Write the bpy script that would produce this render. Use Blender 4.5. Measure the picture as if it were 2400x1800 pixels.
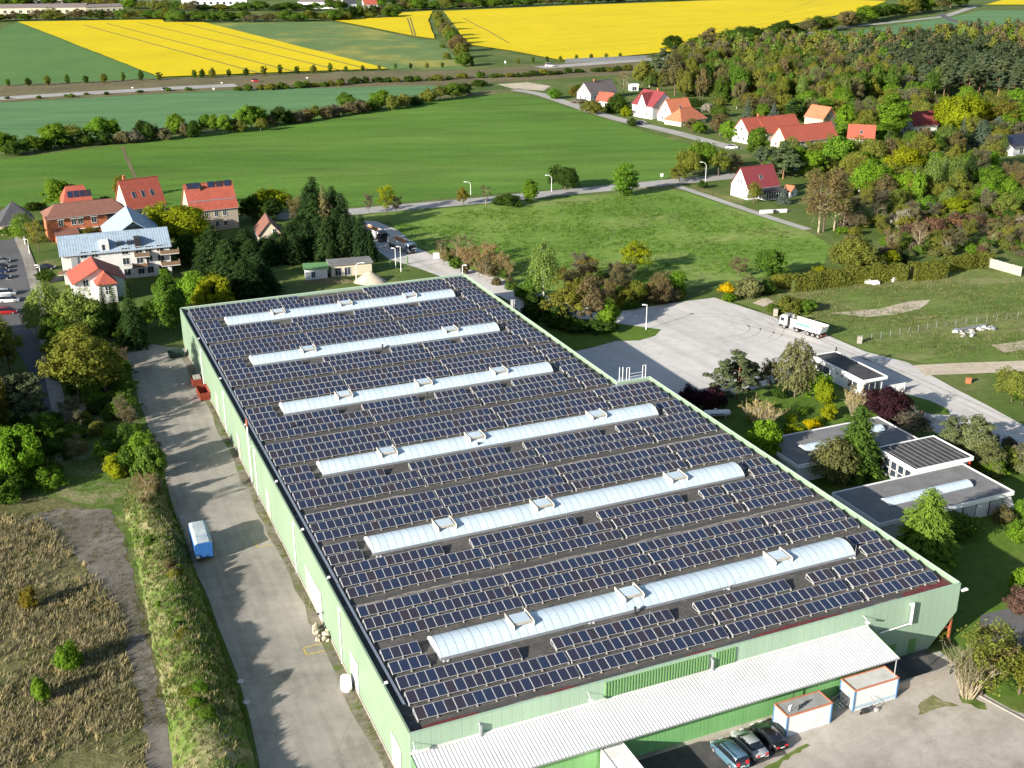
import bpy, math, random
import numpy as np
from mathutils import Vector, Matrix
R = math.radians
for o in list(bpy.data.objects): bpy.data.objects.remove(o)
scene = bpy.context.scene
COL = scene.collection
# ------------------------------------------------------------------ camera
CAM_H = 82.0; FPX = 2690.0; HOR = -168.0
PITCH = math.atan2(900 - HOR, FPX)
cam_data = bpy.data.cameras.new('camera'); cam = bpy.data.objects.new('camera', cam_data); COL.objects.link(cam)
cam.location = (0, 0, CAM_H); cam.rotation_euler = (math.pi/2 - PITCH, 0, 0)
cam_data.sensor_width = 36.0; cam_data.sensor_fit = 'HORIZONTAL'; cam_data.lens = FPX/2400*36
cam_data.clip_start = 1.0; cam_data.clip_end = 9000
scene.camera = cam
# ------------------------------------------------------------------ sky and sun
SUN_EL = R(19.0); SHADOW_DIR = R(42.5)          # shadows fall towards this heading (from +X)
world = bpy.data.worlds.new('World'); scene.world = world; world.use_nodes = True
wn = world.node_tree.nodes; wl = world.node_tree.links
sky = wn.new('ShaderNodeTexSky'); sky.sky_type = 'NISHITA'; sky.sun_disc = False
sky.sun_elevation = SUN_EL
sdir = Vector((-math.cos(SHADOW_DIR), -math.sin(SHADOW_DIR)))
sky.sun_rotation = math.atan2(sdir.x, sdir.y)
wn['Background'].inputs[1].default_value = 0.075
wl.new(sky.outputs[0], wn['Background'].inputs[0])
sl = bpy.data.lights.new('sun', 'SUN'); sl.energy = 5.0; sl.angle = R(0.55); sl.color = (1.0, 0.93, 0.82)
so = bpy.data.objects.new('sun', sl); COL.objects.link(so)
sv = Vector((math.cos(SHADOW_DIR)*math.cos(SUN_EL), math.sin(SHADOW_DIR)*math.cos(SUN_EL), -math.sin(SUN_EL)))
so.rotation_euler = sv.to_track_quat('-Z', 'Y').to_euler(); so.location = (-200, -200, 300)
scene.view_settings.view_transform = 'Standard'; scene.view_settings.look = 'None'
scene.view_settings.exposure = 1.30; scene.view_settings.gamma = 1.0
scene.view_settings.use_curve_mapping = False
scene.render.resolution_x = 1024; scene.render.resolution_y = 768
scene.cycles.max_bounces = 5; scene.cycles.diffuse_bounces = 2; scene.cycles.glossy_bounces = 2; scene.cycles.transmission_bounces = 2
# ------------------------------------------------------------------ image pixels to ground positions of the site
cp, sp = math.cos(PITCH), math.sin(PITCH)
def G(px, py, z=0.0):
    """image pixel -> world point at height z, unprojected through the camera"""
    u = (px - 1200)/FPX; v = (900 - py)/FPX
    dx, dy, dz = u, cp + v*sp, -sp + v*cp
    t = (CAM_H - z)/-dz
    return Vector((dx*t, dy*t, z))
def PY(X, Y, Z):
    Z = Z - CAM_H
    d = Y*cp - Z*sp
    return 1200 + X/d*FPX, 900 - (Y*sp + Z*cp)/d*FPX
TH = R(23.5)
E_ = Vector((math.cos(TH), math.sin(TH), 0)); N_ = Vector((-math.sin(TH), math.cos(TH), 0))
FL = Vector((-10.085, 92.208, 0))
def W(u, v, z=0.0): return FL + E_*u + N_*v + Vector((0, 0, z))
def UV(p): d = p - FL; return d.dot(E_), d.dot(N_)
K = 800/2212
CR = {1: (0, 0), 2: (800, 0), 3: (1600, 0), 4: (0, 500), 5: (800, 500), 6: (1600, 500), 7: (0, 1100), 8: (800, 1200), 9: (1600, 1200), 0: (0, 0)}
def px(c, x, y):
    if c == 0: return x*1.085, y*1.085
    return CR[c][0] + x*K, CR[c][1] + y*K
def GC(c, x, y, z=0.0): return G(*px(c, x, y), z)
def height_at(base, ytop):
    lo, hi = 0.0, 60.0
    for _ in range(40):
        m = (lo + hi)/2
        if PY(base.x, base.y, m)[1] > ytop: lo = m
        else: hi = m
    return lo
ORD = ['first', 'second', 'third', 'fourth', 'fifth', 'sixth', 'seventh', 'eighth', 'ninth', 'tenth', 'eleventh', 'twelfth'] + ['%dth' % i for i in range(13, 400)]
# ------------------------------------------------------------------ materials
def nm(name):
    m = bpy.data.materials.new(name); m.use_nodes = True
    return m, m.node_tree.nodes, m.node_tree.links, m.node_tree.nodes['Principled BSDF']
def ramp(n, stops):
    r = n.new('ShaderNodeValToRGB'); e = r.color_ramp.elements
    while len(e) < len(stops): e.new(0.5)
    for i, (p, c) in enumerate(stops): e[i].position = p; e[i].color = (*c, 1)
    return r
def noise(n, l, scale, detail=6, rough=.6, coord='Object', stretch=None, rot=0):
    tc = n.new('ShaderNodeTexCoord'); t = n.new('ShaderNodeTexNoise')
    t.inputs['Scale'].default_value = scale; t.inputs['Detail'].default_value = detail; t.inputs['Roughness'].default_value = rough
    mp = n.new('ShaderNodeMapping'); l.new(tc.outputs[coord], mp.inputs[0]); l.new(mp.outputs[0], t.inputs[0])
    if stretch: mp.vector_type = 'TEXTURE'; mp.inputs['Scale'].default_value = tuple(1/x for x in stretch)
    mp.inputs['Rotation'].default_value = (0, 0, rot)
    return t
def mixc(n, l, fac, a, b, mode='MIX'):
    m = n.new('ShaderNodeMix'); m.data_type = 'RGBA'; m.blend_type = mode
    for i, x in ((0, fac), (6, a), (7, b)):
        if hasattr(x, 'links') or hasattr(x, 'is_linked'): l.new(x, m.inputs[i])
        elif i == 0: m.inputs[0].default_value = x
        else: m.inputs[i].default_value = (*x, 1)
    return m.outputs[2]
def bump(n, l, b, src, strength=.4, dist=.1):
    bp = n.new('ShaderNodeBump'); bp.inputs['Strength'].default_value = strength; bp.inputs['Distance'].default_value = dist
    l.new(src, bp.inputs['Height']); l.new(bp.outputs[0], b.inputs['Normal'])
def plain(name, c, rough=.6, metal=0.0, var=.12, scale=1.2, spec=.3, dirt=None):
    """paint / render / metal with fine wear so that no face is perfectly even"""
    m, n, l, b = nm(name)
    t = noise(n, l, scale, 8, .65)
    lo = tuple(x*(1 - var) for x in c); hi = tuple(min(1, x*(1 + var)) for x in c)
    r = ramp(n, [(.3, lo), (.7, hi)]); l.new(t.outputs[0], r.inputs[0]); out = r.outputs[0]
    if dirt:
        t2 = noise(n, l, scale*.35, 6, .7); rr = ramp(n, [(.5, (0, 0, 0)), (.72, (1, 1, 1))]); l.new(t2.outputs[0], rr.inputs[0])
        out = mixc(n, l, rr.outputs[0], out, dirt)
    l.new(out, b.inputs['Base Color'])
    b.inputs['Roughness'].default_value = rough; b.inputs['Metallic'].default_value = metal
    b.inputs['Specular IOR Level'].default_value = spec
    return m
def ground(name, cols, s1=.02, s2=.4, s3=3.0, stretch=None, rot=0, bumpy=.3, patch=None, patch_scale=.03, patch_lo=.55, patch_hi=.7, fine=.35, streak=None, crack=0.0):
    """soil, grass, gravel: three scales of noise; cols dark->light"""
    m, n, l, b = nm(name)
    a = noise(n, l, s1, 5, .55, stretch=stretch, rot=rot)
    r = ramp(n, [(.25 + .5*i/(len(cols) - 1), c) for i, c in enumerate(cols)]); l.new(a.outputs[0], r.inputs[0])
    t2 = noise(n, l, s2, 7, .65, stretch=stretch, rot=rot)
    r2 = ramp(n, [(.25, (.55, .55, .55)), (.75, (1.4, 1.4, 1.4))]); l.new(t2.outputs[0], r2.inputs[0])
    out = mixc(n, l, fine*1.6, r.outputs[0], r2.outputs[0], 'MULTIPLY')
    t3 = noise(n, l, s3, 4, .7)
    r3 = ramp(n, [(.25, (.6, .6, .6)), (.75, (1.35, 1.35, 1.35))]); l.new(t3.outputs[0], r3.inputs[0])
    out = mixc(n, l, fine*1.4, out, r3.outputs[0], 'MULTIPLY')
    if patch:
        pt = noise(n, l, patch_scale, 7, .68, stretch=stretch, rot=rot)
        pr = ramp(n, [(patch_lo, (0, 0, 0)), (patch_hi, (1, 1, 1))]); l.new(pt.outputs[0], pr.inputs[0])
        pm = mixc(n, l, .7, patch, r2.outputs[0], 'MULTIPLY')
        out = mixc(n, l, pr.outputs[0], out, pm)
    if streak:
        ang, sc, amt = streak; st = noise(n, l, 1.0, 6, .6, stretch=(sc, sc*.035, 1), rot=ang)
        sr = ramp(n, [(.36, (.72, .70, .68)), (.5, (1, 1, 1)), (.66, (1.22, 1.22, 1.2))]); l.new(st.outputs[0], sr.inputs[0]); out = mixc(n, l, amt, out, sr.outputs[0], 'MULTIPLY')
        st2 = noise(n, l, .35, 5, .75); s2 = ramp(n, [(.60, (1, 1, 1)), (.70, (.62, .60, .57))]); l.new(st2.outputs[0], s2.inputs[0]); out = mixc(n, l, amt*.8, out, s2.outputs[0], 'MULTIPLY')
    if crack:
        tc = n.new('ShaderNodeTexCoord'); wq = noise(n, l, .6, 4, .6); vm = n.new('ShaderNodeMix'); vm.data_type = 'VECTOR'; vm.inputs[0].default_value = .25
        l.new(tc.outputs['Object'], vm.inputs[4]); l.new(wq.outputs['Color'], vm.inputs[5]); vo = n.new('ShaderNodeTexVoronoi'); vo.feature = 'DISTANCE_TO_EDGE'; vo.inputs['Scale'].default_value = crack; l.new(vm.outputs[1], vo.inputs[0])
        cr_ = ramp(n, [(.0, (.72, .70, .67)), (.012, (1, 1, 1))]); l.new(vo.outputs['Distance'], cr_.inputs[0]); cn = noise(n, l, .08, 4, .6); cm_ = ramp(n, [(.5, (0, 0, 0)), (.62, (.6, .6, .6))]); l.new(cn.outputs[0], cm_.inputs[0]); out = mixc(n, l, cm_.outputs[0], out, cr_.outputs[0], 'MULTIPLY')
    l.new(out, b.inputs['Base Color']); b.inputs['Roughness'].default_value = .9; b.inputs['Specular IOR Level'].default_value = .1
    if bumpy: bump(n, l, b, t2.outputs[0], bumpy, .25)
    return m
M = {}
# ------------------------------------------------------------------ mesh builder
class MB:
    def __init__(s): s.v = []; s.f = []; s.m = []
    def add(s, vs, fs, mi=0):
        o = len(s.v); s.v += [tuple(x) for x in vs]; s.f += [tuple(i + o for i in f) for f in fs]; s.m += [mi]*len(fs); return s
    def box(s, x0, x1, y0, y1, z0, z1, mi=0, mat=None):
        vs = [(x, y, z) for z in (z0, z1) for x, y in ((x0, y0), (x1, y0), (x1, y1), (x0, y1))]
        if mat is not None: vs = [tuple(mat @ Vector(p)) for p in vs]
        return s.add(vs, [(3, 2, 1, 0), (4, 5, 6, 7), (0, 1, 5, 4), (1, 2, 6, 5), (2, 3, 7, 6), (3, 0, 4, 7)], mi)
    def quad(s, a, b, c, d, mi=0): return s.add([a, b, c, d], [(0, 1, 2, 3)], mi)
    def prism(s, poly, z0, z1, mi=0):
        n = len(poly)
        return s.add([(x, y, z0) for x, y in poly] + [(x, y, z1) for x, y in poly],
                     [tuple(range(n))[::-1], tuple(range(n, 2*n))] + [(i, (i + 1) % n, n + (i + 1) % n, n + i) for i in range(n)], mi)
    def slab(s, poly3, t, mi=0):
        """flat polygon in 3D given thickness t downwards along its normal"""
        p = [Vector(q) for q in poly3]; nrm = (p[1] - p[0]).cross(p[2] - p[0]).normalized()
        if nrm.z < 0: p = p[::-1]; nrm = -nrm
        n = len(p); q = [x - nrm*t for x in p]
        return s.add(p + q, [tuple(range(n)), tuple(range(n, 2*n))[::-1]] + [(i, n + i, n + (i + 1) % n, (i + 1) % n) for i in range(n)], mi)
    def tube(s, a, b, r0, r1=None, n=6, mi=0, cap=True):
        a = Vector(a); b = Vector(b); r1 = r0 if r1 is None else r1
        d = (b - a).normalized(); x = d.orthogonal().normalized(); y = d.cross(x)
        vs = []
        for c, r in ((a, r0), (b, r1)):
            for i in range(n):
                t = 2*math.pi*i/n; vs.append(c + x*(math.cos(t)*r) + y*(math.sin(t)*r))
        fs = [(i, (i + 1) % n, n + (i + 1) % n, n + i) for i in range(n)]
        if cap: fs += [tuple(range(n))[::-1], tuple(range(n, 2*n))]
        return s.add(vs, fs, mi)
    def path(s, pts, r, n=6, mi=0):
        for a, b in zip(pts, pts[1:]): s.tube(a, b, r, r, n, mi)
        return s
    def loft(s, rings, mi=0, cap=True, fm=None):
        k = len(rings[0]); o = []; vs = [p for r in rings for p in r]; fs = []; ms = []
        for j in range(len(rings) - 1):
            for i in range(k - 1):
                fs.append((j*k + i, j*k + i + 1, (j + 1)*k + i + 1, (j + 1)*k + i)); ms.append(fm(j, i) if fm else mi)
        if cap:
            fs.append(tuple(range(k))); ms.append(mi); fs.append(tuple(range((len(rings) - 1)*k, len(rings)*k))[::-1]); ms.append(mi)
        o = len(s.v); s.v += [tuple(x) for x in vs]; s.f += [tuple(i + o for i in f) for f in fs]; s.m += ms; return s
    def mesh(s, name, mats, smooth=False):
        me = bpy.data.meshes.new(name); me.from_pydata(s.v, [], s.f)
        for m in (mats if isinstance(mats, (list, tuple)) else [mats]): me.materials.append(M[m] if isinstance(m, str) else m)
        if len(me.materials) > 1: me.polygons.foreach_set('material_index', s.m)
        if smooth: me.polygons.foreach_set('use_smooth', [True]*len(me.polygons))
        me.update(); return me
    def build(s, name, mats, parent=None, smooth=False):
        return place(name, s.mesh(name, mats, smooth), parent)
def place(name, mesh, parent=None, loc=None, rz=0.0):
    o = bpy.data.objects.new(name, mesh); COL.objects.link(o)
    if parent is not None: o.parent = parent
    if loc is not None: o.location = loc
    if rz: o.rotation_euler = (0, 0, rz)
    return o
def tag(o, label=None, cat=None, group=None, kind=None):
    if label: o['label'] = label
    if cat: o['category'] = cat
    if group: o['group'] = group
    if kind: o['kind'] = kind
    return o
def thing(name, label, cat, loc=(0, 0, 0), rz=0.0, group=None):
    o = bpy.data.objects.new(name, None); COL.objects.link(o); o.empty_display_size = .3
    o.location = loc; o.rotation_euler = (0, 0, rz)
    return tag(o, label, cat, group)
def copy_tree(o, parent=None):
    c = o.copy(); COL.objects.link(c); c.parent = parent
    for ch in o.children: copy_tree(ch, c)
    return c
# ================================================================== SETTING: ground, fields, roads
rnd = random.Random(5)
def rough_poly(pts, step, amp):
    out = []
    n = len(pts)
    for i in range(n):
        a = Vector(pts[i][:2]); b = Vector(pts[(i + 1) % n][:2]); L = (b - a).length; k = max(1, int(L/step))
        nr = Vector((-(b - a).y, (b - a).x)).normalized() if L > 0 else Vector((0, 0))
        for j in range(k):
            q = a.lerp(b, j/k)
            if j: q = q + nr*rnd.uniform(-amp, amp)
            out.append((q.x, q.y))
    return out
def sheet(name, pts, z, mat, step=None, amp=0.0, kind='structure', parent=None, label=None):
    p = rough_poly(pts, step, amp) if step else [(q[0], q[1]) for q in pts]
    me = bpy.data.meshes.new(name); me.from_pydata([(x, y, z) for x, y in p], [], [tuple(range(len(p)))])
    if me.polygons[0].normal.z < 0: me.flip_normals()
    me.materials.append(M[mat]); o = place(name, me, parent)
    if kind and parent is None: o['kind'] = kind
    if label: o['label'] = label
    return o
def D(*pts): return [GC(0, x, y) for x, y in pts]
def strip(name, pts, width, z, mat, kind='structure', parent=None, jit=0.0, wl=None):
    """ribbon along a line of plan points"""
    p = [Vector((q[0], q[1])) for q in pts]; fine = []
    for a, b in zip(p, p[1:]):
        k = max(1, int((b - a).length/6))
        fine += [a.lerp(b, j/k) for j in range(k)]
    fine.append(p[-1])
    for _ in range(6): fine = [fine[0]] + [(fine[i - 1] + fine[i]*2 + fine[i + 1])/4 for i in range(1, len(fine) - 1)] + [fine[-1]]
    vs = []; fs = []
    for i, q in enumerate(fine):
        d = (fine[min(i + 1, len(fine) - 1)] - fine[max(i - 1, 0)]).normalized(); nr = Vector((-d.y, d.x))
        w0 = width/2 + rnd.uniform(-jit, jit); w1 = width/2 + rnd.uniform(-jit, jit)
        a = q + nr*w0; b = q - nr*w1; vs += [(a.x, a.y, z), (b.x, b.y, z)]
        if i: fs.append((2*i - 2, 2*i - 1, 2*i + 1, 2*i))
    me = bpy.data.meshes.new(name); me.from_pydata(vs, [], fs)
    if me.polygons[0].normal.z < 0: me.flip_normals()
    me.materials.append(M[mat]); o = place(name, me, parent)
    if kind and parent is None: o['kind'] = kind
    return o
# colours are real-world albedos
M['rough_grass'] = ground('rough_grass', [(.05, .085, .018), (.085, .125, .028), (.13, .15, .05)], .03, .5, 2.5, patch=(.22, .19, .10), patch_scale=.05, patch_lo=.54, patch_hi=.74)
M['lawn'] = ground('lawn', [(.055, .105, .016), (.08, .14, .02), (.10, .16, .025)], .05, .7, 4, patch=(.13, .15, .04), patch_scale=.09)
M['crop'] = ground('crop', [(.066, .142, .020), (.083, .168, .024), (.105, .195, .032)], .012, .05, .6, stretch=(.35, 1.6, 1), rot=R(8), bumpy=.15, patch=(.14, .19, .045), patch_scale=.014, patch_lo=.54, patch_hi=.76, fine=.42, streak=(R(80), .16, .22))
M['teal_crop'] = ground('teal_crop', [(.08, .165, .068), (.097, .19, .08), (.112, .205, .082)], .012, .05, .6, stretch=(.3, 1.5, 1), rot=R(12), bumpy=.1, fine=.3, streak=(R(84), .14, .25))
M['far_crop'] = ground('far_crop', [(.075, .155, .045), (.09, .175, .05), (.11, .19, .06)], .008, .04, .4, stretch=(1, .5, 1), bumpy=.1, fine=.22)
M['weedy'] = ground('weedy', [(.09, .16, .05), (.12, .18, .06), (.19, .2, .06)], .012, .06, .6, patch=(.32, .29, .06), patch_scale=.012, patch_lo=.5, patch_hi=.7, bumpy=.15, fine=.25)
M['meadow'] = ground('meadow', [(.095, .175, .03), (.135, .22, .04), (.175, .25, .055)], .03, .35, 2.2, stretch=(.7, 1.5, 1), rot=R(20), patch=(.24, .23, .10), patch_scale=.022, patch_lo=.52, patch_hi=.72, bumpy=.6, fine=.45)
M['dry_meadow'] = ground('dry_meadow', [(.075, .13, .022), (.12, .165, .04), (.18, .19, .075)], .03, .3, 2.0, stretch=(.6, 1.5, 1), rot=R(15), patch=(.27, .23, .12), patch_scale=.035, patch_lo=.52, patch_hi=.72, bumpy=.6, fine=.45)
M['rape'] = ground('rape', [(.50, .39, .006), (.56, .435, .007), (.60, .465, .008)], .01, .06, .8, bumpy=.1, fine=.12)
M['gravel'] = ground('gravel', [(.42, .40, .375), (.48, .46, .435), (.54, .52, .495)], .04, .5, 6, patch=(.37, .35, .32), patch_scale=.05, patch_lo=.5, patch_hi=.8, bumpy=.05, fine=.14, streak=(TH + R(8), .35, .4))
M['yard'] = ground('yard', [(.22, .205, .18), (.275, .255, .225), (.33, .305, .27)], .06, .5, 5, patch=(.18, .165, .145), patch_scale=.10, patch_lo=.5, patch_hi=.75, bumpy=.05, fine=.22, streak=(TH, .8, .38), crack=.2)
M['concrete'] = ground('concrete', [(.30, .275, .235), (.37, .34, .295), (.43, .40, .35)], .09, .6, 5, patch=(.25, .225, .185), patch_scale=.13, patch_lo=.5, patch_hi=.75, bumpy=.05, fine=.24, streak=(TH + R(104), .45, .28), crack=.17)
M['old_paving'] = ground('old_paving', [(.11, .10, .085), (.155, .14, .12), (.21, .19, .165)], .12, .8, 5, patch=(.10, .085, .06), patch_scale=.3, bumpy=.25, fine=.35)
M['asphalt'] = ground('asphalt', [(.085, .085, .09), (.105, .105, .11), (.13, .13, .13)], .1, .7, 6, patch=(.07, .07, .072), patch_scale=.2, bumpy=.05, fine=.15)
M['pale_road'] = ground('pale_road', [(.27, .26, .245), (.32, .31, .29), (.36, .35, .33)], .08, .5, 4, bumpy=.03, fine=.14)
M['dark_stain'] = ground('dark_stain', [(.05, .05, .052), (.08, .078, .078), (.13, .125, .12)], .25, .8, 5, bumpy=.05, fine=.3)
M['sand'] = ground('sand', [(.36, .31, .23), (.43, .37, .285), (.5, .43, .34)], .1, .8, 5, bumpy=.2, fine=.25)
M['waste'] = ground('waste', [(.075, .09, .028), (.12, .12, .05), (.17, .155, .08)], .12, .9, 4, patch=(.085, .06, .04), patch_scale=.10, patch_lo=.5, patch_hi=.68, bumpy=.9, fine=.5)
M['bank'] = ground('bank', [(.055, .10, .018), (.09, .14, .028), (.15, .17, .06)], .15, .9, 5, patch=(.24, .21, .12), patch_scale=.16, patch_lo=.48, patch_hi=.66, bumpy=.9, fine=.5)
M['soil_edge'] = ground('soil_edge', [(.13, .115, .085), (.18, .16, .125), (.235, .21, .175)], .3, 1.1, 5, patch=(.10, .13, .035), patch_scale=.25, patch_lo=.5, patch_hi=.62, bumpy=.3)
M['soil'] = ground('soil', [(.10, .09, .05), (.14, .12, .065), (.17, .15, .08)], .05, .4, 3, patch=(.10, .13, .035), patch_scale=.06, bumpy=.3)
M['yellow_paint'] = plain('yellow_paint', (.48, .33, .06), .7, var=.3, scale=3)
M['white_line'] = plain('white_line', (.6, .6, .58), .7, var=.2, scale=2)

base = sheet('ground', [(-3500, -400), (3500, -400), (3500, 5500), (-3500, 5500)], -.02, 'rough_grass')
# far country to the horizon and the yellow and green fields
sheet('far_field', D((0, 65), (38, 47), (345, 168), (200, 176), (0, 186)) + [G(-900, 235), G(-900, 62)], .02, 'far_crop')
sheet('rapeseed_field', D((38, 48), (350, 43), (356, 49), (440, 49), (838, 150), (600, 158), (345, 168)), .6, 'rape', 20, .4)
sheet('fallow_field', D((440, 51), (716, 47), (800, 62), (905, 86), (946, 86), (1010, 150), (842, 151)), .03, 'weedy')
sheet('rapeseed_field', D((716, 44), (850, 38), (858, 29), (935, 24), (925, 44), (940, 85), (900, 80), (800, 60)), .6, 'rape', 20, .4)
sheet('rapeseed_field', D((958, 25), (1250, 12), (1500, 3), (1700, -4), (1915, 3), (1870, 22), (1700, 55), (1560, 78), (1490, 108), (1400, 118), (1300, 127), (1210, 131), (1110, 112), (1010, 97), (985, 60)), .6, 'rape', 20, .4)
sheet('rapeseed_field', [G(2310, 12), G(2360, -2), G(2460, -6), G(2900, 0), G(2900, 20), G(2400, 12)], .6, 'rape')
sheet('winter_wheat_field', D((1690, 90), (2060, 36), (2120, 22)) + [G(2420, 25), G(2600, 30), G(2600, 110), G(2400, 85), G(2280, 82), G(2150, 110)], .03, 'teal_crop')
sheet('winter_wheat_field', D((0, 222), (490, 195), (900, 182), (960, 186), (900, 205), (600, 243), (265, 290), (0, 325)) + [G(-900, 470), G(-900, 330)], .03, 'teal_crop')
sheet('wheat_field', D((0, 345), (265, 312), (600, 264), (920, 217), (1100, 201), (1155, 210), (1240, 236), (1330, 264), (1490, 312), (1545, 335), (1490, 370), (1430, 391), (1150, 412), (860, 437), (760, 447), (500, 452), (0, 446)) + [G(-700, 520), G(-700, 450)], .03, 'crop', 25, .5)
# tramlines through the crops
for i, (a, b) in enumerate([((180, 55), (560, 160)), ((230, 52), (640, 158)), ((300, 50), (740, 155)), ((395, 52), (800, 152))]):
    strip('wheel_track', D(a, b), 1.6, .612, 'soil')
for a, b in [((1040, 60), (1100, 95)), ((1000, 40), (1040, 62)), ((880, 40), (892, 78)), ((886, 39), (898, 79))]:
    strip('wheel_track', D(a, b), 1.2, .612, 'soil')
for i in range(7):
    y = 110 - i*13; strip('wheel_track', D((1130 + i*20, y + 6), (1500 + i*40, y - 22), (1800, y - 52)), .7, .612, 'weedy')
strip('field_ditch', D((264, 316), (275, 345), (290, 378), (302, 406)), 1.3, .06, 'soil', jit=.3)
# motorway with its cutting
sheet('motorway_verge', D((0, 184), (345, 170), (842, 153), (1010, 152), (1400, 122), (1400, 158), (1120, 176), (960, 184), (490, 194), (0, 221)) + [G(-600, 240), G(-600, 205)], .05, 'soil')
strip('motorway', [G(-500, 262)] + D((0, 213), (120, 205), (300, 195), (420, 188), (510, 184)), 13, .075, 'pale_road')
strip('motorway', D((1165, 146), (1250, 140), (1330, 134), (1420, 127), (1500, 120)), 13, .075, 'pale_road')
strip('field_road', D((1480, 112), (1580, 98), (1700, 82), (1800, 62), (2040, 36), (2110, 12)), 9, .08, 'pale_road')
strip('field_road', D((2030, 30), (2052, 42), (2075, 50), (2110, 56)) + [G(2400, 66)], 8, .085, 'asphalt')
# lanes and roads
sheet('crossing_sand', D((1075, 182), (1140, 178), (1190, 186), (1175, 196), (1110, 192)), .04, 'sand', 8, .6)
strip('village_road', D((1110, 194), (1150, 197), (1240, 228), (1330, 257), (1450, 284), (1530, 305), (1590, 322)), 7.0, .06, 'pale_road')
strip('hedge_track', D((700, 247), (920, 214), (1040, 199), (1125, 192)), 5, .05, 'soil', jit=.5)
strip('country_road', D((560, 470), (730, 462), (860, 448), (1000, 438), (1200, 417), (1400, 399), (1500, 388), (1600, 380), (1720, 362), (1800, 345)), 8.5, .06, 'pale_road')
strip('farm_track', D((1462, 402), (1500, 414), (1600, 449), (1680, 476), (1745, 496)), 3.2, .07, 'pale_road')
sheet('meadow', D((700, 478), (860, 456), (1000, 447), (1200, 427), (1440, 409), (1480, 414), (1600, 455), (1745, 500), (1795, 530), (1780, 570), (1640, 600), (1500, 620), (1340, 640), (1200, 640), (1090, 608), (1010, 580), (930, 545), (885, 520), (840, 480)), .02, 'meadow', 10, .5)
sheet('truck_road', D((770, 476), (812, 478), (860, 497), (900, 535), (1000, 578), (1110, 610), (1180, 640), (1330, 672), (1340, 700), (1290, 720), (1180, 690), (1080, 640), (990, 612), (905, 580), (840, 560), (790, 520)), .05, 'gravel', 10, .3)
# gravel yard and the drive past the gatehouse
sheet('gravel_yard', D((1110, 660), (1330, 690), (1345, 672), (1450, 655), (1543, 643), (1565, 650), (1620, 668), (1692, 692), (1795, 728), (1870, 760), (1960, 783), (2060, 838), (2212, 920)) + [G(2700, 1150), G(2700, 1300), G(2400, 1070)] + D((2110, 955), (2020, 935), (1960, 870), (1890, 830), (1760, 800), (1600, 850), (1450, 880), (1200, 760)), .04, 'gravel', 8, .35)
sheet('grass_island', D((1130, 690), (1240, 760), (1330, 737), (1380, 736), (1415, 726), (1428, 712), (1400, 708), (1340, 700), (1300, 690)), .06, 'lawn', 5, .3)
sheet('grass_island', [W(117.8, 66.5), W(120.8, 66.8), W(123, 62), W(123.2, 57.5), W(121.5, 55), W(118.5, 57), W(117.2, 61)], .06, 'lawn', 3, .15)
sheet('dry_meadow', D((1575, 648), (1640, 630), (1700, 610), (1880, 575), (2010, 570), (2150, 585)) + [G(2500, 640), G(2500, 848)] + D((1990, 784), (1870, 757), (1795, 724), (1692, 688)), .02, 'dry_meadow', 8, .5)
strip('sandy_track', D((1985, 800), (2100, 797), (2212, 792)) + [G(2600, 850)], 6, .055, 'sand', jit=.4)
sheet('sand_patch', D((1790, 676), (1900, 668), (1960, 652), (2010, 648), (1985, 668), (1930, 680), (1870, 685)), .04, 'sand', 4, .6)
sheet('sand_patch', D((1625, 655), (1655, 643), (1672, 652), (1650, 663)), .05, 'sand', 3, .5)
sheet('sand_patch', D((2140, 745), (2212, 735), (2240, 752), (2170, 762)), .04, 'sand', 4, .6)
# lawns and garden round the office, west yard, waste ground
sheet('office_lawn', [W(70.6, -18), W(150, -30), W(150, 15), W(124, 45), W(119, 62), W(111, 66), W(110, 86), W(96, 92), W(76, 84), W(70.6, 74)], .02, 'lawn', 6, .3)
sheet('concrete_yard', [W(-.2, -40), W(64, -40), W(75, -26), W(67, -11.0), W(67.5, -1), W(58, -.2), W(0, -.2), W(-.2, -.2)], .015, 'concrete')
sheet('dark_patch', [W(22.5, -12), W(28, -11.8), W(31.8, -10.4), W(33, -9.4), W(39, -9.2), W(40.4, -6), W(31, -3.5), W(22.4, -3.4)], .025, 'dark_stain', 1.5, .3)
sheet('weed_patch', [W(56.4, -9.6), W(58.2, -8.0), W(60.6, -7.4), W(60.8, -8.8), W(61.9, -10.2), W(59.5, -9.6)], .03, 'bank', .8, .25)
sheet('weed_patch', [W(62.6, -9.9), W(63.4, -8.5), W(64.6, -8.6), W(64.9, -11.0), W(64.2, -12.0)], .03, 'bank', .8, .25)
sheet('weed_patch', [W(34, -10.5), W(38, -9.5), W(42, -8.6), W(42.2, -9.0), W(37.5, -10.2), W(35, -11.5)], .03, 'dry_meadow', .6, .2)
sheet('grass_slope', [W(64.8, -7.4), W(66, -9), W(66.8, -13), W(69, -17), W(80, -28), W(120, -34), W(120, -10), W(74, -2), W(67, -4.5)], .035, 'lawn', 1.5, .25)
sheet('asphalt_yard', [W(72, -1.5), W(78, 3), W(92, 1), W(110, -4), W(110, -10), W(80, -8)], .045, 'asphalt', 3, .4)
sheet('asphalt_yard', [W(66, 0), W(57, -.2), W(56.6, -5.2), W(60, -5.2), W(67, -3.5)], .03, 'dark_stain', 2, .2)
YL = D((275, 770), (300, 870), (345, 985), (372, 1090), (425, 1240), (470, 1350), (512, 1455), (562, 1659))
sheet('west_yard', [W(-.2, -45), W(-.2, 147), W(-3, 149)] + D((300, 738), (272, 750)) + YL + [G(640, 1950)], .03, 'yard', 6, .25)
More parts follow.
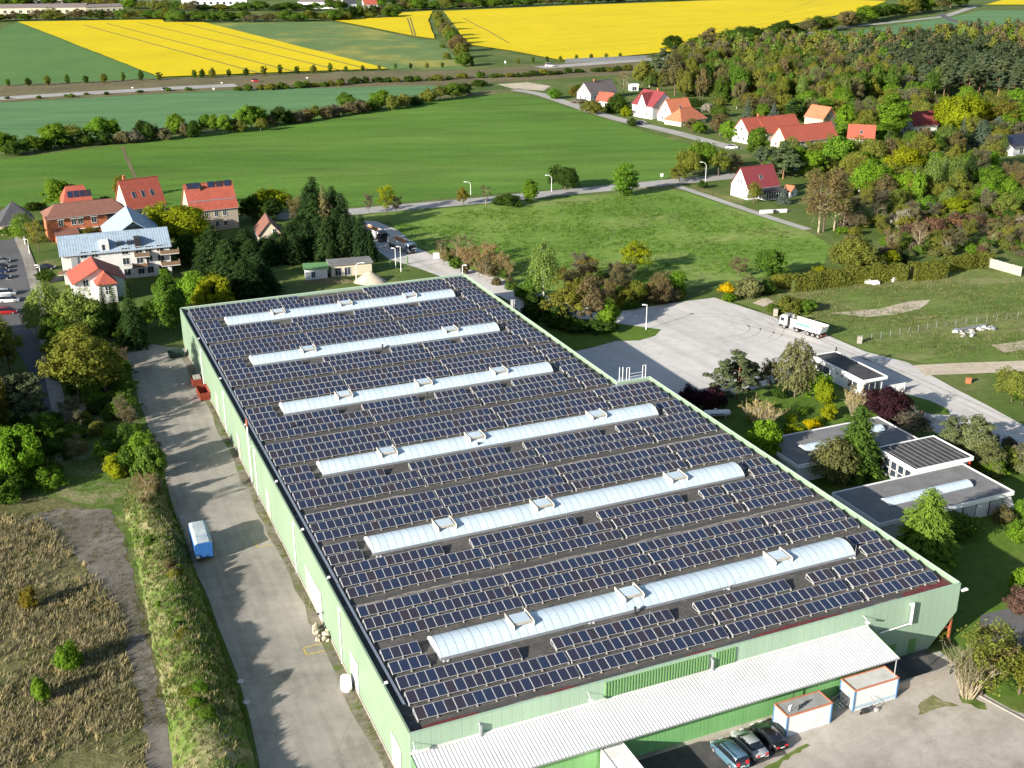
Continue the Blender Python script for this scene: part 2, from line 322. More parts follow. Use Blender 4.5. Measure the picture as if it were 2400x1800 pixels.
sheet('scrub_ground', D((268, 745), (262, 780), (290, 880), (335, 990), (364, 1095), (416, 1245), (462, 1355), (504, 1460), (552, 1659)) + [G(630, 1950), G(420, 1950)] + D((385, 1659), (330, 1400), (300, 1290), (262, 1150), (200, 1090), (60, 1060), (0, 1030), (0, 900), (180, 830)), .01, 'bank', 3, .4)
# raised grassy bank between the old pavement and the yard
BK_R = [GC(7, *q) for q in ((1000, 60), (1080, 190), (1165, 400), (1255, 620), (1300, 800), (1390, 1060), (1470, 1280), (1540, 1480), (1590, 1659))] + [G(640, 1950)]
BK_L = [GC(7, *q) for q in ((830, 100), (800, 260), (850, 420), (890, 620), (930, 800), (975, 1060), (1020, 1280), (1060, 1480), (1090, 1659))] + [G(430, 1950)]
def bank_point(s, t):
    """s along 0..1, t across 0 (west) .. 1 (yard)"""
    f = min(s, .9999)*(len(BK_R) - 1); i = int(f); q = f - i
    a = BK_L[i].lerp(BK_L[i + 1], q); b = BK_R[i].lerp(BK_R[i + 1], q); p = a.lerp(b, t)
    h = 2.6*(math.sin(math.pi*t)**.9)*min(1, s*6 + .15)
    h *= 1 + .16*math.sin(s*37 + t*4) + .10*math.sin(s*83 + 1)
    return Vector((p.x, p.y, max(h, -.05) if 0 < t < 1 else -.05))
NS, NT = 90, 10
vs = [tuple(bank_point(i/NS, j/NT) + Vector((rnd.uniform(-.2, .2), rnd.uniform(-.2, .2), rnd.uniform(-.08, .08)))) for i in range(NS + 1) for j in range(NT + 1)]
fs = [(i*(NT + 1) + j, i*(NT + 1) + j + 1, (i + 1)*(NT + 1) + j + 1, (i + 1)*(NT + 1) + j) for i in range(NS) for j in range(NT)]
me = bpy.data.meshes.new('bank'); me.from_pydata(vs, [], fs); me.materials.append(M['bank'])
if me.polygons[200].normal.z < 0: me.flip_normals()
me.polygons.foreach_set('use_smooth', [True]*len(me.polygons)); place('bank', me)['kind'] = 'structure'
sheet('waste_ground', D((0, 1040), (60, 1070), (130, 1078), (200, 1100), (250, 1120), (262, 1160), (300, 1290), (330, 1400), (388, 1659)) + [G(430, 1950), G(-500, 1950), G(-500, 1150)], .02, 'waste', 3, .4)
sheet('old_pavement', D((40, 1125), (120, 1100), (235, 1100), (262, 1150), (290, 1265), (330, 1430), (388, 1659)) + [G(430, 1950), G(370, 1950)] + D((322, 1659), (300, 1500), (265, 1370), (255, 1320), (205, 1265), (165, 1200), (120, 1160)), .03, 'old_paving', .9, .45)
# residential street on the far west
sheet('street', D((0, 520), (38, 514), (62, 560), (82, 640), (100, 740), (112, 830), (125, 905), (92, 912), (70, 820), (40, 760), (0, 720)) + [G(-300, 800), G(-300, 560)], .05, 'asphalt')
strip('pavement', D((40, 512), (62, 560), (84, 645), (102, 745), (118, 850), (132, 900)), 2.6, .14, 'yard')
sheet('sandy_path', D((92, 905), (180, 876), (192, 890), (150, 910), (60, 925)), .06, 'yard', 3, .3)
strip('car_park_lane', D((62, 615), (85, 608), (125, 598)), 7, .055, 'asphalt')
for i in range(6):
    p = GC(4, 40 + i*18, 300 + i*66); strip('parking_line', [p, p + Vector((-7, 1.6, 0))], .15, .056, 'white_line')
# tyre marks where lorries turn on the gravel
M['tyre_mark'] = ground('tyre_mark', [(.33, .31, .285), (.38, .36, .335), (.44, .42, .39)], .3, 1.2, 6, bumpy=.03, fine=.2)
for rad_, w_, a0, a1 in ((9.5, .35, -70, 120), (7.4, .35, -90, 140), (14.0, .3, -60, 60), (12.2, .3, -40, 90)):
    cc = GC(6, 190, 735); strip('tyre_track', [cc + Vector((math.cos(R(a))*rad_*1.15, math.sin(R(a))*rad_, 0)) for a in range(a0, a1, 8)], w_, .046, 'tyre_mark', jit=.06)
for a, b_ in (((1700, 700), (2180, 905)), ((1710, 708), (2190, 925)), ((1560, 690), (1880, 780))): strip('tyre_track', D(a, ((a[0] + b_[0])/2, (a[1] + b_[1])/2 - 6), b_), .5, .046, 'tyre_mark', jit=.12)
for du in (-9.2, -7.4, -5.0, -3.2): strip('tyre_track', [W(du + .25*math.sin(v/9 + du), v, 0) for v in range(-20, 120, 6)], .4, .036, 'yard_mark', jit=.1) if False else None
strip('dirt_strip', [W(-.75, v) for v in range(-40, 146, 4)], 1.3, .037, 'soil_edge', jit=.4)
# yellow outlines painted on the yard beside the fire doors
for v0 in (57.4, 29.0):
    for a, b in (((-.4, v0), (-3.6, v0)), ((-3.6, v0), (-3.6, v0 + 1.6)), ((-3.6, v0 + 1.6), (-.4, v0 + 1.6))):
        strip('yellow_marking', [W(*a), W(*b)], .16, .036, 'yellow_paint')
# ================================================================== WAREHOUSE
def sheetmetal(name, c, axis, period=.33, rough=.5, dirt=None):
    m, n, l, b = nm(name)
    tc = n.new('ShaderNodeTexCoord'); w = n.new('ShaderNodeTexWave'); w.wave_type = 'BANDS'; w.bands_direction = axis
    w.inputs['Scale'].default_value = 2*math.pi/20/period; w.inputs['Distortion'].default_value = 0
    l.new(tc.outputs['Object'], w.inputs[0])
    t = noise(n, l, .12, 7, .7, stretch=(1, 1, .25)); r = ramp(n, [(.3, tuple(x*.86 for x in c)), (.7, tuple(min(1, x*1.1) for x in c))]); l.new(t.outputs[0], r.inputs[0])
    out = r.outputs[0]
    w2 = n.new('ShaderNodeTexWave'); w2.bands_direction = axis; w2.inputs['Scale'].default_value = 2*math.pi/20/1.1; l.new(tc.outputs['Object'], w2.inputs[0])
    r2 = ramp(n, [(0, (.86, .87, .86)), (.06, (1, 1, 1))]); l.new(w2.outputs[0], r2.inputs[0]); out = mixc(n, l, .8, out, r2.outputs[0], 'MULTIPLY')
    if dirt:
        t2 = noise(n, l, .5, 6, .7, stretch=(1, 1, .15)); rr = ramp(n, [(.55, (0, 0, 0)), (.8, (.6, .6, .6))]); l.new(t2.outputs[0], rr.inputs[0]); out = mixc(n, l, rr.outputs[0], out, dirt)
    l.new(out, b.inputs['Base Color']); b.inputs['Roughness'].default_value = rough; b.inputs['Specular IOR Level'].default_value = .3
    bump(n, l, b, w.outputs[0], .14, .03)
    return m
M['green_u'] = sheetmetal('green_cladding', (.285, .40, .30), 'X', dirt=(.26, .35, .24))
M['green_v'] = sheetmetal('green_cladding_side', (.195, .275, .19), 'Y', dirt=(.19, .25, .165))  # same cladding, colour darkened on the sides to hold back the direct sun
M['green_mid'] = sheetmetal('leaf_green_cladding', (.15, .34, .13), 'X', .5, .42, dirt=(.22, .40, .2))
M['green_rib'] = plain('rib_green', (.13, .27, .10), .5)
M['trim'] = plain('pale_trim', (.5, .58, .48), .5, var=.08)
M['white'] = plain('white_paint', (.66, .665, .66), .5, var=.06, dirt=(.52, .5, .47))
M['white2'] = plain('clean_white', (.74, .745, .74), .45, var=.04)
M['corr_white'] = plain('white_sheet_roof', (.62, .62, .61), .4, var=.07, scale=.6, dirt=(.50, .49, .47))
M['steel'] = plain('galvanised_steel', (.42, .44, .46), .38, .7, var=.15)
M['alu'] = plain('aluminium_frame', (.56, .56, .56), .45, .25, var=.08, scale=4)
M['grey_paint'] = plain('grey_paint', (.28, .29, .30), .55)
M['dark'] = plain('dark_metal', (.03, .03, .032), .5)
M['black'] = plain('black_rubber', (.018, .018, .018), .75)
M['red_primer'] = plain('red_primer', (.115, .03, .028), .75, var=.35, scale=2)
M['rust_frame'] = plain('rust_red_steel', (.33, .10, .05), .7, var=.3)
M['cream'] = plain('cream_door', (.46, .42, .28), .5)
M['pale_grey'] = plain('pale_grey_door', (.42, .42, .42), .5)
M['ballast'] = plain('concrete_block', (.30, .275, .24), .9, var=.3, scale=5)
def roofing():
    m, n, l, b = nm('bitumen_roofing')
    t = noise(n, l, .35, 9, .72); r = ramp(n, [(.3, (.05, .048, .046)), (.5, (.08, .076, .07)), (.72, (.13, .12, .108))]); l.new(t.outputs[0], r.inputs[0])
    t2 = noise(n, l, 2.6, 9, .78, stretch=(.6, 1.4, 1)); r2 = ramp(n, [(.54, (0, 0, 0)), (.66, (1, 1, 1))]); l.new(t2.outputs[0], r2.inputs[0])
    out = mixc(n, l, r2.outputs[0], r.outputs[0], (.20, .18, .155))
    tc = n.new('ShaderNodeTexCoord'); sx = n.new('ShaderNodeSeparateXYZ'); l.new(tc.outputs['Object'], sx.inputs[0])
    def mth(op, a, bb=None):
        k = n.new('ShaderNodeMath'); k.operation = op
        for i, x in enumerate((a, bb)):
            if x is None: continue
            if hasattr(x, 'is_linked'): l.new(x, k.inputs[i])
            else: k.inputs[i].default_value = x
        return k.outputs[0]
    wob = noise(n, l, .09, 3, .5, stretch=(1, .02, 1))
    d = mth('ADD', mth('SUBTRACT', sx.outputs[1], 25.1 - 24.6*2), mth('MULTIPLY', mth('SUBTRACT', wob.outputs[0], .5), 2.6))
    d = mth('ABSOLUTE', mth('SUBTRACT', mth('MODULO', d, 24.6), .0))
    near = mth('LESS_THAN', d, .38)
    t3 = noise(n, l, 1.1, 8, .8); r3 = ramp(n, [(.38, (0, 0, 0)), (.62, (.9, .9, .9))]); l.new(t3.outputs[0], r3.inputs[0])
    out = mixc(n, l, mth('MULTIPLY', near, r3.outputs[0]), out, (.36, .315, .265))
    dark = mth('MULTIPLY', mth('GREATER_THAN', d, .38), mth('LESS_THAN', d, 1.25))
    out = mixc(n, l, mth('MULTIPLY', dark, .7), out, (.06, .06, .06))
    l.new(out, b.inputs['Base Color']); b.inputs['Roughness'].default_value = .8; b.inputs['Specular IOR Level'].default_value = .2
    bump(n, l, b, t.outputs[0], .4, .05)
    return m
M['roofing'] = roofing()
LW, LV, UB, VN, HW, ZR = 70.3, 148.8, 63.8, 75.2, 8.3, 7.75
wh = thing('warehouse', 'long pale green warehouse whose flat roof is covered with solar panels', 'warehouse', FL, TH)
t = .22
b = MB(); n8 = [(0, 0), (66.6, 0), (70.3, 4.4), (70.3, HW), (0, HW)]
b.add([(x, 0, z) for x, z in n8] + [(x, t, z) for x, z in n8], [tuple(range(5)), tuple(range(5, 10))[::-1]] + [(i, 5 + i, 5 + (i + 1) % 5, (i + 1) % 5) for i in range(5)])
b.build('front_wall', 'green_u', wh)
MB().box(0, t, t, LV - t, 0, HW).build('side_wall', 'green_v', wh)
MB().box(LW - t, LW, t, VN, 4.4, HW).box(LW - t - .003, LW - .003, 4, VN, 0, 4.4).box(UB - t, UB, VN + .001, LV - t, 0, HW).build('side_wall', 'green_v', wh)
MB().box(0, UB, LV - t, LV, 0, HW).build('back_wall', 'green_u', wh); MB().box(UB - t, LW - t, VN - t, VN, 0, HW).build('back_wall', 'green_u', wh)
b = MB(); b.add([(t, t, ZR), (LW - t, t, ZR), (LW - t, VN - t, ZR), (UB - t, VN - t, ZR), (UB - t, LV - t, ZR), (t, LV - t, ZR)], [(0, 1, 2, 3, 4, 5)])
roof = b.build('roof', 'roofing', wh)
# pale capping round the parapet
b = MB(); c0, c1, cz = -.04, .15, HW + .003
for x0, x1, y0, y1 in ((UB - c1, UB - c0, VN + .3, LV + .05), (LW - c1, LW - c0, .3, VN + .05), (.3, UB - .28, LV - c1, LV - c0), (UB - c1, LW - .28, VN - c1, VN - c0)):
    b.box(x0, x1, y0, y1, cz, cz + .05)
b.build('parapet_cap', 'trim', wh)
MB().box(.28, LW - .28, -.03, .25, cz, cz + .03).build('parapet_cap', 'green_u', wh)
# bare red patches along the front edge of the roof
def patch(u0, u1, w):
    pts = [(u0, .72)]; k = max(3, int((u1 - u0)/.5))
    pts += [(u0 + (u1 - u0)*i/k, .72 + .05*math.sin(i*2.1)) for i in range(1, k + 1)]
    pts += [(u1 - (u1 - u0)*i/k, 1.0 + .75*w*(.35 + .65*math.sin(math.pi*(i + .6)/(k + 1.2)))*rnd.uniform(.75, 1.15)) for i in range(k + 1)]
    bb = MB(); bb.add([(x, y, ZR + .008) for x, y in pts], [tuple(range(len(pts)))]); bb.build('bare_patch', 'red_primer', roof)
for a in ((.5, 7.8, .6), (15.2, 19.2, .5), (32.3, 36.2, .45), (41.0, 53.4, .85), (54.3, 55.0, .5), (62.5, 69.6, 1.5)): patch(*a)
bb = MB(); bb.add([(x, y, ZR + .012) for x, y in ((68.2, 1.2), (69.7, .8), (69.8, 3.2), (69.2, 4.4))], [(0, 1, 2, 3)]); bb.build('bare_patch', 'red_primer', roof)
# cable tray, downpipes, doors on the west wall
b = MB(); b.box(.98, 1.30, 5.1, 30.4, ZR + .08, ZR + .26).box(1.02, 1.36, 30.6, LV - 3, ZR + .08, ZR + .26)
for v in np.arange(6, LV - 4, 3.0): b.box(1.05, 1.25, v, v + .12, ZR, ZR + .08)
b.build('cable_tray', 'steel', wh)
for v in (25.6, 48.4, 73.6, 99.6, 122.9):
    b = MB(); b.tube((-.10, v, 0), (-.10, v, 7.5), .075, n=8).box(-.2, 0, v - .18, v + .18, 7.4, 7.75); b.build('downpipe', 'white2', wh)
def door(v0, v1, z0, z1, mat, name='door'):
    d = MB().box(-.05, -.004, v0, v1, z0, z1).build(name, mat, wh)
    MB().box(-.075, -.052, v0 - .12, v0, z0, z1 + .12).box(-.075, -.052, v1, v1 + .12, z0, z1 + .12).box(-.075, -.052, v0, v1, z1, z1 + .12).build('frame', 'trim', d)
    bb = MB()
    for i in range(1, 5): zz = z0 + (z1 - z0)*i/5; bb.box(-.064, -.0515, v0 + .05, v1 - .05, zz - .025, zz + .025)
    bb.build('panel_joint', 'pale_grey', d)
for a in ((106.6, 109.1, .1, 4.2, 'cream'), (87, 89.2, .1, 4.2, 'cream'), (64.6, 66.8, .1, 4.2, 'cream'), (40.4, 42.7, .1, 4.2, 'cream'), (37.9, 40.0, .1, 4.2, 'pale_grey'), (34.9, 37.4, .1, 4.3, 'white2'), (18.6, 21.5, .1, 4.3, 'white2'), (3.2, 6.1, .1, 4.1, 'pale_grey')): door(*a)
MB().box(-.12, .0, 0.2, LV - 2, 0, .35).build('plinth', 'ballast', wh)
b = MB(); b.tube((-.35, 76.4, 1.2), (-.35, 76.4, 10.6), .13, n=10).tube((-.35, 76.4, 10.6), (-.35, 76.4, 11.8), .17, n=10, mi=1).box(-.35, 0, 76.3, 76.5, 7.2, 7.35); b.build('flue_pipe', ['white2', 'rust_frame'], wh)
for v in (8.6, 31.5, 44.6, 60, 82, 104, 127):
    b = MB(); b.tube((-.02, v, HW + .02), (.30, v, HW + .22), .03).box(.22, .52, v - .14, v + .14, HW + .16, HW + .34); b.build('flood_light', 'white2', wh)
# front wall fittings
b = MB()
for i in range(47):
    u = 21.7 + i*.35
    if 34.6 < u < 35.3: continue
    b.box(u, u + .14, -.16, -.002, 6.15, 8.1)
b.build('louvre_strip', 'green_rib', wh)
MB().tube((62.8, -.35, 4.75), (62.8, -.35, 7.6), .17, n=10).tube((62.8, -.3, 4.75), (58.3, -.3, 4.6), .09, n=8).box(62.6, 63.0, -.2, 0, 7.2, 7.4).build('vent_duct', 'white2', wh)
for u, z0, z1 in ((7.4, 5.85, 7.3), (34.9, 6.1, 7.45)):
    MB().tube((u, -.3, z0), (u, -.3, z1), .17, n=10).tube((u, -.3, z1 - .1), (u, .05, z1), .16, n=10).build('vent_duct', 'steel', wh)
for u, z in ((19.7, 7.2), (55.7, 7.25), (.35, 7.0)):
    MB().tube((u, 0, z + .25), (u - .15, -.9, z + .05), .035).box(u - .35, u + .05, -1.15, -.75, z - .15, z + .02).build('flood_light', 'white2', wh)
MB().tube((70.32, .3, 7.2), (71.3, .1, 7.15), .045).box(70.7, 71.6, -.05, .3, 7.02, 7.24).build('flood_light', 'white2', wh)
b = MB()
for u, v in ((69.9, .15), (67.6, 1.2), (69.9, 3.8)): b.box(u - .12, u + .12, v, v + .24, 0, 4.4)
b.box(66.6, 70, .2, .36, 2.1, 2.3).box(67.5, 67.7, 1.2, 3.9, 3.9, 4.1); b.build('corner_frame', 'rust_frame', wh)
MB().box(66.3, 70.0, 4.0, 4.12, 0, 4.4).box(66.2, 66.32, .25, 4.1, 0, 4.4).build('recess_wall', 'grey_paint', wh)
for u0 in (60.2, 63.3): MB().box(u0, u0 + 1.1, -.06, -.003, .05, 2.15).build('door', 'green_rib', wh)
# lean-to with the white ribbed roof
lt = thing('lean_to', 'lean-to along the warehouse front with white ribbed metal roof and leaf green wall', 'shed', W(0, 0), TH)
UE, VE, ZT, ZE = 56.3, -5.75, 6.02, 5.17
prof = []; u = -.05
while u < UE:
    prof += [(u, 0), (u + .22, 0), (u + .27, .035), (u + .36, .035), (u + .40, 0)]; u += .40
vs = []; fs = []
for x, h in prof: vs += [(x, -.02, ZT + h), (x, VE, ZE + h)]
for i in range(len(prof) - 1): fs.append((2*i, 2*i + 1, 2*i + 3, 2*i + 2))
MB().add(vs, fs).build('roof', 'corr_white', lt)
MB().box(-.1, UE + .1, -.35, -.012, ZT + .06, ZT + .12).build('flashing', 'corr_white', lt)
MB().box(UE + .02, UE + .12, VE, -.01, ZE - .25, ZE + .05, mat=None).build('verge', 'green_rib', lt) if False else None
b = MB(); b.add([(UE + .03, -.02, ZT + .08), (UE + .03, VE, ZE + .08), (UE + .03, VE, ZE - .1), (UE + .03, -.02, ZT - .15)], [(0, 1, 2, 3)])
b.add([(-.09, -.02, ZT + .08), (-.09, VE, ZE + .08), (-.09, VE, ZE - .22), (-.09, -.02, ZT - .22)], [(0, 1, 2, 3)]); b.build('verge', 'green_rib', lt)
MB().box(-.1, UE + .1, VE - .09, VE - .002, ZE - .1, ZE - .01).build('gutter', 'grey_paint', lt)
MB().box(.4, UE - .3, -3.2, -3.06, .12, 5.35).build('front_wall', 'green_mid', lt)
MB().box(.4, .54, -3.06, -.02, 0, 5.5).box(UE - .45, UE - .31, -3.06, -.02, 0, 5.5).build('end_wall', 'green_mid', lt)
MB().box(.2, UE - .2, -3.7, -2.9, 0, .12).build('plinth', 'concrete', lt)
for u in (.5, UE - .2): MB().tube((u, VE + .12, 0), (u, VE + .12, ZE - .1), .06, n=8).build('post', 'grey_paint', lt)
# ------------------------------------------------------------------ solar panels
def cells():
    m, n, l, b = nm('solar_cells')
    oi = n.new('ShaderNodeObjectInfo'); r = ramp(n, [(0, (.019, .029, .060)), (.35, (.022, .028, .052)), (.75, (.025, .026, .043)), (1, (.036, .029, .035))]); l.new(oi.outputs['Random'], r.inputs[0])
    tc = n.new('ShaderNodeTexCoord'); br = n.new('ShaderNodeTexBrick'); l.new(tc.outputs['Object'], br.inputs[0])
    br.offset = 0; br.inputs['Scale'].default_value = 1; br.inputs['Brick Width'].default_value = .17; br.inputs['Row Height'].default_value = .163; br.inputs['Mortar Size'].default_value = .006
    br.inputs['Color1'].default_value = (1, 1, 1, 1); br.inputs['Color2'].default_value = (.88, .9, .95, 1); br.inputs['Mortar'].default_value = (1.7, 1.6, 1.4, 1)
    out = mixc(n, l, .8, r.outputs[0], br.outputs[0], 'MULTIPLY')
    l.new(out, b.inputs['Base Color']); b.inputs['Roughness'].default_value = .16; b.inputs['Specular IOR Level'].default_value = .55
    return m
M['cells'] = cells()
PW, PL, TILT, PITCHU = 1.055, 1.66, R(14), 1.075
b = MB(); b.box(0, PW, 0, PL, 0, .035)
e = .038
b.add([(e, e, .0375), (PW - e, e, .0375), (PW - e, PL - e, .0375), (e, PL - e, .0375)], [(0, 1, 2, 3)], 1)
panel_mesh = b.mesh('solar_panel', ['alu', 'cells'])
frames = {}
def mount(n):
    if n not in frames:
        b = MB(); L = n*PITCHU; cz, sz = math.cos(TILT), math.sin(TILT)
        for d in (.25, 1.4):
            b.box(-.05, L + .03, d*cz - .03, d*cz + .03, d*sz - .09, d*sz - .03)
        k = 0
        while k <= n:
            x = min(max(k*PITCHU - .01, .0), L - .06)
            for xx in ((x,)):
                b.box(xx - .02, xx + .03, .02, PL*cz, -.20, -.15)
                b.box(xx - .02, xx + .03, PL*cz - .06, PL*cz, -.2, PL*sz - .03)
                b.add([(xx - .02, .0, -.16), (xx + .03, .0, -.16), (xx + .03, PL*cz, PL*sz - .05), (xx - .02, PL*cz, PL*sz - .05), (xx - .02, .0, -.1), (xx + .03, 0, -.1), (xx + .03, PL*cz, PL*sz - .02), (xx - .02, PL*cz, PL*sz - .02)], [(4, 5, 6, 7), (0, 1, 5, 4), (3, 0, 4, 7), (1, 2, 6, 5)])
                b.box(xx - .08, xx + .08, -.08, .16, -.25, -.16, 1)
            k += 2 if n - k > 3 else (n - k if n > k else 1)
        frames[n] = b.mesh('mounting_frame', ['alu', 'ballast'])
    return frames[n]
ROWV = [2.05, 4.85, 7.55, 10.4, 13.05, 16.9, 19.6, 22.3]
rnd = random.Random(11)
def bayname(k): return ['front', 'second', 'third', 'fourth', 'fifth', 'rear'][k]
for k in range(6):
    fr = k < 3
    for r in range(8):
        if r == 2: segs = [(1.6, 13), (19.65, 14), (38.15, 12), (54.35, 3), (58.3, 10)] if fr else [(1.6, 13), (19.75, 9), (32.65, 5), (39.15, 5), (47.0, 9), (57.7, 4)]
        elif r in (3, 4): segs = [(1.6, 4), (64.75, 4)] if fr else [(1.6, 4), (57.75, 4)]
        else: segs = [(1.6, 17), (20.2, 17), (39.05, 17), (58.1, 10 if fr else 4)]
        if k == 5 and r == 7: segs = [(1.6, 17), (20.2, 4), (39.05, 17), (58.1, 4)]
        if k == 5 and r == 6: segs = [(1.6, 17), (20.2, 4), (25.0, 12), (39.05, 17), (58.1, 4)]
        v = ROWV[r] + 24.62*k
        for si, (u0, n) in enumerate(segs):
            u0 += rnd.uniform(-.05, .05)
            lab = '%s line of solar panels from the left, %s row, %s roof bay' % (ORD[si], ORD[r], bayname(k))
            root = thing('solar_panel_row', lab, 'solar panels', W(u0, v, ZR + .25), TH, 'solar panel rows on the warehouse roof')
            place('mounting_frame', mount(n), root)
            for i in range(n):
                p = place('solar_panel', panel_mesh, root, (i*PITCHU, 0, rnd.uniform(-.008, .008)))
                p.rotation_euler = (TILT + rnd.uniform(-.006, .006), 0, rnd.uniform(-.002, .002))
# ------------------------------------------------------------------ barrel skylights with smoke hatches
def pane_mat(name='polycarbonate', c=(.46, .55, .61)):
    m, n, l, b = nm(name)
    t = noise(n, l, .8, 6, .7); r = ramp(n, [(.3, tuple(x*.9 for x in c)), (.7, tuple(min(1, x*1.1) for x in c))]); l.new(t.outputs[0], r.inputs[0])
    oi = n.new('ShaderNodeObjectInfo'); r2 = ramp(n, [(0, (.93, .93, .94)), (1, (1.05, 1.04, 1.02))]); l.new(oi.outputs['Random'], r2.inputs[0])
    l.new(mixc(n, l, 1, r.outputs[0], r2.outputs[0], 'MULTIPLY'), b.inputs['Base Color'])
    b.inputs['Roughness'].default_value = .3; b.inputs['Specular IOR Level'].default_value = .5
    return m
M['pane'] = pane_mat()
M['gasket'] = plain('grey_gasket', (.20, .22, .25), .6); M['joint'] = plain('pale_joint', (.33, .40, .46), .5)
M['deflector'] = plain('deflector_sheet', (.44, .42, .37), .5, var=.12, scale=2, dirt=(.34, .29, .23))
SD, RISE, CURB = 4.3, .92, .32
def arc(x, w, off=0.0, n=10):
    R_ = (RISE**2 + (SD/2)**2)/(2*RISE); a = math.asin(SD/2/R_); out = []
    for i in range(n + 1):
        q = -a + 2*a*i/n; out.append((SD/2 + math.sin(q)*(R_ + off), CURB + math.cos(q)*(R_ + off) - (R_ - RISE)))
    return out
PT = 1.0566
ring = arc(0, 0)
b = MB()
for i in range(10):
    (y0, z0), (y1, z1) = ring[i], ring[i + 1]
    b.add([(0.02, y0, z0), (PT - .02, y0, z0), (PT - .02, y1, z1), (.02, y1, z1)], [(0, 1, 2, 3)])
pane_mesh = b.mesh('pane', 'pane', True)
def skylight(loc, n, label, hatches, length=None, group='barrel skylights on the warehouse roof', rz=TH):
    s = thing('barrel_skylight', label, 'skylight', loc, rz, group)
    L = n*PT
    b = MB(); b.box(-.06, L + .06, -.06, SD + .06, 0, CURB); b.build('curb', 'gasket', s)
    low = arc(0, 0, -.025); b = MB()
    for i in range(10):
        (y0, z0), (y1, z1) = low[i], low[i + 1]; b.quad((0, y0, z0), (L, y0, z0), (L, y1, z1), (0, y1, z1))
    for j in range(0, n + 1, 4):
        x = min(max(j*PT, .03), L - .03); hi = arc(0, 0, .02)
        for i in range(10):
            (y0, z0), (y1, z1) = hi[i], hi[i + 1]; b.quad((x - .025, y0, z0), (x + .025, y0, z0), (x + .025, y1, z1), (x - .025, y1, z1))
    b.build('ribs', 'joint', s, True)
    b = MB()
    for x, w in ((0, -.04), (L, .04)):
        pts = arc(0, 0, .03); b.add([(x + w, y, z) for y, z in pts], [tuple(range(len(pts)))])
        for i in range(10):
            (y0, z0), (y1, z1) = pts[i], pts[i + 1]; b.quad((x + w, y0, z0), (x - w*2, y0, z0 + .005), (x - w*2, y1, z1 + .005), (x + w, y1, z1))
    b.build('end_plate', 'white', s)
    for i in range(n): place('pane', pane_mesh, s, (i*PT, 0, 0))
    for u in hatches:
        h = MB().box(u, u + 2.25, 1.2, 3.15, CURB + .35, CURB + RISE + .22).build('smoke_hatch', 'deflector', s)
        zt = CURB + RISE + .22
        MB().box(u + .12, u + 2.13, 1.3, 3.05, zt + .001, zt + .06).build('lid', 'pane', h)
        for x0, sg in ((u - .04, -1), (u + 2.29, 1)):
            b = MB(); y0, y1 = .75, 3.6
            b.add([(x0, y0, zt - .75), (x0, y1, zt - .55), (x0 + sg*.10, y1, zt + .14), (x0 + sg*.10, y0 + .25, zt + .14), (x0 + sg*.08, y0, zt + .05)], [(0, 1, 2, 3, 4)])
            b.add([(x0 + .03, y0, zt - .75), (x0 + .03, y1, zt - .55), (x0 + .03 + sg*.10, y1, zt + .14), (x0 + .03 + sg*.10, y0 + .25, zt + .14), (x0 + .03 + sg*.08, y0, zt + .05)], [(4, 3, 2, 1, 0)])
            b.build('wind_deflector', 'deflector', h)
        MB().box(u - .02, u + 2.27, 1.0, 1.06, zt - .15, zt + .02).build('rail', 'deflector', h)
    return s
for k in range(6):
    hs = [9.2, 23.4, 44.5] if k < 3 else ([9.4, 23.6, 37.8] if k != 4 else [9.5, 37.8])
    skylight(W(7.35, 11.05 + 24.62*k, ZR), 53 if k < 3 else 46, 'long barrel skylight with %d smoke hatches, %s from the front of the roof' % (len(hs), ORD[k]), hs)
# lightning rods, vent pipes, ballast bits
for i, (c, x, y, h) in enumerate([(9, 1115, 300, 1.9), (6, 385, 1640, 2.0), (5, 2035, 1300, 1.7), (5, 1040, 735, 1.6), (4, 2187, 545, 1.4), (9, 300, 500, 1.6), (8, 1995, 720, 1.6), (5, 1745, 1190, 1.4)]):
    p = GC(c, x, y, ZR); u_, v_ = UV(p)
    b = MB(); b.tube((0, 0, 0), (0, 0, h), .02, .012, 5).tube((0, 0, 0), (0, 0, .09), .2, .2, 8); tag(b.build('lightning_rod', 'alu'), 'thin lightning rod on a round foot, %s of those on the warehouse roof' % ORD[i], 'lightning rod', 'lightning rods on the warehouse roof').location = p
for i, (c, x, y) in enumerate([(8, 1903, 662), (5, 557, 1195), (5, 890, 1520), (5, 268, 880)]):
    b = MB(); b.tube((0, 0, 0), (0, 0, .85), .12, n=10).tube((0, 0, .72), (0, 0, .95), .17, n=10).tube((0, 0, 0), (0, 0, .1), .3, .14, 10)
    tag(b.build('vent_pipe', 'dark'), 'short black vent pipe beside a skylight, %s from the front edge' % ORD[[0, 2, 1, 3][i]], 'vent pipe', 'black vent pipes on the warehouse roof').location = GC(c, x, y, ZR)
for i, (c, x, y) in enumerate([(8, 680, 968), (8, 1090, 95), (8, 1625, 722), (9, 280, 500), (9, 1100, 298), (8, 245, 290)]):
    b = MB(); b.tube((-.25, 0, 0), (-.25, 0, .1), .17, n=9).tube((.2, .1, 0), (.2, .1, .1), .17, n=9); b.box(-.2, .2, 0, .08, .02, .06)
    tag(b.build('cable_weight', 'pale_grey'), 'pair of round concrete cable weights lying by a skylight, %s from the left' % ORD[[1, 3, 4, 5, 6, 0][i]], 'cable weight', 'cable weights on the warehouse roof').location = GC(c, x, y, ZR)
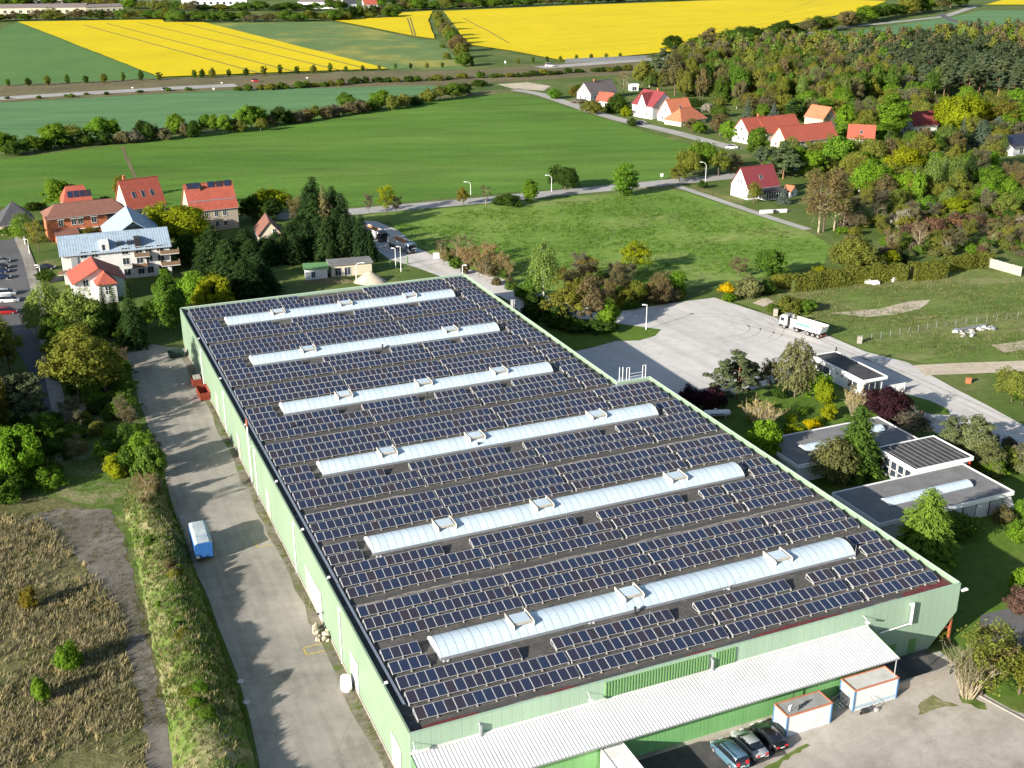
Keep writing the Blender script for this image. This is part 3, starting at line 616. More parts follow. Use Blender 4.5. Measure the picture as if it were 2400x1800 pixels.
# access ladder at the step in the east wall
la = thing('access_ladder', 'white steel access ladder with tall hoop rails at the step in the warehouse wall', 'ladder', W(UB, VN, 0), TH)
b = MB()
for u in (.35, 1.0): b.box(u, u + .09, .05, .14, 0, HW + 2.6)
for i in range(28): b.box(.35, 1.05, .08, .11, .3 + i*.32, .34 + i*.32)
b.build('ladder', 'white2', la)
b = MB()
for u in (1.7, 2.25, 4.9, 5.5): b.box(u, u + .08, -.1, -.02, HW, HW + 2.4)
b.box(1.7, 2.3, -.1, -.02, HW + 2.35, HW + 2.43).box(4.9, 5.55, -.1, -.02, HW + 2.35, HW + 2.43)
for z in (.6, 1.15): b.box(2.3, 4.95, -.08, -.04, HW + z, HW + z + .05)
b.build('railing', 'white2', la)
MB().box(.2, 5.7, .02, 1.1, HW - .1, HW - .02).box(-1.6, .3, -1.5, -.9, HW - .35, HW - .1).build('platform', 'steel', la)
lb = thing('access_ladder', 'small caged ladder top rising beyond the rear east wall edge', 'ladder', W(UB, 121.5, 0), TH)
b = MB()
for v in (0, .7): b.box(.1, .17, v, v + .07, 0, HW + 1.5)
for i in range(28): b.box(.12, .15, 0, .75, .3 + i*.34, .34 + i*.34)
b.build('ladder', 'white2', lb)
b = MB()
for z in (5, 6, 7, 8, 9.0, 9.7):
    pts = [(.1 + math.sin(a)*.75, .38 - math.cos(a)*.4, z) for a in np.linspace(0, math.pi, 8)]; b.path(pts, .025, 4)
for a in np.linspace(.5, 2.6, 4): b.tube((.1 + math.sin(a)*.75, .38 - math.cos(a)*.4, 5), (.1 + math.sin(a)*.75, .38 - math.cos(a)*.4, 9.7), .02, n=4)
b.build('safety_cage', 'white2', lb)
# ================================================================== VEGETATION
def leafmat(name, trans=.35, rough=.55):
    m = bpy.data.materials.new(name); m.use_nodes = True; n = m.node_tree.nodes; l = m.node_tree.links; n.clear()
    out = n.new('ShaderNodeOutputMaterial'); oi = n.new('ShaderNodeObjectInfo'); at = n.new('ShaderNodeAttribute'); at.attribute_name = 'tint'
    r = ramp(n, [(0, (.58, .60, .55)), (.45, (.95, .95, .95)), (.8, (1.15, 1.12, 1.0)), (1, (1.55, 1.42, 1.1))]); l.new(at.outputs['Fac'], r.inputs[0])
    c = mixc(n, l, 1, oi.outputs['Color'], r.outputs[0], 'MULTIPLY')
    d = n.new('ShaderNodeBsdfDiffuse'); tr = n.new('ShaderNodeBsdfTranslucent'); mx = n.new('ShaderNodeMixShader'); mx.inputs[0].default_value = trans
    l.new(c, d.inputs[0]); l.new(c, tr.inputs[0]); l.new(d.outputs[0], mx.inputs[1]); l.new(tr.outputs[0], mx.inputs[2]); l.new(mx.outputs[0], out.inputs[0])
    return m
M['leaf'] = leafmat('foliage', .48); M['needle'] = leafmat('needles', .15); M['twig'] = leafmat('twigs', .05)
M['bark'] = plain('bark', (.11, .085, .06), .9, var=.3, scale=4); M['birch_bark'] = plain('birch_bark', (.52, .50, .46), .8, var=.25, scale=3)
M['pale_bark'] = plain('pale_bark', (.30, .25, .17), .9, var=.25, scale=3); M['pine_bark'] = plain('pine_bark', (.20, .11, .065), .9, var=.3, scale=3)
def leaves_mesh(name, C, Nn, size, asp, tint, mat, U=None, rs=None):
    """C centres, Nn normals, U optional long axes -> one rhombus per leaf"""
    rs = rs or np.random.RandomState(1); k = len(C)
    Nn = Nn/np.maximum(np.linalg.norm(Nn, axis=1, keepdims=True), 1e-6)
    if U is None: U = rs.normal(size=(k, 3))
    U = U - Nn*(U*Nn).sum(1, keepdims=True); U = U/np.maximum(np.linalg.norm(U, axis=1, keepdims=True), 1e-6)
    V = np.cross(Nn, U); s = size.reshape(-1, 1)
    a = C + U*s; c = C - U*s; bb = C + V*s*asp + Nn*s*.18; d = C - V*s*asp + Nn*s*.18
    vs = np.stack([a, bb, c, d], 1).reshape(-1, 3).astype(np.float32)
    me = bpy.data.meshes.new(name); me.vertices.add(4*k); me.loops.add(4*k); me.polygons.add(k)
    me.vertices.foreach_set('co', vs.ravel()); me.loops.foreach_set('vertex_index', np.arange(4*k, dtype=np.int32))
    me.polygons.foreach_set('loop_start', np.arange(0, 4*k, 4, dtype=np.int32)); me.polygons.foreach_set('loop_total', np.full(k, 4, dtype=np.int32))
    at = me.attributes.new('tint', 'FLOAT', 'FACE'); at.data.foreach_set('value', np.clip(tint, 0, 1).astype(np.float32))
    me.materials.append(M[mat]); me.update(calc_edges=True); return me
def merge_tint(me): pass
def branches(rs, H, W, spread, z0, trunk_r, levels=3, n1=8, n2=5, n3=4, upright=.6, sides=4, r_min=.012):
    """recursive limbs; returns MB and tip points"""
    b = MB(); tips = []
    b.tube((0, 0, -.1), (0, 0, H*z0), trunk_r, trunk_r*.8, 7)
    b.tube((0, 0, H*z0), (rs.normal()*.02*W, rs.normal()*.02*W, H*.8), trunk_r*.8, trunk_r*.25, 6)
    def grow(p, d, L, r, lev):
        q = p + d*L; b.tube(p, q, r, r*.55, sides if lev < 2 else 3, cap=False)
        if lev >= levels: tips.append(q); return
        for i in range((n2, n3, 3)[min(lev - 1, 2)]):
            t = rs.uniform(.35, 1); nd = (d + Vector(rs.normal(size=3)*.55) + Vector((0, 0, upright*.35))).normalized()
            grow(p + d*L*t, nd, L*rs.uniform(.45, .68), max(r*.5, r_min), lev + 1)
    for i in range(n1):
        z = H*(z0 + (.80 - z0)*(i + rs.uniform(0, 1))/n1); a = i*2.4 + rs.uniform(-.4, .4)
        d = Vector((math.cos(a), math.sin(a), upright + rs.uniform(-.2, .3))).normalized()
        rad = W*.5*spread*(1 - .45*abs(z/H - .45))
        grow(Vector((0, 0, z)), d, rad*.62, trunk_r*.42*(1.1 - z/H), 1)
    return b, tips
def ell(rs, n, lo=.0, hi=1.0):
    d = rs.normal(size=(n, 3)); d /= np.linalg.norm(d, axis=1, keepdims=True)
    return d, (lo**3 + (hi**3 - lo**3)*rs.uniform(size=n))**(1/3)
PROTO = {}
def proto(kind, crown, trunk, H, W): PROTO.setdefault(kind, []).append((crown, trunk, H, W))
def make_round(kind, seed, H=10., W=8., z0=.22, clumps=70, per=110, leaf=.26, cr=.17, lo=.55, mat='leaf', bark='bark', shape=1.0, hole=0.0, trunk_r=.22, n1=8, flat=1.0, sides_bias=.6):
    rs = np.random.RandomState(seed)
    clumps = int(clumps*1.5); per = int(per*1.15); leaf *= .8; cr *= .82
    d, r = ell(rs, clumps, lo, 1.0); r = np.where(rs.uniform(size=clumps) < .16, r*rs.uniform(1.0, 1.22, clumps), r)
    lob = 1 + .22*np.sin(d[:, 0]*3 + seed) + .18*np.sin(d[:, 1]*4 + d[:, 2]*3 + seed*2) + .1*np.sin(d[:, 2]*7 + d[:, 0]*5)
    zc = H*(z0 + (1 - z0)*.5); hz = H*(1 - z0)*.5
    cen = d*r[:, None]*lob[:, None]*np.array([W*.5*(1 - cr), W*.5*(1 - cr), hz*.9])
    zf = cen[:, 2]/hz; cen[:, :2] *= (1 - .28*shape*np.clip(zf, -1, 1))[:, None]
    cen[:, 2] += zc
    crr = W*cr*rs.uniform(.45, 1.3, clumps)
    ct = rs.uniform(.25, .75, clumps)
    dd, rr = ell(rs, clumps*per, .45, 1.0)
    idx = np.repeat(np.arange(clumps), per)
    P = cen[idx] + dd*(rr*crr[idx])[:, None]*np.array([1, 1, .8*flat])
    out = P - np.array([0, 0, zc*.85]); out /= np.linalg.norm(out, axis=1, keepdims=True)
    Nn = dd*.8 + out*sides_bias + rs.normal(size=dd.shape)*.55 + np.array([0, 0, .25])
    keep = (P[:, 2] > H*z0*.55) & (rs.uniform(size=len(P)) > hole)
    P, Nn, idx2 = P[keep], Nn[keep], idx[keep]
    tint = ct[idx2] + rs.normal(size=len(P))*.17
    cm = leaves_mesh(kind + '_crown', P, Nn, leaf*rs.uniform(.5, 1.45, len(P)), .62, tint, mat, rs=rs)
    tb, _ = branches(rs, H, W, .8, z0, trunk_r, 2, n1, 4)
    proto(kind, cm, tb.mesh(kind + '_trunk', bark), H, W)
def make_sparse(kind, seed, H=10., W=8., z0=.18, leaf=.2, nleaf=2600, twigs=2, bark='bark', mat='leaf', upright=.8, n1=10, levels=3, trunk_r=.2, twig_len=.7, twigt=.25):
    rs = np.random.RandomState(seed)
    tb, tips = branches(rs, H, W, .95, z0, trunk_r, levels, n1, 6, 5, upright)
    T = np.array([tuple(p) for p in tips]); k = len(T)
    # fine twigs as slim rhombs
    idx = np.repeat(np.arange(k), twigs); base = T[idx]
    dirs = base*np.array([1, 1, .4]) - np.array([0, 0, H*.15]); dirs /= np.linalg.norm(dirs, axis=1, keepdims=True)
    dirs = dirs + rs.normal(size=dirs.shape)*.6 + np.array([0, 0, .3]); dirs /= np.linalg.norm(dirs, axis=1, keepdims=True)
    Ct = base + dirs*twig_len*.35; N_t = np.cross(dirs, rs.normal(size=dirs.shape))
    if nleaf:
        j = rs.randint(0, k, nleaf); Lc = T[j] + rs.normal(size=(nleaf, 3))*.35*W/8; Ln = rs.normal(size=(nleaf, 3)) + np.array([0, 0, .6])
    else: Lc = np.zeros((0, 3)); Ln = np.zeros((0, 3))
    C = np.concatenate([Ct, Lc]); Nn = np.concatenate([N_t, Ln]); U = np.concatenate([dirs, rs.normal(size=Lc.shape)])
    # twigs and leaves are separate shapes of one crown: slim rhombs and broad rhombs
    me1 = leaves_mesh(kind + '_crown', C, Nn, np.concatenate([np.full(len(Ct), twig_len*.5), leaf*rs.uniform(.6, 1.2, len(Lc))]), 0.0, np.concatenate([rs.uniform(.0, .4, len(Ct)), rs.uniform(.4, 1, len(Lc))]), mat, U, rs)
    co = np.empty(len(me1.vertices)*3, np.float32); me1.vertices.foreach_get('co', co); co = co.reshape(-1, 4, 3)
    V = np.cross(Nn/np.linalg.norm(Nn, axis=1, keepdims=True), (co[:, 0] - co[:, 2])/np.linalg.norm(co[:, 0] - co[:, 2], axis=1, keepdims=True))
    wd = np.concatenate([np.full(len(Ct), .03*W/8), np.full(len(Lc), leaf*.55)])[:, None]
    co[:, 1] = C + V*wd; co[:, 3] = C - V*wd
    me1.vertices.foreach_set('co', co.ravel().astype(np.float32)); me1.update()
    proto(kind, me1, tb.mesh(kind + '_trunk', bark), H, W)
def make_spruce(kind, seed, H=14., W=7., z0=.06, tiers=26, mat='needle', droop=.35, leaf=.42, full=1.0, power=.85):
    rs = np.random.RandomState(seed); C = []; Nn = []; U = []; S = []; T = []
    for t in range(tiers):
        f = t/tiers; z = H*(z0 + (1 - z0)*f); rad = W*.5*(1 - f)**power*rs.uniform(.8, 1.12) + .15
        nb = int((5 + 9*(1 - f))*full)
        for i in range(nb):
            a = 2*math.pi*(i + rs.uniform(-.35, .35))/nb + t; L = rad*rs.uniform(.75, 1.15); tb = rs.uniform(.2, .8)
            m = max(3, int(L/.26))
            for j in range(m):
                q = (j + .6)/m
                for sd in (-1, 0, 1):
                    off = sd*(.30*L*(1 - q)*.6 + .12)
                    p = np.array([math.cos(a)*L*q - math.sin(a)*off, math.sin(a)*L*q + math.cos(a)*off, z + .25*L*q*(1 - q) - droop*L*q*q - abs(off)*.25])
                    C.append(p + rs.normal(size=3)*.06); U.append((math.cos(a + sd*.6), math.sin(a + sd*.6), -droop*q*1.3 + .1)); Nn.append((math.cos(a)*.35 + rs.normal()*.25, math.sin(a)*.35 + rs.normal()*.25, .85)); S.append(leaf*rs.uniform(.6, 1.1)*(.55 + .45*(1 - f))); T.append(tb + rs.normal()*.15 + .2*q)
    me = leaves_mesh(kind + '_crown', np.array(C), np.array(Nn), np.array(S), .36, np.array(T), mat, np.array(U), rs)
    tb = MB().tube((0, 0, -.1), (0, 0, H*.97), .2, .03, 7); proto(kind, me, tb.mesh(kind + '_trunk', 'bark'), H, W)
def make_weep(kind, seed, H=12., W=6., bark='birch_bark', strands=520, leaf=.17, z0=.25, mat='leaf', drop=1.6):
    rs = np.random.RandomState(seed)
    tb, tips = branches(rs, H, W, .7, z0, .16, 2, 11, 5, upright=1.2)
    d, r = ell(rs, strands, .35, 1.); P0 = d*r[:, None]*np.array([W*.48, W*.48, H*(1 - z0)*.5]) + np.array([0, 0, H*(.5 + z0/2)])
    P0[:, :2] *= (1.15 - .5*(P0[:, 2:3]/H))
    C = []; tint = []
    for p in P0:
        L = drop*rs.uniform(.5, 1.2); tt = rs.uniform(.25, .8)
        for j in range(9):
            q = p + np.array([rs.normal()*.12, rs.normal()*.12, -L*j/9]); q[:2] *= 1 + .03*j
            if q[2] > H*.12: C.append(q); tint.append(tt + rs.normal()*.15)
    C = np.array(C); out = C*np.array([1, 1, .25]); Nn = out/np.linalg.norm(out, axis=1, keepdims=True) + rs.normal(size=C.shape)*.6 + np.array([0, 0, .3])
    U = rs.normal(size=C.shape)*.4 + np.array([0, 0, -1.])
    me = leaves_mesh(kind + '_crown', C, Nn, leaf*rs.uniform(.7, 1.3, len(C)), .55, np.array(tint), mat, U, rs)
    proto(kind, me, tb.mesh(kind + '_trunk', bark), H, W)
def make_stems(kind, seed, H=4., W=6., stems=70, mat='twig', bark='pale_bark', leafn=0):
    rs = np.random.RandomState(seed); b = MB(); tips = []
    for i in range(stems):
        a = rs.uniform(0, 6.283); r0 = rs.uniform(0, .5); lean = rs.uniform(.05, 1.)
        p = Vector((math.cos(a)*r0, math.sin(a)*r0, -.05)); d = Vector((math.cos(a)*lean*W*.5/H, math.sin(a)*lean*W*.5/H, 1)).normalized(); L = H*rs.uniform(.75, 1.1)/ (d.z + .35)
        q = p + d*L*.5; e = q + (d + Vector((math.cos(a)*.12, math.sin(a)*.12, -.10))).normalized()*L*.5
        b.tube(p, q, .05, .035, 4, cap=False); b.tube(q, e, .035, .012, 3, cap=False)
        for k in range(5):
            s = q.lerp(e, rs.uniform(0, .9)); dd = (d + Vector(rs.normal(size=3)*.45)).normalized(); f = s + dd*L*rs.uniform(.12, .3); b.tube(s, f, .018, .006, 3, cap=False); tips.append(f)
    T = np.array([tuple(t) for t in tips]); T = np.repeat(T, 3, 0); dirs = rs.normal(size=T.shape)*.6 + np.array([0, 0, .8])
    me = leaves_mesh(kind + '_crown', T + dirs*.1, rs.normal(size=T.shape), np.full(len(T), .26), .10 if not leafn else .5, rs.uniform(.2, .8, len(T)), mat, dirs, rs)
    proto(kind, me, b.mesh(kind + '_trunk', bark), H, W)
for s in (1, 2, 3): make_round('lush', s, clumps=85, per=105)
for s in (4, 5): make_round('broad', s, H=9, W=10, z0=.12, clumps=110, per=100, leaf=.27, cr=.15)
for s in (6, 7): make_round('loose', s, H=10, W=8, clumps=60, per=85, hole=.25, leaf=.23, cr=.15, lo=.35)
for s in (8, 9): make_round('column', s, H=10, W=5, z0=.06, clumps=70, per=90, cr=.22, shape=-.2, leaf=.22)
for s in (10, 11, 12): make_round('shrub', s, H=3, W=4, z0=.0, clumps=50, per=85, leaf=.15, cr=.18, trunk_r=.06, n1=5)
for s in (13, 14): make_round('pine', s, H=13, W=7, z0=.34, clumps=40, per=150, leaf=.24, cr=.15, lo=.5, mat='needle', bark='pine_bark', flat=.6, shape=.6)
for s in (30, 31): make_round('bushy_pine', s, H=11, W=8, z0=.10, clumps=75, per=120, leaf=.24, cr=.13, lo=.45, mat='needle', bark='pine_bark', flat=.7, shape=1.1)
for s in (15, 16): make_sparse('sparse', s, nleaf=2600, twigs=3)
for s in (17, 18): make_sparse('bare', s, nleaf=0, twigs=5, bark='pale_bark', twig_len=.9)
for s in (19, 20): make_spruce('spruce', s)
for s in (21, 22): make_spruce('thick_spruce', s, H=12, W=8, tiers=27, full=1.35, droop=.22, power=.5, leaf=.5)
for s in (23, 24): make_weep('birch', s)
make_weep('willow', 25, H=10, W=7, bark='bark', strands=620, z0=.12, leaf=.19, drop=1.2)
for s in (26, 27): make_stems('stems', s)
for s in (28, 29): make_round('thin_far', s, H=10, W=8, clumps=26, per=26, leaf=.62, cr=.2)
TWIGGY = ('bare', 'stems')
COLR = dict(lush=(.135, .245, .026), bright=(.16, .29, .028), yell=(.25, .30, .016), olive=(.185, .205, .04), darkg=(.055, .10, .02), brown=(.165, .145, .07), straw=(.32, .25, .12), grey=(.155, .145, .095),
            conif=(.026, .052, .018), pinec=(.07, .095, .05), blue=(.10, .135, .11), purple=(.045, .02, .025), sage=(.17, .19, .085), red=(.165, .105, .075), orange=(.19, .165, .03), forsy=(.55, .42, .01), blossom=(.34, .33, .26), light=(.19, .265, .065), mid=(.105, .185, .03))
trnd = random.Random(77)
def plant(name, kind, base, h, w, col, label, cat, group=None, jit=.12):
    ps = PROTO[kind]; cm, tm, H, Wd = ps[trnd.randrange(len(ps))]
    root = thing(name, label, cat, base, trnd.uniform(0, 6.28), group)
    cr = place('crown', cm, root); c = COLR[col]; k = trnd.uniform(1 - jit, 1 + jit)
    cr.color = (min(1, c[0]*k*trnd.uniform(.92, 1.1)), min(1, c[1]*k), min(1, c[2]*k*trnd.uniform(.85, 1.15)), 1)
    place('trunk', tm, root)
    root.scale = (w/Wd, w/Wd, h/H)
    return root
DESC = {'lush': ('leafy tree', 'tree'), 'broad': ('broad leafy tree', 'tree'), 'loose': ('loose-leaved tree', 'tree'), 'column': ('upright dense tree', 'tree'), 'shrub': ('rounded shrub', 'shrub'), 'pine': ('dark pine tree', 'pine'), 'bushy_pine': ('bushy dark pine', 'pine'), 'sparse': ('thinly leaved tree', 'tree'),
        'bare': ('leafless twiggy tree', 'tree'), 'spruce': ('pointed spruce tree', 'spruce'), 'thick_spruce': ('bushy dark conifer', 'conifer'), 'birch': ('slender birch tree', 'birch'), 'willow': ('pale drooping tree', 'tree'), 'stems': ('leafless many-stemmed bush', 'bush')}
CDESC = dict(lush='fresh green', bright='bright green', yell='yellow-green', olive='olive', darkg='dark green', brown='brownish', straw='straw-coloured', grey='grey-brown', conif='deep green', pinec='grey-green', blue='blue-grey', purple='dark purple', sage='sage green', red='reddish', orange='orange-tinged', forsy='yellow-flowering', blossom='white-flowering', light='light green', mid='mid green')
SHR = dict(darkg='evergreen_shrub', mid='evergreen_shrub', conif='evergreen_shrub', forsy='flowering_shrub', blossom='flowering_shrub', brown='budding_shrub', grey='budding_shrub', red='budding_shrub', purple='purple_shrub', olive='olive_shrub', sage='olive_shrub', orange='olive_shrub')
TNAME = {'lush': 'leafy_tree', 'broad': 'broad_tree', 'loose': 'loose_tree', 'column': 'upright_tree', 'shrub': 'shrub', 'pine': 'pine_tree', 'bushy_pine': 'pine_tree', 'sparse': 'spring_tree', 'bare': 'bare_tree', 'spruce': 'spruce_tree', 'thick_spruce': 'conifer', 'birch': 'birch_tree', 'willow': 'drooping_tree', 'stems': 'bare_bush'}
def grove(area, crop, items, share=False):
    """items: (kind, colour, x, y_base, y_top, width) in pixel coordinates of one image crop"""
    cnt = {}
    for it in items: cnt[(it[0], it[1])] = cnt.get((it[0], it[1]), 0) + 1
    seen = {}
    for kind, col, x, yb, yt, w in sorted(items, key=lambda q: q[2]):
        b = GC(crop, x, yb); X, Y = px(crop, x, yt); h = height_at(b, Y)
        wm = w*K*(b - Vector((0, 0, CAM_H))).length/FPX
        key = (kind, col); seen[key] = seen.get(key, 0) + 1
        d, cat = DESC[kind]
        if share: lab = '%s %s %s' % (CDESC[col], d, area)
        elif cnt[key] > 1: lab = '%s %s, %s from left %s' % (CDESC[col], d, ORD[seen[key] - 1], area)
        else: lab = '%s %s %s' % (CDESC[col], d, area)
        plant(SHR.get(col, 'shrub') if kind == 'shrub' else TNAME[kind], kind, b, h, wm, col, lab, cat, 'plants ' + area)
grove('in the hedgerow between the wheat fields', 1, [('lush', 'lush', 40, 1000, 865, 130), ('lush', 'mid', 150, 995, 905, 90), ('lush', 'lush', 225, 985, 880, 110), ('lush', 'bright', 355, 960, 805, 170), ('loose', 'olive', 480, 920, 800, 130), ('lush', 'bright', 655, 905, 765, 160), ('lush', 'lush', 740, 900, 775, 80),
 ('shrub', 'darkg', 290, 970, 895, 110), ('shrub', 'darkg', 560, 945, 865, 130), ('shrub', 'brown', 800, 930, 850, 100), ('shrub', 'grey', 870, 925, 850, 120), ('lush', 'darkg', 920, 890, 785, 95), ('shrub', 'darkg', 980, 910, 805, 100), ('shrub', 'grey', 1060, 905, 830, 110), ('lush', 'lush', 1150, 880, 745, 120), ('shrub', 'brown', 1210, 890, 800, 90), ('shrub', 'darkg', 1262, 890, 780, 85), ('lush', 'lush', 1330, 860, 745, 85), ('lush', 'lush', 1385, 862, 745, 75), ('lush', 'bright', 1455, 862, 745, 105), ('shrub', 'brown', 1520, 855, 770, 85), ('shrub', 'olive', 1570, 858, 780, 65), ('broad', 'lush', 1630, 830, 672, 175), ('loose', 'olive', 1690, 850, 770, 95), ('shrub', 'brown', 1750, 820, 745, 85), ('lush', 'darkg', 1810, 810, 695, 115), ('shrub', 'darkg', 1870, 800, 720, 85), ('shrub', 'grey', 1930, 795, 720, 95), ('shrub', 'brown', 1990, 785, 710, 85), ('loose', 'olive', 2040, 775, 685, 85), ('shrub', 'brown', 2110, 765, 690, 105), ('shrub', 'grey', 2180, 755, 680, 85), ('shrub', 'darkg', 90, 1010, 920, 90), ('shrub', 'darkg', 430, 955, 880, 110), ('shrub', 'darkg', 690, 935, 860, 120)])
grove('at the hedgerow east end', 2, [('lush', 'mid', 40, 705, 605, 130), ('shrub', 'brown', 60, 742, 662, 110), ('shrub', 'brown', 140, 732, 650, 110), ('lush', 'lush', 262, 700, 590, 125), ('shrub', 'olive', 335, 712, 620, 90), ('shrub', 'olive', 400, 695, 610, 105), ('shrub', 'darkg', 480, 680, 622, 95), ('shrub', 'olive', 565, 660, 580, 95), ('loose', 'olive', 640, 650, 560, 120), ('lush', 'mid', 720, 640, 540, 125), ('lush', 'darkg', 800, 615, 540, 105), ('shrub', 'darkg', 900, 555, 518, 110), ('shrub', 'mid', 200, 715, 640, 100)])
grove('in the strip through the rapeseed', 2, [('broad', 'olive', 625, 160, 70, 75), ('broad', 'olive', 645, 200, 105, 85), ('broad', 'brown', 672, 240, 138, 95), ('broad', 'olive', 698, 265, 160, 100), ('broad', 'mid', 722, 290, 190, 90), ('broad', 'brown', 752, 335, 228, 115), ('broad', 'olive', 780, 375, 280, 95), ('broad', 'mid', 800, 430, 335, 105), ('shrub', 'olive', 680, 385, 340, 50), ('shrub', 'mid', 655, 310, 285, 40)])
tx = [55, 185, 310, 440, 560, 675, 800, 915, 1030, 1260, 1310, 1375, 1485, 1595, 1710, 1815, 1925, 2030, 2140]
grove('planted beside the motorway', 1, [('column', ['mid', 'darkg', 'olive'][i % 3], x, 560 - .044*x + (i % 3)*3, 515 - .044*x - (i % 4)*5, 30 + (i % 3)*6) for i, x in enumerate(tx)])
grove('planted beside the motorway', 2, [('column', ['mid', 'darkg', 'olive'][i % 3], x, y, y - 38, 24) for i, (x, y) in enumerate([(30, 465), (140, 462), (245, 457), (350, 450), (450, 446), (555, 442), (655, 440), (850, 430), (1145, 415), (1240, 408), (1335, 402), (1420, 398), (1525, 392), (1620, 388), (1715, 385), (1805, 380)])])
def treeline(area, crop, pts, n, hr, wr, kinds, seed, jit=8):
    r = random.Random(seed); its = []
    for i in range(n):
        f = (i + r.uniform(-.3, .3))/max(1, n - 1)*(len(pts) - 1); f = min(max(f, 0), len(pts) - 1.001); j = int(f); t = f - j
        x = pts[j][0]*(1 - t) + pts[j + 1][0]*t + r.uniform(-jit, jit); y = pts[j][1]*(1 - t) + pts[j + 1][1]*t + r.uniform(-jit, jit)*.3
        k, c = r.choice(kinds); its.append((k, c, x, y, y - r.uniform(*hr), r.uniform(*wr)))
    grove(area, crop, its)
MIX = [('lush', 'mid'), ('lush', 'lush'), ('broad', 'olive'), ('loose', 'brown'), ('broad', 'mid'), ('lush', 'darkg'), ('loose', 'olive')]
treeline('in the belt behind the rapeseed', 1, [(-20, 138), (500, 128), (1050, 125), (1150, 142), (1700, 140), (2150, 132), (2230, 130)], 52, (45, 85), (70, 120), MIX, 1)
treeline('in the belt by the depot', 1, [(0, 48), (600, 30), (900, 62), (1300, 75), (1800, 70), (2212, 66)], 30, (40, 75), (70, 115), MIX, 2, 14)
treeline('left of the great rapeseed field', 2, [(0, 125), (160, 118), (340, 110)], 12, (45, 85), (70, 110), MIX, 3)
treeline('atop the great rapeseed field', 2, [(330, 70), (700, 60), (1200, 38), (1700, 18), (2212, 2)], 40, (40, 70), (70, 110), MIX + [('lush', 'darkg')], 4)
treeline('above the far tree line', 2, [(250, 38), (900, 26), (1500, 5)], 18, (40, 60), (80, 110), MIX, 14, 14)
treeline('in the hedge along the field road', 3, [(60, 330), (165, 312), (370, 285), (520, 275), (720, 235), (950, 195), (1150, 150), (1350, 110), (1550, 80), (1800, 42)], 36, (60, 115), (85, 150), MIX + [('broad', 'brown'), ('lush', 'darkg')], 5, 12)
grove('where field road meets motorway', 3, [('lush', 'darkg', -70, 330, 235, 150), ('loose', 'brown', 165, 310, 185, 150), ('broad', 'brown', 60, 345, 265, 120), ('lush', 'mid', 380, 270, 178, 140)])
treeline('low on the motorway cutting', 1, [(1520, 588), (1800, 580), (2000, 565), (2210, 555)], 12, (25, 45), (50, 90), [('shrub', 'darkg'), ('shrub', 'mid'), ('shrub', 'olive')], 6)
treeline('along the motorway fence', 2, [(0, 545), (200, 535), (450, 530), (700, 515), (1000, 500), (1200, 495), (1400, 480), (1650, 465), (1850, 455)], 30, (22, 42), (50, 90), [('shrub', 'darkg'), ('shrub', 'mid'), ('shrub', 'olive')], 7)
treeline('on the far verge of the motorway', 1, [(20, 648), (400, 630), (560, 615), (930, 598), (1250, 585)], 9, (14, 26), (28, 50), [('shrub', 'darkg'), ('shrub', 'mid')], 8, 30)
# ---- wood in the north-east
def in_poly(p, poly):
    c = False; j = len(poly) - 1
    for i in range(len(poly)):
        if (poly[i][1] > p[1]) != (poly[j][1] > p[1]) and p[0] < (poly[j][0] - poly[i][0])*(p[1] - poly[i][1])/(poly[j][1] - poly[i][1]) + poly[i][0]: c = not c
        j = i
    return c
wood = [GC(3, x, y) for x, y in ((-60, 430), (130, 400), (480, 345), (900, 320), (1300, 330), (1800, 270), (2230, 255), (2500, 270), (2500, 700), (2230, 690), (2100, 640), (1900, 640), (1500, 640), (1250, 660), (950, 720), (700, 690), (400, 690), (150, 660), (0, 640), (-80, 560))]
wr = random.Random(21); pts = []
xs = [p.x for p in wood]; ys = [p.y for p in wood]
tries = 0
while tries < 14000:
    tries += 1; q = Vector((wr.uniform(min(xs), max(xs)), wr.uniform(min(ys), max(ys)), 0))
    if not in_poly(q, wood): continue
    if all((q - o).length > 7.0 for o in pts): pts.append(q)
def wood_kind(q):
    f = math.sin(q.x*.021 + 1.3) + math.sin(q.y*.017 + q.x*.008) + wr.uniform(-.8, .8)
    X, Y = PY(q.x, q.y, 10)
    if X > 2080 and Y > 120: f += 1.3
    if X < 1950 and Y > 190: f -= 1.0
    if f > .5: return 'pine', 'pinec'
    return wr.choice([('loose', 'brown'), ('loose', 'olive'), ('sparse', 'brown'), ('lush', 'olive'), ('broad', 'olive'), ('birch', 'light'), ('loose', 'mid'), ('sparse', 'grey'), ('lush', 'mid'), ('broad', 'brown'), ('lush', 'olive')])
def near_key(q): return q.length
pts.sort(key=near_key)
WOODLAB = {'pine': 'grey-green pine crown in the dense wood behind the village houses', 'birch': 'pale birch among the trees of the wood behind the village'}
far_c = []
for i, q in enumerate(pts):
    kind, col = wood_kind(q); h = wr.uniform(11, 17); w = wr.uniform(7.0, 10.5)
    if i < 300:
        d, cat = DESC[kind]; lab = WOODLAB.get(kind, '%s %s in the dense wood behind the village' % (CDESC[col], d))
        plant(TNAME[kind], kind, q, h, w, col, lab, cat, 'trees of the wood behind the village', .2)
    else: far_c.append((q, kind, col, h, w))
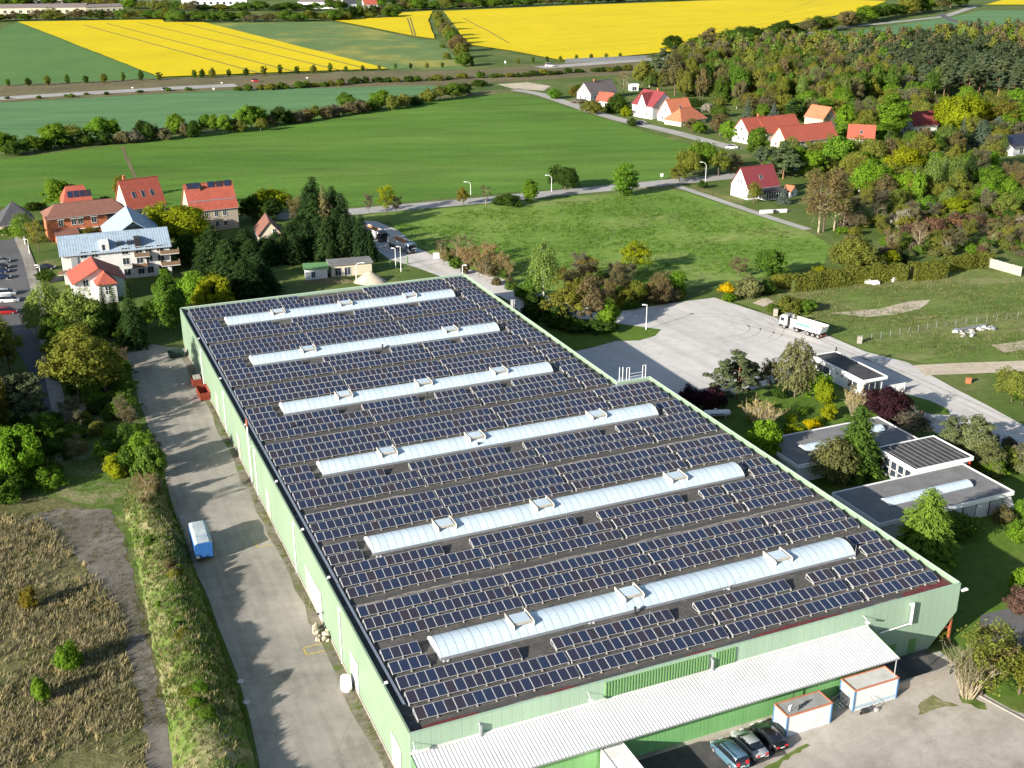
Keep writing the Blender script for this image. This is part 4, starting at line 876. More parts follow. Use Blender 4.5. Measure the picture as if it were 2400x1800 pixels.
if far_c:
    src = PROTO['thin_far'][0][0]; co = np.empty(len(src.vertices)*3, np.float32); src.vertices.foreach_get('co', co); co = co.reshape(-1, 3); tn = np.empty(len(src.polygons), np.float32); src.attributes['tint'].data.foreach_get('value', tn)
    for col in sorted({c[2] for c in far_c}):
        sub = [c for c in far_c if c[2] == col]; V = []
        for q, kind, _, h, w in sub:
            a = wr.uniform(0, 6.28); m = np.array([[math.cos(a), -math.sin(a), 0], [math.sin(a), math.cos(a), 0], [0, 0, 1]]); V.append((co*np.array([w/8, w/8, h/10])) @ m.T + np.array([q.x, q.y, 0]))
        V = np.concatenate(V); k = len(V)//4; me = bpy.data.meshes.new('wood'); me.vertices.add(4*k); me.loops.add(4*k); me.polygons.add(k)
        me.vertices.foreach_set('co', V.astype(np.float32).ravel()); me.loops.foreach_set('vertex_index', np.arange(4*k, dtype=np.int32)); me.polygons.foreach_set('loop_start', np.arange(0, 4*k, 4, dtype=np.int32)); me.polygons.foreach_set('loop_total', np.full(k, 4, dtype=np.int32))
        at = me.attributes.new('tint', 'FLOAT', 'FACE'); at.data.foreach_set('value', np.tile(tn, len(sub))); me.materials.append(M['leaf']); me.update(calc_edges=True)
        o = place('wood', me); o.color = (*COLR[col], 1); tag(o, 'far %s tree tops of the wood reading as one mass' % CDESC[col], 'wood', kind='stuff')
# ---- village and scrub in the east
grove('around the eastern village houses', 3, [('broad', 'olive', 40, 1150, 960, 150), ('broad', 'lush', 130, 1125, 900, 165), ('loose', 'olive', 230, 1140, 970, 150), ('shrub', 'sage', 330, 1120, 1000, 120), ('lush', 'bright', 290, 910, 790, 115), ('lush', 'mid', 470, 1020, 830, 155), ('pine', 'pinec', 510, 1110, 945, 110), ('bushy_pine', 'pinec', 650, 1160, 930, 220), ('spruce', 'blue', 420, 760, 635, 95), ('spruce', 'blue', 585, 800, 658, 100), ('pine', 'conif', 720, 800, 640, 125), ('broad', 'olive', 660, 720, 610, 140), ('birch', 'light', 840, 660, 420, 100), ('birch', 'light', 965, 700, 500, 145), ('birch', 'light', 1110, 660, 480, 120), ('birch', 'light', 1200, 650, 470, 120), ('lush', 'bright', 1040, 870, 690, 145), ('column', 'bright', 1340, 880, 622, 225), ('sparse', 'grey', 1150, 830, 650, 150), ('lush', 'bright', 1330, 660, 550, 130), ('loose', 'brown', 1540, 750, 560, 180), ('broad', 'yell', 1750, 870, 600, 240), ('broad', 'yell', 1900, 840, 640, 200), ('loose', 'orange', 2070, 850, 640, 185), ('spruce', 'blue', 1800, 970, 745, 90), ('thick_spruce', 'blue', 1930, 950, 770, 160), ('thick_spruce', 'blue', 2030, 910, 750, 140), ('spruce', 'pinec', 1330, 950, 830, 80), ('birch', 'light', 1700, 980, 800, 190), ('broad', 'lush', 990, 1090, 880, 210), ('broad', 'olive', 1190, 1080, 880, 220), ('lush', 'bright', 830, 1150, 980, 150), ('broad', 'bright', 1220, 1260, 1040, 290), ('broad', 'yell', 1420, 1160, 950, 215), ('birch', 'light', 1600, 1290, 990, 125), ('birch', 'light', 1680, 1250, 1000, 125), ('birch', 'light', 1750, 1280, 1000, 135), ('thick_spruce', 'conif', 1850, 1210, 1000, 120), ('sparse', 'brown', 910, 1500, 1105, 350), ('bare', 'straw', 880, 1505, 1150, 300), ('bare', 'brown', 980, 1495, 1180, 240), ('bare', 'straw', 1040, 1490, 1330, 115), ('bare', 'grey', 1250, 1455, 1310, 140), ('shrub', 'lush', 1560, 1400, 1275, 160), ('lush', 'yell', 1750, 1395, 1285, 185), ('shrub', 'blossom', 1430, 1480, 1360, 150), ('shrub', 'red', 1500, 1560, 1440, 200), ('shrub', 'red', 1610, 1540, 1410, 150), ('shrub', 'red', 1760, 1490, 1395, 160), ('shrub', 'red', 1870, 1475, 1390, 130), ('bare', 'straw', 1525, 1630, 1440, 160), ('bare', 'straw', 1330, 1645, 1480, 100), ('bare', 'straw', 1700, 1645, 1530, 100), ('loose', 'olive', 460, 1320, 1190, 120), ('spruce', 'blue', 655, 1320, 1190, 100), ('shrub', 'darkg', 130, 1220, 1170, 65), ('lush', 'lush', 1990, 1260, 1090, 190), ('sparse', 'brown', 2110, 1260, 1060, 150), ('sparse', 'brown', 2190, 1320, 1110, 150), ('loose', 'light', 2090, 1420, 1240, 150), ('sparse', 'grey', 1960, 1400, 1230, 120), ('shrub', 'blossom', 2180, 1480, 1400, 130), ('loose', 'olive', 2000, 1080, 900, 150), ('birch', 'light', 2050, 1010, 850, 90), ('sparse', 'brown', 1900, 1130, 970, 120), ('lush', 'mid', 1480, 970, 850, 110), ('lush', 'mid', 240, 760, 690, 110), ('loose', 'brown', 240, 880, 740, 150), ('lush', 'lush', 100, 870, 790, 90), ('shrub', 'darkg', 60, 680, 640, 110), ('loose', 'brown', 60, 860, 770, 110), ('shrub', 'blossom', 160, 730, 670, 70), ('broad', 'mid', 590, 1120, 1000, 130), ('lush', 'darkg', 760, 1080, 960, 110), ('lush', 'lush', 1530, 1000, 880, 120)])
grove('beside the north-eastern lane', 2, [('bare', 'straw', 1830, 620, 470, 130), ('thick_spruce', 'darkg', 1790, 720, 600, 180), ('thick_spruce', 'darkg', 1745, 715, 625, 90), ('broad', 'olive', 1620, 740, 650, 130), ('shrub', 'lush', 1380, 640, 580, 100), ('loose', 'orange', 1505, 640, 560, 75), ('shrub', 'yell', 1845, 750, 690, 70), ('shrub', 'darkg', 1880, 815, 770, 65), ('shrub', 'blossom', 1540, 665, 640, 110), ('shrub', 'darkg', 1560, 590, 545, 90), ('lush', 'olive', 1950, 560, 400, 130), ('pine', 'pinec', 2060, 560, 320, 180), ('loose', 'brown', 2160, 620, 350, 180)])
grove('along the country road', 2, [('column', 'lush', 1222, 1310, 1168, 112), ('broad', 'darkg', 1450, 1230, 1070, 205), ('column', 'bright', 1832, 1270, 1055, 155), ('shrub', 'darkg', 1080, 1335, 1262, 180), ('loose', 'orange', 790, 1330, 1220, 90), ('bare', 'brown', 935, 1330, 1200, 90), ('sparse', 'grey', 180, 1385, 1260, 80), ('sparse', 'yell', 290, 1390, 1210, 150), ('sparse', 'grey', 355, 1385, 1270, 110), ('loose', 'olive', 2190, 1180, 1070, 130)])
scr = random.Random(31); its = []
scrub = [GC(6, x, y) for x, y in ((1000, 160), (1280, 140), (1500, 60), (1800, -60), (2230, -120), (2240, 330), (1990, 300), (1700, 330), (1300, 360), (1100, 330))]
for i in range(110):
    x, y = scr.uniform(950, 2230), scr.uniform(-120, 340)
    q = GC(6, x, y)
    if not in_poly(q, scrub): continue
    k, c = scr.choice([('shrub', 'olive'), ('shrub', 'grey'), ('shrub', 'mid'), ('sparse', 'grey'), ('sparse', 'brown'), ('shrub', 'lush'), ('shrub', 'sage'), ('loose', 'olive'), ('bare', 'straw'), ('shrub', 'red')]); h = scr.uniform(45, 110) if k != 'shrub' else scr.uniform(30, 70)
    its.append((k, c, x, y, y - h, scr.uniform(60, 130)))
grove('in scrub behind the clipped hedge', 6, its)
grove('between meadow and gravel yard', 6, [('broad', 'olive', 1090, 375, 150, 250), ('lush', 'yell', 1340, 345, 240, 115), ('thick_spruce', 'conif', 1440, 325, 235, 75), ('lush', 'mid', 560, 425, 250, 185), ('sparse', 'brown', 360, 410, 295, 150), ('shrub', 'sage', 430, 550, 410, 155), ('shrub', 'darkg', 540, 525, 430, 120), ('shrub', 'forsy', 285, 515, 455, 95), ('shrub', 'olive', 700, 640, 540, 170), ('shrub', 'mid', 800, 640, 560, 130), ('shrub', 'yell', 880, 390, 345, 100), ('shrub', 'olive', 640, 470, 390, 150), ('shrub', 'lush', 300, 570, 520, 90), ('shrub', 'mid', 590, 650, 590, 100)])
grove('round the gatehouse and office', 6, [('bushy_pine', 'pinec', 350, 1200, 905, 300), ('willow', 'sage', 725, 1190, 800, 280), ('loose', 'grey', 560, 1140, 930, 150), ('shrub', 'bright', 870, 1190, 1025, 170), ('shrub', 'yell', 915, 1240, 1085, 130), ('shrub', 'purple', 60, 1280, 1125, 170), ('shrub', 'purple', 190, 1285, 1135, 180), ('stems', 'straw', 500, 1400, 1190, 340), ('stems', 'straw', 1110, 1310, 1110, 230), ('broad', 'purple', 1310, 1350, 1130, 300), ('shrub', 'bright', 1400, 1365, 1250, 120), ('loose', 'grey', 1490, 1455, 1280, 225), ('shrub', 'forsy', 835, 1395, 1340, 115), ('shrub', 'yell', 730, 1425, 1378, 120), ('thick_spruce', 'darkg', 1110, 1700, 1235, 330), ('willow', 'sage', 970, 1740, 1445, 320), ('lush', 'bright', 520, 1640, 1365, 250), ('column', 'sage', 1730, 1570, 1330, 170), ('column', 'sage', 1880, 1610, 1330, 200), ('column', 'sage', 1975, 1670, 1480, 190), ('broad', 'olive', 2130, 1220, 1000, 190), ('shrub', 'olive', 2120, 1640, 1520, 150), ('shrub', 'yell', 1930, 1660, 1590, 100), ('shrub', 'orange', 1300, 1660, 1560, 150), ('shrub', 'purple', 20, 1250, 1150, 120), ('shrub', 'darkg', 620, 1190, 1120, 110), ('shrub', 'yell', 940, 1330, 1240, 120), ('lush', 'mid', 2200, 1240, 1100, 120), ('shrub', 'grey', 2190, 1640, 1500, 160), ('shrub', 'lush', 2010, 1700, 1600, 150)])
grove('beside the office lawn', 9, [('thick_spruce', 'mid', 1555, 315, -160, 400), ('shrub', 'mid', 1760, 130, 0, 260), ('shrub', 'brown', 2080, 70, -30, 120), ('stems', 'grey', 1840, 1200, 830, 380), ('sparse', 'olive', 1930, 1190, 780, 430), ('shrub', 'olive', 1640, 800, 690, 180), ('shrub', 'red', 2190, 660, 500, 200), ('shrub', 'bright', 2190, 520, 370, 130), ('loose', 'olive', 2180, 1180, 860, 300), ('sparse', 'brown', 1990, 1150, 790, 380), ('shrub', 'lush', 2180, 180, 60, 140), ('shrub', 'lush', 2200, 40, -80, 120)])
grove('in front of the gravel yard', 5, [('birch', 'light', 1310, 580, 150, 215), ('loose', 'olive', 1490, 720, 440, 300), ('loose', 'brown', 1620, 740, 430, 250), ('lush', 'bright', 1735, 755, 570, 165), ('bare', 'straw', 750, 325, 150, 120), ('bare', 'brown', 830, 320, 150, 110), ('sparse', 'straw', 960, 380, 200, 170), ('sparse', 'straw', 1050, 410, 260, 110), ('sparse', 'orange', 1600, 430, 295, 190), ('sparse', 'brown', 1790, 530, 330, 130), ('loose', 'yell', 1905, 385, 168, 200), ('lush', 'bright', 2170, 530, 380, 125), ('shrub', 'darkg', 1270, 680, 520, 200), ('shrub', 'darkg', 1390, 730, 600, 200), ('shrub', 'mid', 1180, 560, 470, 130), ('shrub', 'olive', 1900, 560, 460, 180), ('shrub', 'brown', 2050, 580, 470, 170), ('shrub', 'grey', 2130, 560, 480, 130), ('shrub', 'olive', 1830, 600, 500, 150), ('sparse', 'straw', 1090, 425, 320, 80), ('shrub', 'darkg', 1500, 760, 680, 260), ('lush', 'mid', 1230, 570, 400, 150), ('shrub', 'mid', 700, 270, 220, 90), ('shrub', 'brown', 960, 400, 320, 120), ('shrub', 'darkg', 1680, 770, 690, 200)])
grove('in the western housing area', 1, [('lush', 'lush', 400, 1360, 1165, 175), ('loose', 'orange', 785, 1290, 1145, 110), ('birch', 'lush', 165, 1585, 1365, 170), ('sparse', 'olive', 255, 1640, 1440, 140), ('broad', 'yell', 1190, 1600, 1315, 430), ('loose', 'orange', 590, 1560, 1480, 140), ('broad', 'yell', 1760, 1400, 1210, 240), ('lush', 'darkg', 1640, 1430, 1280, 170), ('lush', 'darkg', 1770, 1430, 1300, 170), ('shrub', 'darkg', 230, 1360, 1310, 140), ('shrub', 'darkg', 680, 1320, 1280, 120), ('shrub', 'darkg', 600, 1330, 1290, 110), ('shrub', 'mid', 40, 1520, 1470, 130)])
Z4 = 360/2212/K; oz = lambda x, y: ((600 + x*360/2212 - 0)/K, (380 + y*360/2212)/K)
con = [('thick_spruce', 'conif', 850, 1010, 190, 330), ('thick_spruce', 'conif', 760, 1030, 330, 300), ('spruce', 'brown', 1000, 1070, 310, 330), ('thick_spruce', 'conif', 1120, 1020, 330, 300), ('thick_spruce', 'conif', 1240, 1040, 430, 290), ('sparse', 'brown', 600, 1010, 520, 220), ('thick_spruce', 'conif', 500, 1270, 850, 300), ('thick_spruce', 'conif', 750, 1370, 800, 320), ('thick_spruce', 'conif', 1050, 1420, 750, 330), ('thick_spruce', 'conif', 1300, 1400, 720, 330), ('thick_spruce', 'conif', 1530, 1420, 740, 270), ('thick_spruce', 'conif', 1650, 1430, 960, 190), ('thick_spruce', 'conif', 300, 1320, 1000, 320), ('thick_spruce', 'conif', 110, 1370, 1080, 300), ('spruce', 'conif', 1075, 1500, 1080, 160), ('shrub', 'bright', 850, 940, 850, 130), ('thick_spruce', 'conif', 900, 1250, 760, 300), ('thick_spruce', 'conif', 1420, 1250, 760, 280), ('thick_spruce', 'conif', 620, 1120, 760, 300), ('thick_spruce', 'conif', 1180, 1180, 640, 300), ('thick_spruce', 'conif', 400, 1420, 1050, 300), ('thick_spruce', 'conif', 200, 1460, 1120, 300), ('thick_spruce', 'conif', -60, 1420, 1100, 320), ('thick_spruce', 'conif', 560, 1440, 1020, 300), ('thick_spruce', 'conif', -150, 1300, 950, 320), ('thick_spruce', 'conif', 850, 1060, 420, 420)]
grove('in the stand behind the warehouse', 1, [(k, c, *oz(x, yb), oz(x, yt)[1], w*Z4*1.35) for k, c, x, yb, yt, w in con])
grove('between warehouse and housing', 4, [('thick_spruce', 'conif', 1400, 420, 70, 290), ('thick_spruce', 'conif', 1600, 575, 285, 280), ('thick_spruce', 'conif', 1500, 470, 150, 280), ('thick_spruce', 'conif', 1690, 520, 260, 260), ('thick_spruce', 'conif', 1330, 440, 260, 200), ('lush', 'mid', 1180, 560, 420, 190), ('lush', 'darkg', 1230, 330, 150, 200), ('lush', 'darkg', 1320, 330, 160, 190), ('birch', 'light', 330, 830, 430, 270), ('loose', 'light', 520, 850, 465, 280), ('birch', 'light', 225, 790, 555, 140), ('loose', 'olive', 520, 1230, 765, 430), ('loose', 'olive', 690, 1190, 850, 270), ('spruce', 'conif', 870, 870, 425, 200), ('spruce', 'darkg', 690, 740, 450, 130), ('spruce', 'darkg', 765, 790, 450, 140), ('lush', 'mid', 1120, 760, 430, 240), ('lush', 'bright', 1260, 640, 390, 200), ('broad', 'yell', 1390, 650, 385, 270), ('loose', 'olive', 70, 1060, 680, 210), ('bushy_pine', 'pinec', 180, 1390, 1005, 280), ('broad', 'bright', 90, 1740, 1365, 330), ('shrub', 'lush', 940, 1660, 1420, 180), ('shrub', 'mid', 985, 1730, 1500, 190), ('loose', 'orange', 15, 1440, 1050, 130), ('shrub', 'yell', 760, 1670, 1560, 140), ('lush', 'mid', 640, 840, 600, 220), ('lush', 'mid', 400, 900, 680, 220), ('shrub', 'lush', 1070, 450, 355, 80), ('shrub', 'darkg', 300, 440, 370, 120), ('shrub', 'mid', 820, 850, 720, 150), ('loose', 'mid', 950, 770, 600, 160), ('shrub', 'olive', 340, 1700, 1600, 130), ('shrub', 'darkg', 1000, 640, 560, 150), ('shrub', 'lush', 650, 1250, 1160, 150), ('loose', 'olive', 600, 1000, 800, 230), ('lush', 'olive', 430, 1030, 800, 220), ('shrub', 'mid', 800, 1330, 1230, 160), ('loose', 'mid', 830, 1560, 1380, 150)])
grove('on the western waste ground', 7, [('bare', 'straw', 960, 310, 20, 190), ('shrub', 'brown', 1060, 570, 455, 110), ('shrub', 'bright', 1085, 650, 545, 120), ('shrub', 'bright', 1140, 740, 630, 130), ('shrub', 'bright', 275, 1500, 1370, 120), ('shrub', 'lush', 445, 1295, 1140, 165), ('shrub', 'orange', 190, 900, 775, 110), ('shrub', 'blossom', 1365, 1680, 1590, 110), ('shrub', 'mid', 60, 180, 20, 260), ('shrub', 'lush', 330, 100, -20, 200), ('shrub', 'yell', 760, 60, -50, 130), ('shrub', 'brown', 1000, 200, 40, 90)])
def scatter(area, crop, poly, n, kinds, seed, hr, wr, keep=3.0):
    r = random.Random(seed); pp = [GC(crop, *q) for q in poly]; its = []; got = []
    xs = [q[0] for q in poly]; ys = [q[1] for q in poly]; k = 0
    while len(its) < n and k < n*30:
        k += 1; x, y = r.uniform(min(xs), max(xs)), r.uniform(min(ys), max(ys)); q = GC(crop, x, y)
        if not in_poly(q, pp) or any((q - g).length < keep for g in got) or any((q - Vector((hx, hy, 0))).length < hr_ for hx, hy, hr_ in KEEP): continue
        got.append(q); kd, c = r.choice(kinds); h = r.uniform(*hr)*(.5 if kd == 'shrub' else 1.0); its.append((kd, c, x, y, y - h, r.uniform(*wr)*(.8 if kd == 'shrub' else 1)))
    grove(area, crop, its)
BANKP = [('shrub', 'mid'), ('shrub', 'olive'), ('shrub', 'lush'), ('shrub', 'brown')]
for i in range(16):
    bs = trnd.uniform(.03, .95); q = bank_point(bs, trnd.uniform(.2, .7)); kd, c = BANKP[i % 4]; plant('shrub', kd, (q.x, q.y, q.z - .15), trnd.uniform(.6, 1.4), trnd.uniform(1.0, 2.2), c, '%s low shrub on the bank, %s counted from the far end' % (CDESC[c], ORD[i]), 'shrub', 'low shrubs on the bank')
KEEP = [(G(X, Y).x, G(X, Y).y, rr_) for X, Y, rr_ in ((1415, 232, 12), (1500, 268, 15), (1530, 272, 14), (1600, 285, 13), (1625, 290, 12), (1780, 330, 12), (1840, 325, 14), (1880, 340, 14), (1930, 335, 12), (1905, 298, 11), (2015, 340, 12), (1790, 460, 14), (1770, 480, 11), (2165, 312, 12), (2400, 360, 14), (1860, 462, 6), (2395, 392, 14), (2385, 420, 12), (2165, 335, 11), (2012, 365, 10), (1885, 362, 11), (1935, 355, 9), (1840, 352, 9), (1905, 318, 9))]
GREENS = [('lush', 'lush'), ('lush', 'mid'), ('loose', 'olive'), ('loose', 'brown'), ('sparse', 'grey'), ('shrub', 'mid'), ('shrub', 'olive'), ('shrub', 'lush'), ('birch', 'light'), ('broad', 'olive'), ('lush', 'bright'), ('shrub', 'darkg'), ('sparse', 'olive')]
scatter('in the village gardens', 3, [(560, 700), (1000, 720), (1500, 700), (2220, 720), (2220, 1480), (1900, 1400), (1500, 1350), (1100, 1300), (900, 1180), (700, 1150), (640, 1000)], 190, GREENS, 41, (100, 185), (100, 175), 4.0)
scatter('in the eastern scrub', 3, [(900, 1180), (1100, 1300), (1500, 1350), (2220, 1480), (2230, 1659), (1300, 1659), (1150, 1560), (1000, 1500)], 90, [('shrub', 'olive'), ('shrub', 'mid'), ('shrub', 'lush'), ('sparse', 'grey'), ('shrub', 'sage'), ('loose', 'olive'), ('sparse', 'olive'), ('shrub', 'grey')], 50, (80, 140), (80, 140), 3.5)
scatter('behind the lane houses', 3, [(-240, 560), (0, 640), (300, 700), (520, 800), (560, 700), (300, 640), (0, 600), (-200, 500)], 26, GREENS, 42, (70, 120), (70, 120), 5.0)
scatter('in undergrowth west of the yard', 4, [(330, 1000), (800, 950), (900, 1300), (1000, 1500), (1010, 1700), (700, 1700), (300, 1560), (340, 1380), (560, 1260)], 60, [('shrub', 'mid'), ('shrub', 'lush'), ('shrub', 'olive'), ('shrub', 'darkg'), ('sparse', 'grey'), ('shrub', 'mid'), ('loose', 'mid')], 43, (110, 190), (110, 170), 2.2)
scatter('in the western scrub corner', 4, [(-60, 1350), (330, 1420), (300, 1560), (450, 1700), (300, 1760), (-60, 1700)], 26, [('shrub', 'mid'), ('shrub', 'lush'), ('shrub', 'darkg'), ('loose', 'mid')], 44, (120, 200), (120, 180), 2.5)
scatter('at the western picture edge', 4, [(-700, 900), (-150, 900), (-60, 1700), (-700, 1900)], 26, [('lush', 'mid'), ('loose', 'olive'), ('broad', 'lush')], 45, (330, 480), (240, 330), 6)
scatter('north of the truck road', 5, [(640, 250), (1000, 380), (1120, 440), (1130, 500), (900, 430), (640, 330)], 22, [('sparse', 'straw'), ('shrub', 'brown'), ('shrub', 'mid'), ('bare', 'brown')], 46, (80, 150), (70, 120), 3)
scatter('on the meadow rim by the gravel', 5, [(1400, 420), (1800, 430), (2212, 520), (2212, 590), (1850, 620), (1450, 560)], 34, [('sparse', 'brown'), ('shrub', 'olive'), ('shrub', 'brown'), ('shrub', 'mid'), ('sparse', 'grey'), ('loose', 'olive')], 47, (100, 170), (90, 160), 3)
scatter('in the office garden', 6, [(420, 1230), (600, 1260), (880, 1300), (920, 1400), (640, 1440), (460, 1420)], 10, [('shrub', 'mid'), ('shrub', 'yell'), ('shrub', 'lush')], 48, (60, 110), (70, 120), 3)
scatter('along the drive at the right edge', 6, [(1900, 1480), (2230, 1560), (2240, 1720), (1980, 1720)], 20, [('shrub', 'sage'), ('shrub', 'olive'), ('shrub', 'mid'), ('shrub', 'grey')], 49, (130, 200), (120, 170), 3)
# clipped hedge between the scrub and the dry meadow
M['core_green'] = plain('inner_leaves', (.045, .06, .015), .9, var=.4, scale=3)  # dark green of the core box inside each hedge
def hedge(name, label, a, b, w, h, col, n):
    rs = np.random.RandomState(int(a.x) % 97); L = (b - a).length; d = (b - a).normalized(); pr = Vector((-d.y, d.x, 0))
    s = rs.uniform(0, 1, n); f = rs.randint(0, 3, n); q = rs.uniform(-1, 1, n); hh = h*(1 + .08*np.sin(s*L*1.1) + .06*np.sin(s*L*2.7))
    off = np.where(f == 0, -w/2, np.where(f == 1, w/2, q*w/2)) + rs.normal(size=n)*.18 + .2*np.sin(s*L*.8); z = np.where(f == 2, hh, hh*rs.uniform(0, 1, n)) + rs.normal(size=n)*.12
    C = np.array([[L*x, o, max(zz, .05)] for x, o, zz in zip(s, off, z)]); Nn = np.stack([rs.normal(size=n)*.4, np.where(f == 0, -1, np.where(f == 1, 1, 0)) + rs.normal(size=n)*.4, np.where(f == 2, 1., .3) + rs.normal(size=n)*.3], 1)
    root = thing(name, label, 'hedge', a, math.atan2(d.y, d.x), 'clipped hedge sections'); o = place('foliage', leaves_mesh('hedge_foliage', C, Nn, .2*rs.uniform(.7, 1.3, n), .6, rs.uniform(.2, .9, n), 'leaf', rs=rs), root); o.color = (*COLR[col], 1)
    o2 = MB().box(1.2, L - 1.2, -w*.28, w*.28, 0, h*.7).build('inner_branches', 'core_green', root)
hedge('clipped_hedge', 'first long clipped hedge section, left end by the gravel yard, olive green', GC(6, 690, 505), GC(6, 1080, 455), 3.2, 3.6, 'olive', 9000)
hedge('clipped_hedge', 'second clipped hedge section, in the middle, olive with brown tips', GC(6, 1085, 452), GC(6, 1430, 425), 3.2, 3.6, 'olive', 8000)
hedge('clipped_hedge', 'third clipped hedge section with rounded right end, olive green', GC(6, 1470, 430), GC(6, 1690, 410), 3.4, 3.8, 'olive', 6000)
hedge('clipped_hedge', 'farthest clipped hedge section near the concrete wall, olive green', GC(6, 1700, 375), GC(6, 1980, 335), 3.0, 3.2, 'olive', 6000)
hedge('dark_hedge', 'dark low evergreen hedge behind the north-eastern houses', GC(3, -10, 700), GC(3, 150, 690), 2.5, 3.0, 'darkg', 3000)
# ---- grass and straw tufts
def tufts(name, label, poly, n, h, col, seed, blades=6, spread=.35, rad=.16, on_bank=False):
    rs = np.random.RandomState(seed); P = np.array([(p[0], p[1]) for p in poly]); out = []; lo, hi = P.min(0), P.max(0)
    nz = lambda x, y: math.sin(x*.35 + 1) + math.sin(y*.31) + math.sin(x*.12 + y*.17)
    zs = None
    if on_bank: bpts = [bank_point(rs.uniform(0, 1), rs.uniform(.02, .98)) for _ in range(n)]; out = [np.array((q.x, q.y)) for q in bpts]; zs = np.array([q.z for q in bpts])
    while len(out) < n:
        q = rs.uniform(lo, hi)
        if in_poly(q, P) and nz(*q) + rs.uniform(-1.8, 1.8) > -.6: out.append(q)
    out = np.repeat(np.array(out), blades, 0); k = len(out); a = rs.uniform(0, 6.283, k); hs = np.repeat(rs.uniform(.5, 1.25, n), blades)*h*rs.uniform(.7, 1.1, k)
    base = np.stack([out[:, 0] + rs.normal(size=k)*rad, out[:, 1] + rs.normal(size=k)*rad, np.zeros(k) if zs is None else np.repeat(zs, blades) - .05], 1); lean = np.stack([np.cos(a)*spread*hs, np.sin(a)*spread*hs, hs], 1)
    side = np.stack([-np.sin(a), np.cos(a), np.zeros(k)], 1)*(hs*.13)[:, None]
    vs = np.stack([base - side, base + side, base + lean], 1).reshape(-1, 3)
    me = bpy.data.meshes.new(name); me.vertices.add(3*k); me.loops.add(3*k); me.polygons.add(k); me.vertices.foreach_set('co', vs.astype(np.float32).ravel()); me.loops.foreach_set('vertex_index', np.arange(3*k, dtype=np.int32)); me.polygons.foreach_set('loop_start', np.arange(0, 3*k, 3, dtype=np.int32)); me.polygons.foreach_set('loop_total', np.full(k, 3, dtype=np.int32))
    at = me.attributes.new('tint', 'FLOAT', 'FACE'); at.data.foreach_set('value', np.repeat(rs.uniform(0, 1, n), blades).astype(np.float32)); me.materials.append(M['leaf']); me.update(calc_edges=True)
    o = place(name, me); o.color = (*col, 1); tag(o, label, 'grass', kind='stuff')
wp = [GC(7, x, y) for x, y in ((0, 250), (250, 330), (420, 460), (600, 700), (740, 860), (800, 960), (840, 1300), (900, 1659))] + [G(360, 1900), G(-200, 1900), G(-100, 1230)]
tufts('straw_grass', 'tufts of pale dry grass over the western waste ground', wp, 2300, .6, (.34, .30, .185), 1, 14, .75, .34)
tufts('green_grass', 'low green weeds between the dry tufts on the waste ground', wp, 5200, .35, (.13, .145, .05), 2, 6, .8)
pw = [GC(7, x, y) for x, y in ((120, 260), (700, 260), (820, 480), (880, 800), (960, 1200), (1090, 1659), (900, 1659), (800, 1280), (780, 1000), (740, 800), (560, 600), (330, 420))]
tufts('path_weeds', 'low weeds creeping over the old pavement', pw, 1300, .28, (.14, .145, .06), 12, 6, .9, .3)
bp_ = [(0, 0), (1, 0), (1, 1)]
tufts('bank_grass', 'long green grass on the bank beside the west yard', bp_, 4200, .42, (.105, .165, .032), 3, 7, .6, on_bank=True)
tufts('bank_straw', 'dry grass mixed into the green bank', bp_, 1900, .5, (.32, .29, .17), 4, 7, .6, on_bank=True)
dm = D((1640, 640), (1880, 585), (2150, 595), (2212, 610), (2212, 775), (1995, 775), (1870, 745), (1795, 715), (1690, 680))
tufts('meadow_tufts', 'coarse green tufts across the dry meadow', dm, 4800, .34, (.13, .18, .045), 5, 6, .7, .35)
tufts('meadow_straw', 'pale straw tufts across the dry meadow', dm, 2200, .36, (.30, .27, .16), 6, 6, .7, .35)
mm = D((840, 490), (1000, 455), (1440, 418), (1600, 462), (1780, 535), (1640, 590), (1300, 620), (1100, 605), (930, 540))
tufts('meadow_grass', 'long grass clumps over the green meadow', mm, 7000, .6, (.105, .20, .03), 7, 5, rad=.35)

ww = [W(-.1, -30), W(-1.1, -30), W(-1.0, 60), W(-1.2, 140), W(-.1, 140)]
tufts('wall_weeds', 'weeds sprouting along the foot of the west wall', ww, 420, .3, (.15, .19, .04), 21, 7, .7, .15)
ye = [GC(7, x, y) for x, y in ((1085, 190), (1175, 400), (1262, 620), (1310, 800), (1400, 1060), (1480, 1280), (1550, 1480), (1600, 1659), (1575, 1659), (1525, 1480), (1455, 1280), (1375, 1060), (1285, 800), (1240, 620), (1150, 400), (1065, 190))]
tufts('edge_grass', 'ragged grass fringe along the edge of the west yard', ye, 900, .3, (.12, .19, .03), 22, 7, .8, .25)
